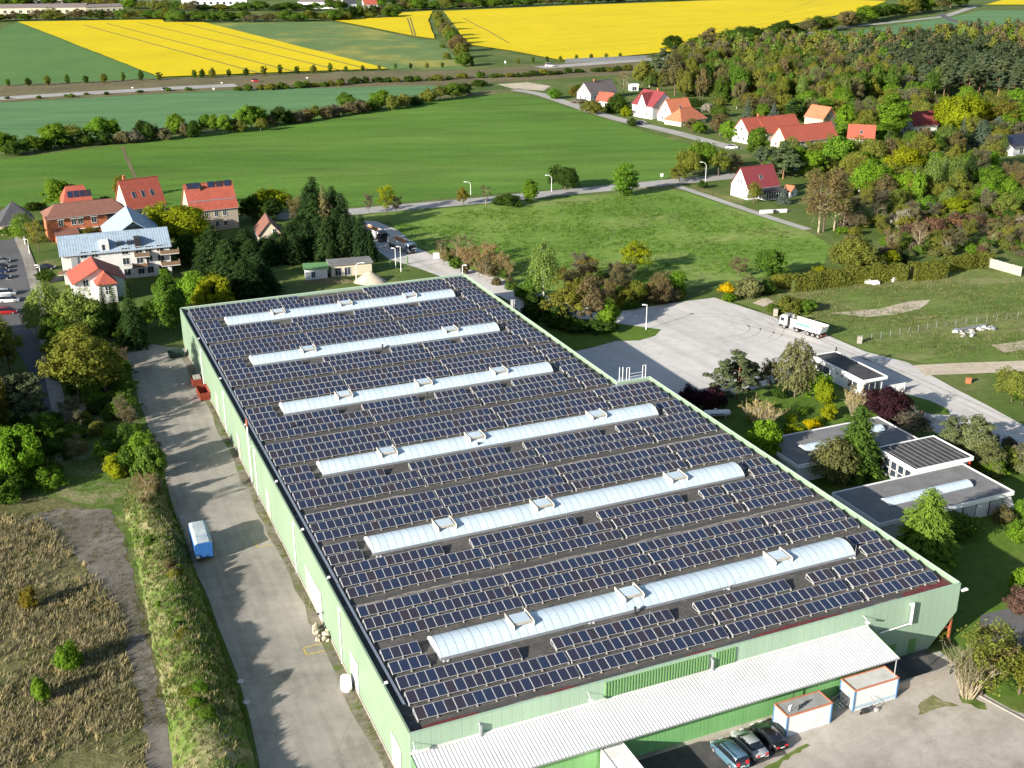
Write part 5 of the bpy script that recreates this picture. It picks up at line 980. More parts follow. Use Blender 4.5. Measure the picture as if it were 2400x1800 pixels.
# ================================================================== BUILDINGS
M['glass'] = plain('window_glass', (.03, .04, .055), .08, var=.3, scale=.8, spec=.7)
M['frame_w'] = plain('white_window_frame', (.62, .62, .60), .5, var=.05)
def tiles(name, c, period=.35):
    m, n, l, b = nm(name)
    t = noise(n, l, .9, 8, .7); r = ramp(n, [(.25, tuple(x*.72 for x in c)), (.5, c), (.78, tuple(min(1, x*1.25) for x in c))]); l.new(t.outputs[0], r.inputs[0])
    tc = n.new('ShaderNodeTexCoord'); w = n.new('ShaderNodeTexWave'); w.bands_direction = 'X'; w.inputs['Scale'].default_value = 2*math.pi/20/period; w.inputs['Distortion'].default_value = .4; l.new(tc.outputs['Object'], w.inputs[0])
    w2 = n.new('ShaderNodeTexWave'); w2.bands_direction = 'Z'; w2.inputs['Scale'].default_value = 2*math.pi/20/.22; w2.inputs['Distortion'].default_value = .3; l.new(tc.outputs['Object'], w2.inputs[0])
    rr = ramp(n, [(0, (.72, .72, .72)), (.4, (1, 1, 1))]); l.new(w2.outputs[0], rr.inputs[0])
    l.new(mixc(n, l, .6, r.outputs[0], rr.outputs[0], 'MULTIPLY'), b.inputs['Base Color']); b.inputs['Roughness'].default_value = .75; bump(n, l, b, w.outputs[0], .5, .05)
    return m
M['tile_red'] = tiles('red_roof_tiles', (.34, .075, .045)); M['tile_orange'] = tiles('orange_roof_tiles', (.42, .135, .065)); M['tile_maroon'] = tiles('maroon_roof_tiles', (.19, .03, .035))
M['tile_brown'] = tiles('brown_roof_tiles', (.19, .085, .06)); M['tile_dark'] = tiles('slate_roof', (.05, .052, .06)); M['tile_grey'] = tiles('weathered_grey_tiles', (.20, .16, .15)); M['metal_roof'] = tiles('standing_seam_metal', (.26, .335, .41), .62)
M['render_w'] = plain('white_render', (.62, .615, .60), .85, var=.05, dirt=(.52, .50, .47)); M['render_c'] = plain('cream_render', (.52, .47, .35), .85, var=.06); M['render_y'] = plain('yellow_render', (.60, .55, .34), .85, var=.05)
M['brick'] = plain('orange_brick', (.40, .135, .065), .85, var=.18, scale=3); M['stone'] = plain('rubble_stone', (.38, .33, .25), .9, var=.3, scale=3); M['flat_roof'] = plain('flat_roof_felt', (.155, .155, .155), .9, var=.2, scale=.5, dirt=(.2, .195, .185)); M['flat_dark'] = plain('dark_roof_felt', (.045, .045, .047), .8, var=.35, scale=.8, dirt=(.09, .085, .08))
M['timber'] = plain('weathered_timber', (.20, .13, .08), .8, var=.25, scale=3); M['red_paint'] = plain('red_paint', (.45, .04, .02), .5)
def window(parent, face, x, z, w, h, depth, L, mat='glass', frame='frame_w'):
    """window on one face of a box of length L and depth: face f/b/l/r"""
    def P(a, o, zz):
        return {'f': (a, -o, zz), 'b': (L - a, depth + o, zz), 'l': (-o, depth - a, zz), 'r': (L + o, a, zz)}[face]
    b = MB(); o1 = .06
    def bar(a0, a1, z0, z1, o):
        b.add([P(a0, o, z0), P(a1, o, z0), P(a1, o, z1), P(a0, o, z1), P(a0, -.02, z0), P(a1, -.02, z0), P(a1, -.02, z1), P(a0, -.02, z1)], [(0, 1, 2, 3), (0, 4, 5, 1), (1, 5, 6, 2), (2, 6, 7, 3), (3, 7, 4, 0)])
    bar(x - .08, x, z - .08, z + h + .08, o1); bar(x + w, x + w + .08, z - .08, z + h + .08, o1); bar(x, x + w, z + h, z + h + .08, o1); bar(x - .12, x + w + .12, z - .14, z - .005, .14); bar(x + w/2 - .03, x + w/2 + .03, z, z + h, .05)
    f = b.build('window', frame, parent)
    MB().quad(P(x, .02, z), P(x + w, .02, z), P(x + w, .02, z + h), P(x, .02, z + h)).build('pane', mat, f)
    return f
def house(name, label, A, B, depth, zE, zR, mode='x', wall='render_w', roof='tile_red', wins=(), chimney=None, rooflights=0, over=.4, hip=0.0, cat='house', extra=None):
    ex = (B - A); L = ex.length; rz = math.atan2(ex.y, ex.x); h = thing(name, label, cat, (A.x, A.y, 0), rz)
    b = MB(); d = depth
    if mode == 'x':
        b.box(0, L, 0, d, 0, zE)
        if hip < .05: b.add([(0, 0, zE), (0, d, zE), (0, d/2, zR - .12), (L, 0, zE), (L, d, zE), (L, d/2, zR - .12)], [(0, 2, 1), (3, 4, 5)])
    elif mode == 'y':
        b.box(0, L, 0, d, 0, zE); b.add([(0, 0, zE), (L, 0, zE), (L/2, 0, zR - .12), (0, d, zE), (L, d, zE), (L/2, d, zR - .12)], [(0, 1, 2), (3, 5, 4)])
    else: b.box(0, L, 0, d, 0, zE)
    wl_ = b.build('wall', wall, h)
    b = MB(); o = over; sl_ = (zR - zE)/((d if mode == 'x' else L)/2 if mode in 'xy' else 1)
    if mode == 'x':
        e = zE - o*sl_; hp = hip
        b.slab([(-o, -o, e), (L + o, -o, e), (L + o - hp, d/2, zR), (-o + hp, d/2, zR)], .16); b.slab([(L + o, d + o, e), (-o, d + o, e), (-o + hp, d/2, zR), (L + o - hp, d/2, zR)], .16)
        if hip >= .05: b.slab([(-o, d + o, e), (-o, -o, e), (-o + hp, d/2, zR)], .16); b.slab([(L + o, -o, e), (L + o, d + o, e), (L + o - hp, d/2, zR)], .16)
        b.box(-o + hp, L + o - hp, d/2 - .12, d/2 + .12, zR - .05, zR + .07)
    elif mode == 'y':
        e = zE - o*sl_
        b.slab([(-o, -o, e), (-o, d + o, e), (L/2, d + o, zR), (L/2, -o, zR)], .16); b.slab([(L + o, -o, e), (L + o, d + o, e), (L/2, d + o, zR), (L/2, -o, zR)], .16)
        b.box(L/2 - .12, L/2 + .12, -o, d + o, zR - .05, zR + .07)
    else:
        b.box(-o, L + o, -o, d + o, zE, zE + .3)
    rf = b.build('roof', roof, h)
    if mode in 'xy':
        bb = MB()
        if mode == 'x': bb.tube((-o, -o - .05, zE - o*sl_ - .05), (L + o, -o - .05, zE - o*sl_ - .05), .08, n=6)
        else: bb.tube((-o - .05, -o, zE - o*sl_ - .05), (-o - .05, d + o, zE - o*sl_ - .05), .08, n=6); bb.tube((L + o + .05, -o, zE - o*sl_ - .05), (L + o + .05, d + o, zE - o*sl_ - .05), .08, n=6)
        bb.build('gutter', 'grey_paint', h)
    for w in wins:
        if w[1] + w[3] > (L if w[0] in 'fb' else d) - .15: continue
        window(h, w[0], w[1], w[2], w[3], w[4], d, L)
    if chimney:
        x, y = chimney; MB().box(x - .35, x + .35, y - .35, y + .35, (zE + zR)/2, zR + 1.0).box(x - .42, x + .42, y - .42, y + .42, zR + 1.001, zR + 1.12).build('chimney', 'brick', rf)
    for i in range(rooflights):
        x = L*(i + 1)/(rooflights + 1); y0, y1 = d*.16, d*.27; z = lambda y: zE + (zR - zE)*y/(d/2) + .05
        b = MB(); b.add([(x - .45, y0, z(y0)), (x + .45, y0, z(y0)), (x + .45, y1, z(y1)), (x - .45, y1, z(y1))], [(0, 1, 2, 3)]); k = b.build('roof_window', 'glass', rf)
        b = MB(); b.tube((x - .5, y0, z(y0)), (x - .5, y1, z(y1)), .05, n=4).tube((x + .5, y0, z(y0)), (x + .5, y1, z(y1)), .05, n=4).tube((x - .5, y1, z(y1)), (x + .5, y1, z(y1)), .05, n=4).tube((x - .5, y0, z(y0)), (x + .5, y0, z(y0)), .05, n=4); b.build('frame', 'grey_paint', k)
    if extra: extra(h, rf, L, d, zE, zR)
    return h
def row(face, xs, z, w, h): return [(face, x, z, w, h) for x in xs]
# ---- western housing
house('slate_roof_house', 'cream house with dark hipped slate roof at the left edge', G(3, 552), G(86, 543), 12, 3.2, 8.2, 'x', 'render_y', 'tile_dark', row('f', (1.5, 4.5, 9), 1, 1.1, 1.3), None, 0, .5, 5.2)
def brick_extra(h, rf, L, d, zE, zR):
    MB().box(L*.735, L*.865, -.02, .02, 0, zE - .05).build('recess_shade', 'dark', h)  # flat dark panel on the wall stands in for a shaded recess
    MB().box(L*.06, L*.34, -3.5, -.03, 0, 2.3).build('porch', 'brick', h); MB().slab([(L*.05, -3.8, 2.3), (L*.35, -3.8, 2.3), (L*.35, -.03, 3.2), (L*.05, -.03, 3.2)], .15).build('porch_roof', 'tile_brown', h)
    for x in (.13, .29, .37, .54, .89):
        for z in (1.0, 4.1): MB().box(L*x - .3, L*x + 1.6, -.7, -.02, z + 1.75, z + 1.85).build('window_hood', 'frame_w', h)
Lb = (G(305, 545) - G(118, 566)).length
house('brick_apartment_block', 'two-storey orange brick block with brown tiled roof and hooded windows', G(118, 566), G(305, 545), 10, 6.6, 9.4, 'x', 'brick', 'tile_brown', sum([row('f', [Lb*x for x in (.13, .29, .37, .54, .89)], z, 1.25, 1.6) for z in (1.0, 4.1)], []), None, 0, .5, 3.5, 'apartment block', brick_extra)
def pv_extra(h, rf, L, d, zE, zR):
    for i in range(4):
        x = 1.5 + i*1.8; z = lambda y: zE + (zR - zE)*y/(d/2) + .08
        MB().slab([(x, 1.2, z(1.2)), (x + 1.6, 1.2, z(1.2)), (x + 1.6, 3, z(3)), (x, 3, z(3))], .05).build('solar_panel', 'cells', rf)
house('red_roof_house', 'house with red roof and solar panels, behind the brick block', G(155, 510), G(222, 503), 9, 4.5, 8.6, 'x', 'render_w', 'tile_red', row('f', (2, 5), 1, 1.1, 1.3), None, 0, .4, 2, extra=pv_extra)
house('red_roof_house', 'tall plain red roofed house with three roof windows at the wheat field edge', G(306, 520), G(391, 507), 10.5, 4.2, 11.6, 'x', 'render_c', 'tile_red', row('f', (2.5, 6, 9.5), 1.2, 1.2, 1.4), (2, 6.5), 3)
def mansard_extra(h, rf, L, d, zE, zR):
    z = lambda y: zE + (zR - zE)*y/(d/2) + .1
    for x in (.5, 2.4, L - 7, L - 4.6, L - 2.2): MB().slab([(x, d*.40, z(d*.40)), (x + 1.9, d*.40, z(d*.40)), (x + 1.9, d*.49, z(d*.49) + .35), (x, d*.49, z(d*.49) + .35)], .12).build('dormer_panel', 'cells', rf)
    MB().slab([(0, d*.15, z(d*.15)), (L, d*.15, z(d*.15)), (L, d*.165, z(d*.165)), (0, d*.165, z(d*.165))], .06).build('snow_guard', 'steel', rf)
    MB().box(L*.3, L*.3 + .7, d*.36, d*.36 + .7, zR - 2, zR - .4).build('chimney', 'dark', rf)
house('old_red_roof_house', 'large old house with steep red roof beside the conifers', G(452, 546), G(561, 534), 11, 6.5, 13.0, 'x', 'stone', 'tile_red', row('f', (1.2, 4, 6.8, 9.2), 1.2, 1.0, 1.5) + row('f', (1.2, 4, 6.8, 9.2), 4.2, 1.0, 1.5) + row('l', (3, 6.5), 4.5, 1, 1.4) + row('l', (4.9,), 7.6, 1, 1.2), None, 0, .3, extra=mansard_extra)
house('brown_roof_house', 'small cream house with brown roof half hidden by conifers', G(608, 578), G(662, 574), 10, 3.4, 7.0, 'y', 'render_c', 'tile_brown', row('f', (2, 5), 1, 1, 1.2) + row('f', (4,), 3.6, 1, 1.1))
# grey metal-roofed apartment house with a rear wing
A = G(154, 668); B = G(404, 642); gl = (B - A).length
def apt_extra(h, rf, L, d, zE, zR):
    b = MB(); b.box(L*.45, L*.97, d - 1.0, d + 15, 0, zE + .02); b.build('rear_wing', 'render_w', h)
    x0, x1 = L*.43, L*.99; xm = (x0 + x1)/2; b = MB(); b.slab([(x0, d - 2.5, zE), (x0, d + 16.5, zE), (xm, d + 16.5, zR + 1.5), (xm, d - 2.5, zR + 1.5)], .16); b.slab([(x1, d - 2.5, zE), (x1, d + 16.5, zE), (xm, d + 16.5, zR + 1.5), (xm, d - 2.5, zR + 1.5)], .16); b.build('rear_roof', 'metal_roof', h)
    z = lambda y: zE + (zR - zE)*(y + .4)/(d/2 + .4)
    for x in (L*.52, L*.61): MB().box(x, x + 1.1, 1.0, 2.4, z(1), z(2.4) + .12).build('roof_window', 'glass', rf)
    MB().box(L*.36, L*.44, .1, 3.5, zE - .6, zE + 2.2).build('dormer', 'render_w', h); MB().box(L*.36 + .4, L*.40, .05, .1, zE + .2, zE + 1.6).build('dormer_pane', 'glass', h)
    MB().box(L*.68, L*.735, .2, 3.2, zE - .4, zE + 2.4).build('roof_terrace', 'dark', rf)
    for x, zz, w, dep in ((L*.66, 5.7, 3.6, 1.8), (L*.63, 2.9, 3.6, 1.8), (L*.90, 2.9, 4.6, 2.2), (L*.90, 5.9, 4.6, 2.2), (-1.3, 3.1, 2.6, 1.6)):
        bal = MB().box(x, x + w, -dep, -.02, zz - .18, zz).build('balcony', 'render_w', h)
        MB().box(x, x + .07, -dep, -.02, zz + .001, zz + 1).box(x + w - .07, x + w, -dep, -.02, zz + .001, zz + 1).box(x + .07, x + w - .07, -dep, -dep + .07, zz + .001, zz + 1).build('railing', 'timber', bal)
    MB().box(L*.08, L*.14, -.25, -.02, 1, zE - .4).build('pilaster', 'grey_paint', h)
house('grey_roof_apartment_house', 'white apartment house with blue-grey metal roof and balconies', A, B, 11, 7.6, 11.0, 'x', 'render_w', 'metal_roof', sum([row('f', [gl*x for x in (.17, .27, .55, .68, .77, .88)], z, 1.5, 1.6) for z in (.9, 3.7, 6.3)], []), None, 0, .5, .0, 'apartment house', apt_extra)
def porch_extra(h, rf, L, d, zE, zR):
    MB().box(L*.42, L*.78, -4.2, -.02, 0, 4.7).build('porch', 'render_w', h)
    xm = L*.6; b = MB(); b.slab([(L*.38, -4.7, 4.6), (L*.38, -.02, 4.6), (xm, -.02, 7.0), (xm, -2.2, 7.0)], .14); b.slab([(L*.82, -4.7, 4.6), (L*.82, -.02, 4.6), (xm, -.02, 7.0), (xm, -2.2, 7.0)], .14); b.slab([(L*.38, -4.7, 4.6), (L*.82, -4.7, 4.6), (xm, -2.2, 7.0)], .14); b.build('porch_roof', 'tile_red', h)
    MB().quad((L*.56, -4.23, 2.2), (L*.66, -4.23, 2.2), (L*.66, -4.23, 4.0), (L*.56, -4.23, 4.0)).build('pane', 'glass', h)
    b = MB(); b.box(L*.555, L*.665, -4.27, -4.235, 3.0, 3.12).box(L*.604, L*.616, -4.27, -4.235, 2.2, 4.0); b.build('window_bar', 'frame_w', h)
house('red_roof_annex', 'white annex with bright red tiled roof in front of the grey-roofed apartment house', G(180, 708), G(296, 693), 11, 4.6, 7.6, 'y', 'render_w', 'tile_red', row('f', (2, 10), 3.5, 1.2, 1.5) + row('r', (3, 6.5), 3.2, 1.2, 1.5), None, 0, .5, extra=porch_extra)
house('green_roof_shed', 'small white shed with green flat roof behind the warehouse', G(716, 656), G(768, 653), 4.5, 2.7, 3, 'flat', 'white', 'green_rib', row('f', (1.6, 4.6), .5, .9, 1.5), cat='shed')
house('cream_garage', 'cream garage hut with grey flat roof by the sand heap', G(777, 650), G(872, 642), 5, 3.0, 3.3, 'flat', 'render_c', 'flat_roof', row('f', (1.0, 3.4), .3, 1.5, 2.0), cat='garage')
# ---- eastern village
house('grey_roof_house', 'white house with weathered grey roof near the lane junction', G(1384, 238), G(1446, 228), 9, 4.0, 9.0, 'x', 'render_w', 'tile_grey', row('l', (2, 5), 1, 1, 1.3) + row('l', (3.7,), 4.6, .9, 1.1) + row('f', (3, 8, 12), 1, 1.1, 1.3), (8, 4.5))
house('small_red_roof_house', 'small white house with red roof in front of the grey-roofed house', G(1396, 249), G(1428, 252), 8, 3.0, 6.6, 'x', 'render_w', 'tile_red', row('f', (2, 5), .9, 1, 1.2))
house('white_garage', 'small white flat-roofed garage beyond the lane houses', G(1475, 213), G(1496, 213), 6, 3, 3.3, 'flat', 'white', 'white', row('f', (1.5,), .2, 2.4, 2.0), cat='garage')
def maroon_extra(h, rf, L, d, zE, zR):
    z = lambda y: zR - (zR - zE)*(y - d/2)/(d/2) + .06
    MB().slab([(1, d*.55, z(d*.55)), (L - 1, d*.55, z(d*.55)), (L - 1, d*.95, z(d*.95)), (1, d*.95, z(d*.95))], .06).build('solar_array', 'cells', rf)
    b = MB(); b.box(L*.30, L*.72, -.35, -.02, 0, zE); b.add([(L*.30, -.35, zE), (L*.72, -.35, zE), (L*.51, -.35, zR - .9)], [(0, 1, 2)]); b.build('gable_front', 'render_w', h)
    b = MB(); b.slab([(L*.27, -.8, zE - .25), (L*.27, d/2, zE - .25), (L*.51, d/2, zR - .5), (L*.51, -.8, zR - .5)], .14); b.slab([(L*.75, -.8, zE - .25), (L*.75, d/2, zE - .25), (L*.51, d/2, zR - .5), (L*.51, -.8, zR - .5)], .14); b.build('gable_roof', 'tile_maroon', h)
house('maroon_roof_house', 'large white house with maroon and orange roof facing the lane', G(1481, 271), G(1528, 280), 14, 5.8, 11.8, 'x', 'render_w', 'tile_maroon', row('f', (1.5, 9.5), 1.2, 1.3, 1.4) + row('r', (3, 8), 4.0, 1.2, 1.5) + row('r', (3, 9), 1, 1.2, 1.5), (8, 8.5), 0, .4, extra=maroon_extra)
house('orange_roof_house', 'white gabled house with orange roof beside the maroon-roofed house', G(1576, 289), G(1625, 284), 11, 3.6, 10.0, 'x', 'render_w', 'tile_orange', row('l', (3, 7), 1, 1.1, 1.3) + row('l', (5,), 4.6, 1, 1.2) + row('f', (3, 8), 1, 1.2, 1.3), None, 1)
house('orange_hip_carport', 'open garage with orange hipped roof at the lane', G(1596, 297), G(1654, 288), 10, 2.7, 7.0, 'x', 'render_c', 'tile_orange', row('f', (2, 7, 11), .3, 2.2, 2.0), None, 0, .6, 5.0, cat='garage')
house('red_roof_house', 'white house with red roof and a large chimney in the village', G(1754, 338), G(1806, 331), 9.5, 4.6, 9.8, 'x', 'render_w', 'tile_red', row('l', (3, 6), 1.2, 1, 1.3) + row('l', (4.5,), 5, 1, 1.2) + row('f', (3, 7), 1.2, 1.1, 1.3), (9.5, 5))
house('long_red_roof_house', 'long house with plain red roof, right of the large chimney', G(1795, 334), G(1878, 324), 11, 3.8, 9.5, 'x', 'render_w', 'tile_red', row('f', (3, 7, 11, 15), .9, 1.2, 1.4))
house('gabled_red_roof_house', 'house with white gable and arched dormer under a red roof', G(1842, 352), G(1960, 338), 9, 3.4, 8.6, 'x', 'render_y', 'tile_red', row('l', (2.5, 5.5), 1, 1, 1.3) + row('f', (8, 10.5, 13), .8, 1.2, 2.0), None, 0, .5)
house('stone_barn', 'stone barn with bright orange roof above the village', G(1884, 298), G(1927, 305), 9, 5.0, 9.5, 'x', 'stone', 'tile_orange', row('f', (5,), .2, 2.4, 2.6) + row('r', (3,), 5.2, .9, 1.1), cat='barn')
house('red_roof_house', 'low house with red roof and white curved gable end among the trees', G(1985, 342), G(2046, 345), 10, 3.4, 8.0, 'x', 'render_w', 'tile_red', row('r', (3, 6), 1, 1, 1.2), None, 1)
def white_house_extra(h, rf, L, d, zE, zR):
    c = MB().box(L*.36, L*1.0, -3.6, -.02, .3, 2.6).build('conservatory', 'glass', h)
    b = MB()
    for i in range(9): x = L*(.36 + .64*i/8); b.box(x - .07, x + .07, -3.68, -3.61, .0, 2.7)
    b.box(L*.35, L*1.01, -3.68, -.03, 0, .3); b.build('white_post', 'frame_w', c)
    MB().slab([(L*.34, -4.0, 2.7), (L*1.02, -4.0, 2.7), (L*1.02, .0, 3.4), (L*.34, 0, 3.4)], .12).build('conservatory_roof', 'flat_dark', c)
house('white_house', 'white house with maroon roof and conservatory where the farm track starts', G(1752, 469), G(1824, 460), 9, 4.0, 9.9, 'x', 'render_w', 'tile_maroon', row('l', (3.2, 4.8), 4.8, .8, 1.0) + row('f', (1.5,), 1, 1.1, 1.3), None, 1, .35, extra=white_house_extra)
house('garden_hut', 'small garden hut with orange roof right of the white house', G(1851, 464), G(1868, 459), 3, 2.0, 3.6, 'y', 'render_w', 'tile_orange', (('f', .8, .4, .8, 1.3),), None, 0, .25, cat='hut')
house('dark_roof_house', 'white house with dark red roof in shade under big trees', G(2140, 316), G(2195, 312), 9, 4.0, 9.0, 'x', 'render_w', 'tile_maroon', row('l', (3, 5.5), 1, 1, 1.3) + row('f', (3, 7), .8, 1.6, 1.8))
def pvroof(h, rf, L, d, zE, zR):
    z = lambda y: zE + (zR - zE)*y/(d/2) + .08
    for i in range(9):
        for j in range(3):
            x = .8 + i*1.15; y0 = .3 + j*1.5
            MB().slab([(x, y0, z(y0)), (x + 1.08, y0, z(y0)), (x + 1.08, y0 + 1.42, z(y0 + 1.42)), (x, y0 + 1.42, z(y0 + 1.42))], .05).build('solar_panel', 'cells', rf)
house('solar_roof_house', 'white house with blue solar panels on its roof at the right edge', G(2372, 366), G(2440, 356), 10, 3.4, 7.2, 'x', 'render_w', 'tile_dark', row('l', (3, 6), 1, 1, 1.2) + row('f', (4, 8), .3, 2.2, 2.2), extra=pvroof)
# ---- office with flat roofs, gatehouse
off = thing('office_building', 'low white office building of three flat-roofed wings with barrel skylights', 'office', W(0, 0), TH)
def wing(name, u0, u1, v0, v1, h, roof='flat_roof', ov=.6):
    w_ = MB().box(u0 + ov, u1 - ov, v0 + ov, v1 - ov, 0, h - .5).build('wall', 'white', off)
    b = MB(); b.box(u0, u1, v0, v0 + .12, h - .5, h + .18).box(u0, u1, v1 - .12, v1, h - .5, h + .18).box(u0, u0 + .12, v0 + .12, v1 - .12, h - .5, h + .18).box(u1 - .12, u1, v0 + .12, v1 - .12, h - .5, h + .18); b.build('fascia', 'white2', off)
    return MB().box(u0 + .12, u1 - .12, v0 + .12, v1 - .12, h - .5, h).build('roof', roof, off), w_
wing('front', 77.6, 103.0, 22.6, 33.2, 3.4)
wing('middle', 93.6, 105.4, 33.4, 42.4, 4.0, 'flat_dark')
wing('rear', 78.6, 103.2, 42.9, 53.4, 3.4)
for i in range(10): MB().box(94.4 + i*1.1, 94.62 + i*1.1, 33.7, 42.1, 4.002, 4.03).build('roof_seam', 'flat_roof', off)
for i, u in enumerate((93.8, 99.0)):
    d_ = MB().box(u, u + 2.4, 23.1, 23.19, .1, 2.6).build('roller_door', 'pale_grey', off); MB().box(u - .12, u, 23.08, 23.18, .1, 2.75).box(u + 2.4, u + 2.52, 23.08, 23.18, .1, 2.75).box(u, u + 2.4, 23.08, 23.18, 2.6, 2.75).build('frame', 'dark', d_)
for v in (34.6, 36.2, 37.8, 39.4): f_ = MB().box(94.05, 94.18, v, v + 1.35, .6, 3.0).build('window', 'glass', off); MB().box(94.0, 94.04, v, v + .1, .5, 3.1).box(94.0, 94.04, v, v + 1.35, 1.7, 1.8).build('frame', 'frame_w', f_)
for u in (103.6, 104.9): MB().box(u, u + .25, 33.6, 33.85, 0, 3.5).build('red_post', 'red_paint', off)
MB().add([W(102.5, 22.7) - FL, W(104.2, 21.6) - FL, W(104.2, 21.6, 0) - FL], [(0, 1, 2)]) if False else None
b = MB(); b.add([(102.3, 22.9, 3.0), (102.5, 22.9, 3.0), (104.3, 22.9, 0), (102.3, 22.9, 0), (102.3, 23.1, 3.0), (102.5, 23.1, 3.0), (104.3, 23.1, 0), (102.3, 23.1, 0)], [(0, 1, 2, 3), (7, 6, 5, 4), (1, 5, 6, 2), (0, 4, 5, 1)]); b.build('buttress', 'white', off)
def small_sky(u, v, n, lab):
    s = skylight(W(u, v, 3.4), n, lab, [], group='barrel skylights on the office roofs'); s.scale = (1, .5, .62)
small_sky(82.6, 26.3, 15, 'long narrow barrel skylight on the front office roof')
small_sky(83.0, 46.6, 6, 'short barrel skylight left on the rear office roof behind the pale tree')
small_sky(95.0, 48.2, 5, 'short barrel skylight right on the rear office roof beside the spruce')
gh = thing('gatehouse', 'long white gatehouse with dark flat roof between gravel yard and garden', 'gatehouse', W(0, 0), TH)
MB().box(112.5, 117.3, 68.7, 82.6, 0, 3.1).build('wall', 'white2', gh)
b = MB(); u0, u1, v0, v1, h = 112.0, 117.8, 68.0, 83.2, 3.4; b.box(u0, u1, v0, v0 + .15, h - .4, h + .2).box(u0, u1, v1 - .15, v1, h - .4, h + .2).box(u0, u0 + .15, v0 + .15, v1 - .15, h - .4, h + .2).box(u1 - .15, u1, v0 + .15, v1 - .15, h - .4, h + .2); b.build('fascia', 'white2', gh)
MB().box(u0 + .15, u1 - .15, v0 + .15, v1 - .15, h - .4, h).build('roof', 'flat_dark', gh)
for v, w_ in ((70.0, 2.6), (78.4, 3.6)): f_ = MB().box(112.44, 112.49, v, v + w_, .9, 2.3).build('window', 'glass', gh); MB().box(112.38, 112.43, v + w_/2 - .05, v + w_/2 + .05, .85, 2.35).box(112.38, 112.43, v - .1, v + w_ + .1, .78, .86).build('frame', 'frame_w', f_)
for u in (112.8, 114.2, 115.6): f_ = MB().box(u, u + 1.15, 68.62, 68.69, .7, 2.4).build('window', 'glass', gh); MB().box(u - .1, u, 68.58, 68.61, .6, 2.5).build('frame', 'frame_w', f_)
for v in (74.2, 75.8): MB().box(112.40, 112.49, v, v + .5, 2.0, 2.2).build('vent', 'dark', gh)
MB().tube((117.5, 82.9, 3.6), (117.5, 82.9, 4.4), .16, n=8).build('flue', 'dark', gh)
b = MB(); b.box(117.9, 118.0, 67.2, 67.3, 0, 2.1).box(119.2, 119.3, 67.2, 67.3, 0, 2.1).box(121.6, 121.7, 67.2, 67.3, 0, 2.1); gp = thing('entrance_panel', 'white panel screen standing beside the gatehouse', 'screen', W(0, 0), TH); b.build('post', 'grey_paint', gp); MB().box(118, 119.2, 67.22, 67.28, .1, 2.0).build('panel', 'white2', gp); MB().box(119.3, 121.6, 67.22, 67.28, .1, 2.0).build('panel', 'white2', gp)
# ---- far depot beyond the rapeseed
def longhouse(name, label, a, b_, depth, h, zr, wall, roof, nw):
    L = (b_ - a).length
    house(name, label, a, b_, depth, h, zr, 'x', wall, roof, [('f', L*(i + .3)/nw, h*.3, L/nw*.4, h*.35) for i in range(nw)], cat='building')
longhouse('long_hall', 'long low peach hall with grey roof at the top left corner', GC(1, -40, 100), GC(1, 560, 92), 26, 7, 10, 'render_c', 'tile_grey', 12)
longhouse('long_hall', 'second peach hall with open bays, right of the first', GC(1, 565, 92), GC(1, 800, 84), 22, 7, 9, 'render_c', 'tile_grey', 6)
longhouse('long_hall', 'pale long hall at the very top left behind the tree belt', GC(1, 90, 40), GC(1, 500, 30), 25, 7, 9, 'render_c', 'tile_grey', 9)
longhouse('white_hall', 'white long hall behind the tree belt, left of the pair', GC(1, 1180, 45), GC(1, 1600, 40), 25, 8, 9.5, 'white2', 'tile_grey', 10)
longhouse('white_hall', 'white hall at the top right of the tree belt', GC(1, 1930, 55), GC(1, 2230, 58), 22, 7, 9, 'white2', 'tile_grey', 6)
longhouse('dark_roof_depot', 'depot with dark roof in the far trees', GC(1, 840, 45), GC(1, 1080, 35), 28, 9, 12, 'render_w', 'tile_dark', 5)
longhouse('far_white_house', 'white house beyond the tree belt left of the great rapeseed field', GC(2, 20, 62), GC(2, 100, 60), 14, 6, 11, 'render_w', 'tile_dark', 3)
longhouse('far_red_house', 'far house with red roof beside the white one', GC(2, 150, 60), GC(2, 235, 58), 14, 5, 10, 'render_w', 'tile_red', 3)
longhouse('far_house', 'small far house with red roof peeping over the tree line', GC(2, 790, 28), GC(2, 830, 26), 12, 5, 9, 'render_w', 'tile_red', 2)
# ================================================================== VEHICLES AND SMALL THINGS
def paint(name, c, rough=.25, metal=.3): 
    m, n, l, b = nm(name); t = noise(n, l, 2.5, 5, .6); r = ramp(n, [(.3, tuple(x*.9 for x in c)), (.7, tuple(min(1, x*1.08) for x in c))]); l.new(t.outputs[0], r.inputs[0]); l.new(r.outputs[0], b.inputs['Base Color'])
    b.inputs['Roughness'].default_value = rough; b.inputs['Metallic'].default_value = metal; b.inputs['Coat Weight'].default_value = .6; b.inputs['Coat Roughness'].default_value = .08
    return m
for k, c in dict(p_blue=(.10, .19, .26), p_silver=(.36, .38, .39), p_black=(.012, .013, .015), p_white=(.68, .68, .68), p_red=(.35, .02, .02), p_navy=(.015, .025, .07), p_grey=(.16, .17, .18)).items(): M[k] = paint(k, c)
M['tail'] = plain('tail_lamp', (.5, .02, .03), .2, spec=.6); M['head'] = plain('head_lamp', (.6, .62, .62), .12, spec=.7); M['tyre'] = plain('tyre', (.02, .02, .02), .85); M['rim'] = plain('rim', (.38, .38, .39), .3, .6); M['carglass'] = plain('car_glass', (.012, .014, .02), .05, spec=.8); M['plate'] = plain('number_plate', (.66, .66, .62), .5)
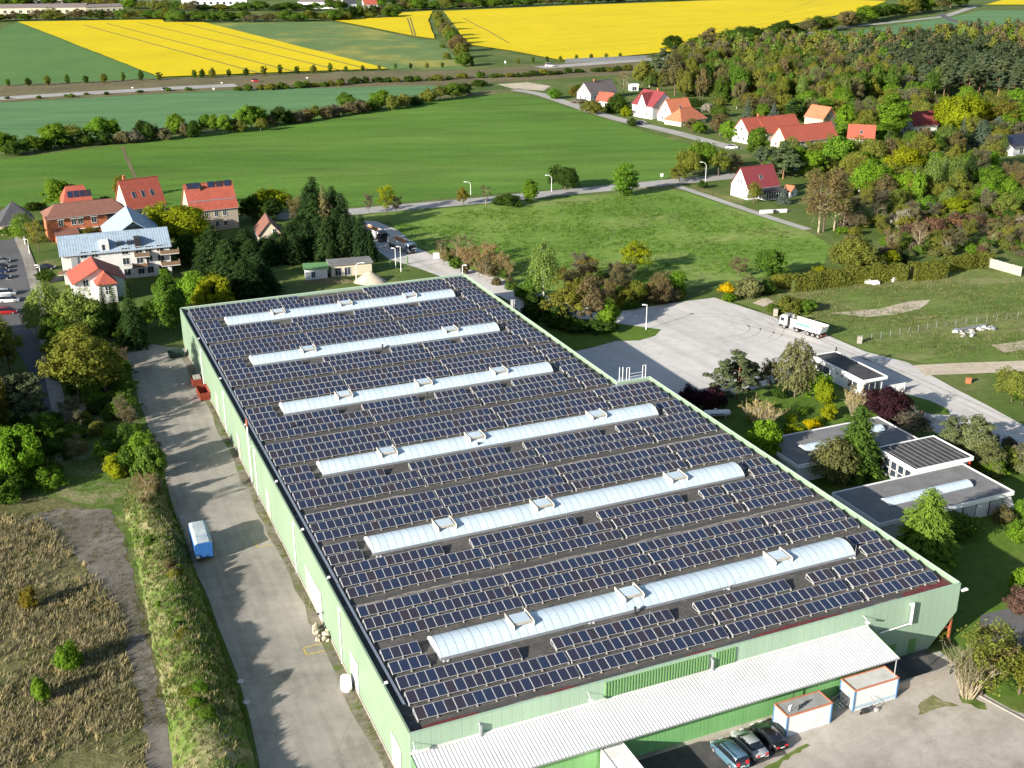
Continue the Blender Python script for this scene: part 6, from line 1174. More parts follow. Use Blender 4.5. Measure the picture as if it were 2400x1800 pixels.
def wheel(parent, x, y, r, w=.22, tag_=None):
    b = MB(); s = 1 if y > 0 else -1; b.tube((x, y - w/2, r), (x, y + w/2, r), r, n=16); o = b.build('tyre', 'tyre', parent, False)
    MB().tube((x, y + s*(w/2 - .02), r), (x, y + s*(w/2 + .015), r), r*.66, r*.6, n=14).build('rim', 'rim', o)
def car(name, label, loc, rz, col, style='sedan', group=None):
    """front towards +x; length about 4.6"""
    c = thing(name, label, 'car', loc, rz, group); L, Wd = (4.7, 1.82) if style != 'van' else (4.75, 1.9)
    x0, x1 = -L/2, L/2; hw = Wd/2
    belt = {'sedan': [(x0, .62, .86), (x0 + .08, .95, .94), (x0 + .9, 1.0, 1.0), (-.4, .97, 1.0), (.95, .93, 1.0), (x1 - .9, .86, .98), (x1 - .2, .72, .9), (x1, .55, .8)], 'van': [(x0, .95, .9), (x0 + .06, 1.02, .97), (-.6, 1.0, 1.0), (1.2, .96, 1.0), (x1 - .7, .90, .97), (x1 - .15, .74, .88), (x1, .55, .78)]}[style]
    rings = []
    for x, z, w in belt:
        k = hw*w; rings.append([(x, -k, .22), (x, -k*1.0, .5), (x, -k*.985, z - .08), (x, -k*.90, z), (x, k*.90, z), (x, k*.985, z - .08), (x, k, .5), (x, k, .22)])
    MB().loft(rings).build('body', col, c, True)
    gh_ = {'sedan': [(x0 + .75, .99, .80, .0), (x0 + 1.45, 1.40, .66, .40), (-.1, 1.46, .68, .46), (.45, 1.40, .67, .40), (1.32, .93, .78, .0)], 'van': [(x0 + .03, 1.02, .86, .0), (x0 + .25, 1.70, .72, .66), (-.9, 1.74, .73, .7), (.7, 1.66, .72, .62), (1.75, .95, .82, .0)]}[style]
    rg = []
    for x, zt, w, hh in gh_:
        zb = zt - hh if hh else zt - .02; k0 = hw*.88; k1 = w*hw*1.15; rg.append([(x, -k0 if hh else -k1, min(zb, .97)), (x, -k1, zt - .05), (x, -k1*.9, zt), (x, k1*.9, zt), (x, k1, zt - .05), (x, k0 if hh else k1, min(zb, .97))])
    n = len(rg)
    fm = lambda j, i: (1 if (i in (1, 2, 3) and 0 < j < n - 2) else 0)
    MB().loft(rg, 0, False, fm).build('greenhouse', ['carglass', col], c, True)
    b = MB()
    for s in (-1, 1):
        for j in range(1, n - 2):
            pass
        for xx in ((-.35, .55) if style == 'sedan' else (-1.35, -.35, .65)): b.box(xx - .04, xx + .04, s*hw*.80 - .03, s*hw*.80 + .03, .95, gh_[2][1] - .1)
    b.build('pillar', col, c)
    for x in (x0 + .92, x1 - .92):
        for s in (-1, 1): wheel(c, x, s*(hw - .09), .33)
    for s in (-1, 1):
        zt = .78 if style == 'sedan' else 1.15; MB().box(x0 - .015, x0 + .16, s*hw*.62 - .18, s*hw*.62 + .18, zt - (.1 if style == 'sedan' else .35), zt + .1).build('tail_light', 'tail', c)
        MB().box(x1 - .28, x1 - .06, s*hw*.62 - .2, s*hw*.62 + .2, .60, .74).build('headlight', 'head', c)
        MB().box(.95, 1.12, s*(hw + .02) - .09, s*(hw + .02) + .09, .92, 1.06).build('mirror', col, c)
    MB().box(x0 - .03, x0 - .004, -.26, .26, .62, .74).build('number_plate', 'plate', c); MB().box(x1 + .002, x1 + .02, -.26, .26, .42, .53).build('number_plate', 'plate', c)
    MB().box(x0 - .02, x0 + .2, -hw*.9, hw*.9, .24, .42).box(x1 - .2, x1 + .012, -hw*.8, hw*.8, .24, .40).build('bumper', 'dark', c)
    if style == 'van':
        for s in (-1, 1): MB().tube((x0 + .5, s*.62, 1.77), (.6, s*.62, 1.72), .03, n=6).build('roof_rail', 'dark', c)
    return c
rz_in = TH + R(90)
car('parked_estate_car', 'blue-grey estate car with roof rails, leftmost of three parked by the lean-to', W(33.0, -7.2), rz_in + R(3), 'p_blue', 'van', 'cars parked by the lean-to')
car('parked_saloon_car', 'silver saloon car, middle of three parked by the lean-to', W(35.9, -6.7), rz_in + R(2), 'p_silver', 'sedan', 'cars parked by the lean-to')
car('parked_saloon_car', 'black saloon car beside the white container, rightmost of three', W(38.6, -6.4), rz_in + R(3), 'p_black', 'sedan', 'cars parked by the lean-to')
sl_ = [(4, 10, 320, 'p_grey', 'sedan', 'grey car at the top of the street car park'), (4, 5, 358, 'p_black', 'sedan', 'black car, second in the street car park'), (4, 0, 385, 'p_navy', 'sedan', 'dark car, third in the street car park'), (4, 10, 425, 'p_navy', 'sedan', 'navy car, fourth in the street car park'), (4, 40, 530, 'p_white', 'van', 'white van-like car, upper of two white cars by the street'), (4, 60, 575, 'p_white', 'van', 'white car, lower of two white cars by the street'), (4, 45, 650, 'p_red', 'van', 'red car, lowest in the street car park'), (4, 300, 362, 'p_black', 'sedan', 'black car parked beside the apartment house')]
for i, (c_, x, y, col, st, lab) in enumerate(sl_): car('street_car', lab, GC(c_, x, y), R(14) if i < 7 else R(10), col, st, 'cars parked in the street')
car('lane_car', 'dark car parked on the lane below the white houses', GC(2, 1945, 806), R(-20), 'p_navy', 'van'); car('lane_car', 'white car at the bend of the village road', GC(3, 318, 962), R(-10), 'p_white', 'van')
car('motorway_car', 'dark blue car on the left motorway', GC(1, 1080, 588), R(12), 'p_navy', 'van'); car('motorway_car', 'red car above the motorway cutting', GC(1, 1660, 530), R(10), 'p_red', 'van')
vn = car('delivery_van', 'white delivery van on the right motorway', GC(2, 1350, 434), R(6), 'p_white', 'van'); vn.scale = (1.3, 1.2, 1.5)
M['tip_grey'] = plain('tipper_steel', (.60, .60, .59), .5, .1, dirt=(.42, .38, .33)); M['tip_in'] = plain('rusty_tub', (.42, .22, .12), .8, var=.25); M['sand_in'] = plain('worn_tub', (.46, .41, .33), .8); M['p_steel_blue'] = paint('steel_blue_cab', (.13, .18, .24)); M['decal'] = plain('green_lettering_band', (.10, .32, .22), .5, var=.4, scale=4); M['decal2'] = plain('red_emblem', (.5, .1, .1), .5)
def tractor(t, col, x=0.0):
    """cab front at +x"""
    MB().box(x - 5.6, x - .2, -.45, .45, .55, .85).build('chassis', 'dark', t)
    rings = [[(x - 2.15, -1.2, .9), (x - 2.15, -1.2, 3.05), (x - 2.15, -1.0, 3.2), (x - 2.15, 1.0, 3.2), (x - 2.15, 1.2, 3.05), (x - 2.15, 1.2, .9)], [(x - .5, -1.22, .9), (x - .5, -1.22, 2.95), (x - .5, -1.0, 3.1), (x - .5, 1.0, 3.1), (x - .5, 1.22, 2.95), (x - .5, 1.22, .9)], [(x - .12, -1.22, .9), (x - .12, -1.18, 2.6), (x - .12, -1.0, 2.75), (x - .12, 1.0, 2.75), (x - .12, 1.18, 2.6), (x - .12, 1.22, .9)], [(x, -1.18, .6), (x, -1.18, 1.6), (x, -1.05, 1.75), (x, 1.05, 1.75), (x, 1.18, 1.6), (x, 1.18, .6)]]
    cab = MB().loft(rings).build('cab', col, t, True)
    MB().add([(x + .012, -1.05, 1.74), (x + .012, 1.05, 1.74), (x - .1, 1.02, 2.6), (x - .1, -1.02, 2.6)], [(0, 1, 2, 3)]).build('windscreen', 'carglass', cab)
    for s in (-1, 1):
        MB().box(x - 1.25, x - .35, s*1.235 - .015, s*1.235 + .015, 1.75, 2.5).build('side_window', 'carglass', cab); MB().box(x - .05, x + .03, s*.85 - .2, s*.85 + .2, .75, .98).build('headlight', 'head', cab); MB().box(x - .05, x + .12, s*1.42 - .1, s*1.42 + .1, 1.7, 2.45).build('mirror', 'dark', cab)
        MB().box(x - 3.9, x - 2.7, s*.95 - .3, s*.95 + .3, .5, 1.1).build('fuel_tank', 'steel', t)
    MB().box(x - .3, x + .06, -1.2, 1.2, .35, .72).box(x - .02, x + .03, -.9, .9, .8, 1.45).build('bumper', 'dark', cab)
    for xx in (x - 1.35, x - 4.7):
        for s in (-1, 1): wheel(t, xx, s*1.02, .52, .34)
def tipper(t, x, L, body, inside, sloped=True, axles=(2.4, 3.7, 5.0)):
    """tub from x (front) back to x-L"""
    w, z0, z1 = 1.25, 1.15, 2.75; r = x - L
    tb = MB(); th = .09
    def side(s):
        y0, y1 = s*w, s*(w - th); back = r + (.55 if sloped else 0)
        tb.add([(x, y0, z0 + .1), (x, y0, z1), (r, y0, z1), (back, y0, z0), (x, y1, z0 + .1), (x, y1, z1), (r, y1, z1), (back, y1, z0)], [(0, 1, 2, 3) if s > 0 else (3, 2, 1, 0), (1, 5, 6, 2), (0, 3, 7, 4), (4, 7, 6, 5) if s > 0 else (5, 6, 7, 4)])
    side(1); side(-1); tb.box(x - th, x, -w, w, z0 + .1, z1).box(r + .6, x, -w + .01, w - .01, z0, z0 + .12)
    back = r + (.55 if sloped else 0); tb.add([(r, -w, z1 - .1), (r, w, z1 - .1), (back, w, z0), (back, -w, z0), (r + .08, -w, z1 - .1), (r + .08, w, z1 - .1), (back + .08, w, z0), (back + .08, -w, z0)], [(3, 2, 1, 0), (4, 5, 6, 7)])
    o = tb.build('tipper_body', body, t)
    i_ = MB(); e = .012
    for s in (1, -1): i_.add([(x - th, s*(w - th - e), z0 + .15), (x - th, s*(w - th - e), z1 + .004), (r + .1, s*(w - th - e), z1 + .004), (back + .1, s*(w - th - e), z0 + .15)], [(0, 1, 2, 3)])
    i_.quad((x - th - e, -w + th, z0 + .14), (x - th - e, w - th, z0 + .14), (back + .12, w - th, z0 + .14), (back + .12, -w + th, z0 + .14)); i_.quad((x - th - e, -w + th, z0 + .14), (x - th - e, w - th, z0 + .14), (x - th - e, w - th, z1), (x - th - e, -w + th, z1)); i_.build('tub_lining', inside, o)
    rb = MB()
    for s in (1, -1): rb.box(r + .1, x, s*w - .05, s*w + .05, z1 + .006, z1 + .08)
    rb.build('rim_rail', body, o)
    MB().box(r + .8, x - .3, -.5, .5, .8, 1.12).build('trailer_chassis', 'dark', t)
    for a in axles:
        for s in (-1, 1): wheel(t, r + a - 1.4, s*1.02, .5, .38)
    MB().box(r + .3, r + .4, -1.15, 1.15, .5, .72).build('bumper_bar', 'rust_frame', t)
    return o
wt = thing('tipper_truck', 'white tipper truck with empty tub at the edge of the gravel yard', 'truck', (0, 0, 0), 0)
pa = GC(6, 655, 745); pb = GC(6, 885, 815); dv = (pa - pb).normalized(); wt.location = pa + dv*1.2 + Vector((-dv.y, dv.x, 0))*-1.0; wt.rotation_euler = (0, 0, math.atan2(dv.y, dv.x))
tractor(wt, 'p_white'); tb_ = tipper(wt, -2.9, 8.3, 'white', 'sand_in')
MB().box(-8.0, -4.4, 1.262, 1.27, 1.75, 2.35).build('green_lettering', 'decal', tb_); MB().box(-9.9, -9.5, 1.262, 1.27, 1.7, 2.05).build('emblem', 'decal2', tb_)
MB().box(-2.5, -2.3, -1.0, 1.0, .9, 2.3).build('air_tank', 'dark', wt)
def road_truck(label, p, d, col):
    t = thing('tipper_truck', label, 'truck', p, math.atan2(d.y, d.x)); tractor(t, col); o = tipper(t, -2.9, 8.6, 'tip_grey', 'tip_in', False)
    MB().box(-2.88, -2.8, .35, 1.0, 1.6, 2.6).build('tool_box', 'white2', o)
d_ = (GC(5, 455, 262) - GC(5, 250, 175)).normalized(); p0 = GC(5, 462, 266)
road_truck('grey-blue tipper truck driving towards the yard, the nearer of two', p0, d_, 'p_steel_blue'); road_truck('grey tipper truck half hidden behind the conifers, the farther of two', p0 - d_*15.5, d_, 'p_grey')
# office containers by the lean-to
M['cont_w'] = plain('container_white', (.60, .62, .63), .45, var=.04, dirt=(.5, .52, .53)); M['cont_blue'] = plain('container_blue', (.08, .18, .36), .5); M['scuff'] = plain('scuffed_blue', (.36, .46, .52), .6, var=.25, scale=3); M['cont_or'] = plain('container_orange', (.42, .16, .09), .6, var=.2); M['cont_roof'] = plain('container_roof', (.27, .28, .28), .6, var=.15); M['cont_roof2'] = plain('pale_container_roof', (.50, .51, .50), .6, var=.1, dirt=(.36, .36, .35))
def container(name, label, u, v, L, D_, h, roofm, ribs):
    c = thing(name, label, 'container', W(u, v), TH)
    MB().box(.08, L - .08, .08, D_ - .08, .12, h - .12).build('wall', 'cont_w', c)
    b = MB()
    for x in (0, L - .16):
        for y in (0, D_ - .16): b.box(x, x + .16, y, y + .16, 0, h - .14)
    b.build('corner_post', 'cont_blue', c); MB().box(.16, L - .16, .02, .1, .02, .16).box(.16, L - .16, D_ - .1, D_ - .02, .02, .16).build('base_rail', 'cont_w', c)
    MB().box(0, L, 0, .14, h - .14, h + .03).box(0, L, D_ - .14, D_, h - .14, h + .03).box(0, .14, .14, D_ - .14, h - .14, h + .03).box(L - .14, L, .14, D_ - .14, h - .14, h + .03).build('top_rail', 'cont_or', c)
    rf = MB().box(.14, L - .14, .14, D_ - .14, h - .13, h - .06).build('roof', roofm, c)
    if ribs:
        b = MB()
        for i in range(9): y = .3 + i*(D_ - .6)/8; b.box(.2, L - .2, y - .05, y + .05, h - .058, h - .02)
        b.build('roof_rib', roofm, rf)
    return c
c1 = container('site_container', 'white site container with grey ribbed roof and satellite dish', 40.5, -6.85, 6.06, 2.45, 2.75, 'cont_roof', True)
c2 = container('site_container', 'white site container with pale flat roof and steps, right of the ribbed one', 50.05, -6.25, 6.25, 2.48, 2.85, 'cont_roof2', False)
MB().box(-.02, .06, .9, 1.8, .3, 2.3).build('door', 'pale_grey', c2); MB().box(.3, 6.1, .052, .066, .2, .62).build('scuffed_strip', 'scuff', c2)
st = thing('container_steps', 'small metal steps in front of the container door', 'steps', W(50.05, -6.25), TH); b = MB()
for i in range(4): b.box(-1.5 + i*.36, -1.15 + i*.36, .8, 1.9, .08 + i*.16, .13 + i*.16)
b.build('tread', 'steel', st); b = MB()
for y in (.8, 1.9): b.tube((-1.5, y, .05), (-.05, y, .7), .03, n=5); b.tube((-1.4, y, 1.0), (-.05, y, 1.5), .025, n=5); b.tube((-1.4, y, .1), (-1.4, y, 1.0), .025, n=5)
b.build('handrail', 'steel', st)
dish = thing('satellite_dish', 'round white satellite dish on a mast at the container corner', 'satellite dish', W(40.85, -6.4, 2.78), TH); MB().tube((0, 0, 0), (0, 0, .75), .035, n=6).build('mast', 'steel', dish)
b = MB(); ring_ = [(.10*r_*r_*4, r_*.5*math.cos(a), .85 + r_*.5*math.sin(a)) for r_ in (.0, .5, 1) for a in np.linspace(0, 2*math.pi, 15)[:-1]]
b.add(ring_, [(i*14 + j, i*14 + (j + 1) % 14, (i + 1)*14 + (j + 1) % 14, (i + 1)*14 + j) for i in range(2) for j in range(14)]); o = b.build('reflector', 'white2', dish); o.rotation_euler = (0, 0, R(-60)); MB().tube((0, 0, .6), (.45, -.3, .9), .02, n=5).build('arm', 'steel', dish)
mp_ = thing('mast_with_bracket', 'short dark mast behind the ribbed container', 'mast', W(43.5, -3.9), TH); MB().tube((0, 0, 0), (0, 0, 3.9), .05, n=6).box(-.3, .3, -.05, .05, 3.6, 3.7).build('pole', 'dark', mp_)
pj = thing('garden_tools', 'wheelbarrow and tools leaning at the right container', 'tools', W(50.6, -6.9), TH); b = MB(); b.box(.2, 1.0, -.4, .2, .25, .55).tube((1.0, -.3, .4), (1.8, -.3, .75), .03).tube((1.0, .1, .4), (1.8, .1, .75), .03); b.build('wheelbarrow', 'dark', pj); MB().tube((.05, -.15, .2), (.05, -.05, .2), .2, n=12).build('wheel', 'tyre', pj); MB().tube((2.2, -.5, 0), (1.7, .5, 1.6), .025).build('handle', 'timber', pj); MB().box(1.9, 2.3, -.4, 0, 0, .3).build('bucket', 'pale_grey', pj)
wb = thing('white_box_body', 'white box container with ribbed roof standing against the lean-to', 'container', W(19.5, -12.2), TH); MB().box(0, 2.55, 0, 8.6, .3, 2.85).build('wall', 'white2', wb)
prof_ = []; y = 0
while y < 8.6: prof_ += [(y, 0), (y + .14, 0), (y + .17, .04), (y + .28, .04), (y + .31, 0)]; y += .31
vs = []; 
for y, h_ in prof_: vs += [(0, y, 2.87 + h_), (2.55, y, 2.87 + h_)]
MB().add(vs, [(2*i, 2*i + 1, 2*i + 3, 2*i + 2) for i in range(len(prof_) - 1)]).build('roof', 'white', wb); MB().box(-.03, .03, 0, 8.6, 2.8, 2.95).box(2.52, 2.58, 0, 8.6, 2.8, 2.95).build('edge_rail', 'white2', wb); MB().box(.3, 2.25, .5, 8, .0, .3).build('skid', 'dark', wb)
rw = thing('low_wall', 'low concrete loading wall right of the lean-to', 'wall', W(56.5, -5.3), TH); MB().box(0, 8.5, 0, .25, 0, 1.0).box(0, 8.5, -.05, .3, 1.002, 1.1).build('wall', 'ballast', rw)
kb = thing('kerb', 'pale kerb edging the grass slope', 'kerb', W(64.7, -7.5), TH - R(76)); MB().box(0, 9.5, 0, .2, 0, .12).build('stone', 'ballast', kb)
# gas tank
ta = W(79.4, 71.4); tb2 = W(84.2, 69.8); dv = (tb2 - ta).normalized(); tk = thing('gas_tank', 'white horizontal gas tank on legs beside the warehouse wall', 'gas tank', (ta + tb2)/2, math.atan2(dv.y, dv.x)); b = MB(); prf = [(-2.5, .05), (-2.42, .4), (-2.2, .6), (2.2, .6), (2.42, .4), (2.5, .05)]
rings = [[(x, r_*math.cos(a), 1.15 + r_*math.sin(a)) for a in np.linspace(0, 2*math.pi, 21)] for x, r_ in prf]; b.loft(rings); b.build('tank', 'white2', tk, True); MB().box(-1.6, -1.4, -.5, .5, 0, .75).box(1.4, 1.6, -.5, .5, 0, .75).build('saddle', 'ballast', tk); MB().tube((-.3, 0, 1.7), (-.3, 0, 2.0), .25, n=10).build('dome', 'white2', tk); MB().box(-1.2, 1.2, -.612, -.55, 1.0, 1.22).build('lettering_strip', 'cont_blue', tk)
# west yard: blue covered trailer, skips, debris
M['tarp'] = plain('blue_tarpaulin', (.022, .095, .29), .55, var=.25, scale=2); M['tarp_roof'] = plain('faded_tarpaulin_roof', (.36, .41, .42), .6, var=.25, scale=1.5, dirt=(.12, .25, .42))
tr = thing('covered_trailer', 'blue tarpaulin trailer with faded roof parked in the west yard', 'trailer', W(-11.0, 59.4), TH + R(90) - R(2))
rings = [[(x, -1.22, .85), (x, -1.22, 2.95), (x, -.8, 3.15 + .05*math.sin(x*1.4)), (x, .8, 3.15 + .05*math.sin(x*1.4)), (x, 1.22, 2.95), (x, 1.22, .85)] for x in np.linspace(-3.4, 3.4, 12)]
MB().loft(rings, 0, True, lambda j, i: 1 if i in (1, 2, 3) else 0).build('tarpaulin', ['tarp', 'tarp_roof'], tr); MB().box(-3.4, 3.4, -1.2, 1.2, .6, .84).build('chassis', 'dark', tr); MB().box(3.4, 4.6, -.1, .1, .6, .75).build('drawbar', 'dark', tr); MB().box(-3.46, -3.41, .7, 1.15, .9, 1.3).build('tail_light', 'plate', tr)
for x in (-1.6, -.5):
    for s in (-1, 1): wheel(tr, x, s*1.05, .45, .3)
MB().box(-3.44, -3.405, -1.15, 1.15, .9, 2.9).build('rear_flap', 'tarp', tr)
M['skip_green'] = plain('dark_green_skip_paint', (.025, .05, .045), .6); M['rust_red'] = plain('rust_red_skip', (.22, .04, .022), .8, var=.4, scale=2)
def skip(name, label, p, rz, L, col, h=1.5):
    t_ = thing(name, label, 'skip', p, rz); b = MB(); w = 1.0
    for s in (1, -1): b.add([(-L/2 + .3, s*w*.8, .1), (L/2 - .3, s*w*.8, .1), (L/2, s*w, h), (-L/2, s*w, h), (-L/2 + .3, s*(w*.8 - .06), .1), (L/2 - .3, s*(w*.8 - .06), .1), (L/2, s*(w - .06), h), (-L/2, s*(w - .06), h)], [(0, 1, 2, 3), (7, 6, 5, 4), (3, 2, 6, 7)])
    for s in (1, -1): b.add([(s*(L/2 - .3), -w*.8, .1), (s*(L/2 - .3), w*.8, .1), (s*L/2, w, h), (s*L/2, -w, h)], [(0, 1, 2, 3)])
    b.box(-L/2 + .3, L/2 - .3, -w*.8, w*.8, .08, .16); b.build('tub', col, t_); b = MB()
    for i in range(4): x = -L/2 + .5 + i*(L - 1)/3; b.box(x - .05, x + .05, w*.93, w*1.02, .3, h).box(x - .05, x + .05, -w*1.02, -w*.93, .3, h)
    b.build('stiffener', col, t_); return t_
pp = GC(4, 1320, 1190); skip('rust_red_skip', 'rust red open skip, nearer of two against the green wall', pp, TH + R(90), 4.6, 'rust_red', 1.7); s2 = skip('rust_red_skip', 'short rust red skip heaped with pale rubble, farther of two', GC(4, 1278, 1110), TH + R(90), 2.8, 'rust_red', 1.6)
b = MB(); b.box(-1.1, 1.0, -.7, .7, .9, 1.75); b.build('rubble_load', 'ballast', s2)
skip('dark_green_skip', 'dark green open skip near the rear corner of the warehouse', GC(4, 1140, 930), TH + R(5), 3.2, 'skip_green', 1.4)
rk = random.Random(4)
for i in range(15):
    r_ = .22 + rk.random()*.25; b = MB(); nv = [Vector((math.cos(a)*math.cos(e2), math.sin(a)*math.cos(e2), math.sin(e2)))*r_*rk.uniform(.75, 1.2) for e2 in (-.9, -.2, .5, 1.1) for a in np.linspace(0, 2*math.pi, 8)[:-1]]
    b.add(nv, [(j*7 + k, j*7 + (k + 1) % 7, (j + 1)*7 + (k + 1) % 7, (j + 1)*7 + k) for j in range(3) for k in range(7)] + [tuple(range(7))[::-1], tuple(range(21, 28))])
    o = b.build('boulder', 'stone'); q = GC(7, 2085 + rk.uniform(-45, 45), 1085 + rk.uniform(-55, 40)); o.location = (q.x, q.y, r_*.6 + (.3 if i % 3 == 0 else 0)); tag(o, 'pale rubble boulder in the heap beside the warehouse wall', 'boulder', 'rubble heap boulders')
bg = thing('big_bag', 'white bulky bag by the warehouse door', 'bag', W(-1.0, 20.6), TH); b = MB(); rings = [[(r_*math.cos(a)*(1 + .08*math.sin(a*4)), r_*math.sin(a)*1.5, z) for a in np.linspace(0, 2*math.pi, 17)] for r_, z in ((.55, 0), (.68, .3), (.7, .9), (.6, 1.5), (.35, 1.75), (.05, 1.8))]; b.loft(rings); b.build('bag_body', 'white2', bg, True); MB().tube((-.4, -.3, 1.5), (.0, 0, 2.0), .04).tube((.4, .3, 1.5), (0, 0, 2.0), .04).build('loop', 'white2', bg)
for i, (x, y) in enumerate([(1560, 1372), (1598, 1507), (1180, 310)]):
    o = MB().tube((0, 0, 0), (0, 0, .012), .42, n=20).tube((0, 0, .012), (0, 0, .016), .34, n=20).build('manhole_cover', 'pale_grey' if i < 2 else 'grey_paint'); o.location = GC(7, x, y, .034); tag(o, ['pale round manhole cover, middle of three in the west yard', 'pale round manhole cover nearest the camera in the west yard', 'dark round manhole cover farthest back in the west yard'][i], 'manhole cover', 'manhole covers in the west yard')
fp = thing('yard_light', 'small black wall light bracket on the west wall', 'lamp', W(-.3, 33.8, 2.2), TH); MB().box(-.5, .25, -.05, .05, .1, .16).build('bracket', 'dark', fp); MB().box(-.6, -.3, -.15, .15, -.05, .1).build('lamp_head', 'dark', fp)
# sand heap behind the warehouse, scrap in the meadow
hp = GC(5, 185, 440); b = MB(); rr = random.Random(9); rings = [[(r_*math.cos(a)*rr.uniform(.92, 1.08), r_*.8*math.sin(a)*rr.uniform(.92, 1.08), z) for a in np.linspace(0, 2*math.pi, 19)[:-1]] for r_, z in ((4.2, -.02), (3.1, .7), (2.0, 1.5), (1.0, 2.2), (.15, 2.55))]
for q in rings: q.append(q[0])
b.loft(rings, cap=False); o = b.build('sand_heap', 'sand', None, True); o.location = hp; tag(o, 'heap of pale sand behind the warehouse', 'sand heap')
o = MB().loft([[(p[0]*1.7, p[1]*.6, p[2]*.35) for p in q] for q in rings], cap=False).build('soil_heap', 'soil', None, True); o.location = GC(5, -60, 440); tag(o, 'low heap of brown earth left of the sand heap', 'earth heap')
for i in range(20):
    c_, x, y = (6, 1820 + rk.uniform(-60, 70), 775 + rk.uniform(-22, 25)) if i < 12 else (6, 1965 + rk.uniform(-50, 50), 745 + rk.uniform(-12, 12))
    o = MB().box(-.6, .6, -.3, .3, 0, .3).box(-.5, .4, -.35, .2, .3, .5).build('scrap_block', ['pale_grey', 'ballast', 'steel'][i % 3]); o.location = GC(c_, x, y); o.rotation_euler = (0, 0, rk.uniform(0, 3)); o.scale = (1, 1, rk.uniform(.5, 1.3)); tag(o, 'broken pale block in the scrap pile on the dry meadow', 'scrap', 'scrap pile on the dry meadow')
for i, (x, y) in enumerate([(1880, 740), (1850, 752)]):
    a = GC(6, x - 90, y + 22); b_ = GC(6, x + 90, y - 10); o = MB().tube((0, 0, .5), tuple((b_ - a) + Vector((0, 0, .5))), .12, n=7).build('scrap_pole', 'steel'); o.location = a; tag(o, '%s grey pole lying across the scrap pile' % ['upper', 'lower'][i], 'pole', 'scrap pile on the dry meadow')
for i, (x, y, w_) in enumerate([(1200, 455, 40), (1250, 462, 50), (1370, 440, 25), (1445, 415, 30)]):
    o = MB().box(-.9, .9, -.4, .4, 0, .8).box(-.7, .5, -.3, .35, .8, 1.1).build('concrete_rubble', 'white'); o.location = GC(6, x, y); o.rotation_euler = (0, 0, .3*i); tag(o, 'pale concrete lump below the clipped hedge, %s from the left' % ORD[i], 'rubble', 'rubble below the hedge')
cw = thing('concrete_panel_wall', 'pale concrete panel wall at the right end of the clipped hedge', 'wall', GC(6, 1985, 350), 0); a = GC(6, 1985, 352); b_ = GC(6, 2240, 425); dv = (b_ - a).normalized(); cw.rotation_euler = (0, 0, math.atan2(dv.y, dv.x)); L = (b_ - a).length; k = int(L/2.4)
for i in range(k): MB().box(i*2.4 + .03, i*2.4 + 2.37, 0, .15, 0, 2.4 + .05*math.sin(i*3)).build('panel', 'ballast', cw)
for i in range(k + 1): MB().box(i*2.4 - .1, i*2.4 + .1, -.1, .0, 0, 2.6).build('post', 'concrete', cw)
for i, (c_, x, y, h_) in enumerate([(6, 1145, 842, 1.5), (6, 600, 665, 1.6), (6, 1850, 1100, 1.0)]):
    o = MB().box(-.45, .45, -.3, .3, 0, h_).box(-.5, .5, -.35, .35, h_ + .002, h_ + .08).build('concrete_block', 'ballast' if i < 2 else 'brick'); o.location = GC(c_, x, y); tag(o, ['pale concrete block beside the gravel drive', 'pale block behind the white tipper cab', 'reddish block on the grass right of the drive'][i], 'block')
# street lamps
def lamp(label, c_, x, yb, yt, kind='curve', rz=0.0, twin=False):
    p = GC(c_, x, yb); h = height_at(p, px(c_, x, yt)[1]); t_ = thing('street_lamp', label, 'street lamp', p, rz, 'street lamps'); b = MB(); b.tube((0, 0, 0), (0, 0, .9), .13, .12, 8).tube((0, 0, .9), (0, 0, h*.8), .09, .07, 8)
    if kind == 'curve': pts = [(0, 0, h*.8)] + [(-1.6*(1 - math.cos(q)), 0, h*.8 + h*.2*math.sin(q)) for q in np.linspace(.2, 1.5, 6)]; b.path(pts, .06, 6); end = pts[-1]
    else: b.tube((0, 0, h*.8), (0, 0, h), .07, .06, 8); end = (-.3, 0, h); b.tube((0, 0, h - .05), (-.4, 0, h), .05, n=6)
    b.build('pole', 'white2', t_); MB().box(end[0] - .75, end[0] + .05, -.16, .16, end[2] - .08, end[2] + .08).build('lamp_head', 'white2', t_)
lamp('curved white street lamp, leftmost along the country road', 2, 838, 1262, 1178); lamp('curved white street lamp, second along the country road', 2, 1362, 1240, 1135); lamp('curved white street lamp at the farm track junction', 3, 146, 1190, 1050); lamp('curved white street lamp among the village trees', 3, 1458, 950, 885); lamp('straight white lamp post at the edge of the gravel yard', 5, 1974, 755, 592, 'top'); lamp('white lamp post, right of two by the rear yard gate', 5, 387, 378, 215, 'top'); lamp('white lamp post, left of two by the rear yard gate', 5, 353, 355, 225, 'top'); lamp('white lamp post just beyond the rear warehouse corner', 5, 786, 420, 335, 'top', R(180)); lamp('white lamp post near the brick block in the street', 4, 192, 262, 168, 'top'); lamp('white lamp post beside the black car in the street', 4, 262, 402, 335, 'top'); lamp('white lamp post by the sand heap', 5, 98, 440, 320, 'curve', R(180)); lamp('slim white lamp near the old red-roofed house', 1, 1768, 1400, 1268, 'top')
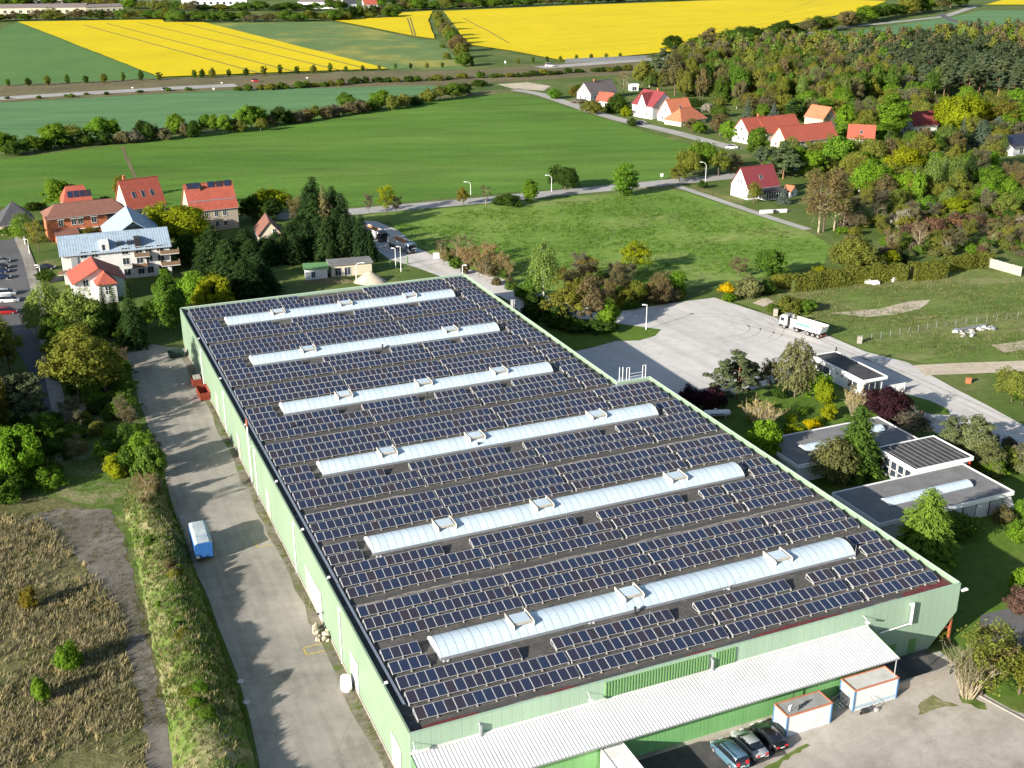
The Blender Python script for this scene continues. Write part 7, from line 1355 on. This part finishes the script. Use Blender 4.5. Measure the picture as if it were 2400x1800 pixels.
# fences, signs, gates
gt = thing('yard_gate', 'dark green steel gate across the rear truck road', 'gate', GC(5, 205, 375), 0); a = GC(5, 205, 375); b_ = GC(5, 430, 330); dv = (b_ - a).normalized(); gt.rotation_euler = (0, 0, math.atan2(dv.y, dv.x)); L = (b_ - a).length; b = MB()
for i in range(int(L/.3)): b.box(i*.3, i*.3 + .03, 0, .03, .1, 1.8)
b.box(0, L, -.01, .04, .1, .18).box(0, L, -.01, .04, 1.72, 1.8); b.build('bars', 'green_rib', gt)
for x in (0, L*.5, L): MB().box(x - .12, x + .12, -.12, .12, 0, 2.1).build('post', 'green_rib', gt)
sg = thing('site_sign', 'white sign board beside the truck road', 'sign', GC(5, 617, 302), R(20)); MB().box(-.9, .9, 0, .06, .3, 2.0).build('board', 'white2', sg); MB().box(-.8, -.7, .06, .12, 0, 2.0).box(.7, .8, .06, .12, 0, 2.0).build('post', 'grey_paint', sg)
for i, (c_, x, y, yt) in enumerate([(2, 2075, 1165, 1125), (2, 1062, 425, 395), (1, 1990, 515, 500), (1, 1437, 545, 533), (1, 858, 577, 565), (1, 1385, 590, 570)]):
    p = GC(c_, x, y); h = height_at(p, px(c_, x, yt)[1]); t_ = thing('road_sign', ['small white sign on the country road verge', 'tall white board beside the motorway', 'slim white marker right on the motorway', 'slim white marker middle on the motorway', 'slim white marker left on the motorway', 'grey sign panel at the motorway bend'][i], 'sign', p, 0); MB().tube((0, 0, 0), (0, 0, h), .06, n=6).build('post', 'steel', t_); MB().box(-.5, .5, -.08, -.03, h*.55, h).build('board', 'white2', t_)
def fence(label, pts, h, post='grey_paint', gap=2.5, mesh=True):
    f_ = thing('wire_fence', label, 'fence', pts[0], 0); o0 = pts[0]
    for a, b_ in zip(pts, pts[1:]):
        L = (b_ - a).length; k = max(1, int(L/gap))
        for i in range(k + 1): q = a.lerp(b_, i/k) - o0; MB().tube(tuple(q), tuple(q + Vector((0, 0, h))), .035, n=5).build('post', post, f_)
        if mesh:
            bb = MB()
            for z in np.linspace(.15, h - .05, 5): bb.tube(tuple(a - o0 + Vector((0, 0, z))), tuple(b_ - o0 + Vector((0, 0, z))), .008, n=3)
            bb.build('wire', post, f_)
fence('thin wire fence crossing the dry meadow', [GC(6, 1160, 830), GC(6, 1700, 735), GC(6, 2100, 690), GC(6, 2240, 665)], 1.5)
fence('garden fence of thin posts beside the farm track', [GC(3, 60, 1215), GC(3, 200, 1265), GC(3, 390, 1325)], 1.2, 'timber', 1.4)
fence('green wire fence in the western scrub', [GC(4, 650, 1290), GC(4, 690, 1480), GC(4, 520, 1630)], 1.6, 'green_rib')
cb = thing('crash_barrier', 'grey noise barrier along the right motorway', 'barrier', GC(2, 1450, 412), 0); a = GC(2, 1450, 412); b_ = GC(2, 1990, 388); dv = (b_ - a).normalized(); cb.rotation_euler = (0, 0, math.atan2(dv.y, dv.x)); L = (b_ - a).length
for i in range(int(L/6)): MB().box(i*6 + .1, i*6 + 5.9, 0, .2, 0, 3.0).build('panel', 'steel', cb)
gb = thing('garden_wall', 'low white garden wall with bins below the white house', 'wall', GC(3, 500, 1385), R(12)); MB().box(0, 9, 0, .3, 0, 1.1).build('wall', 'render_w', gb); MB().box(4.2, 5.0, -.9, -.2, 0, 1.1).build('bin', 'dark', gb)
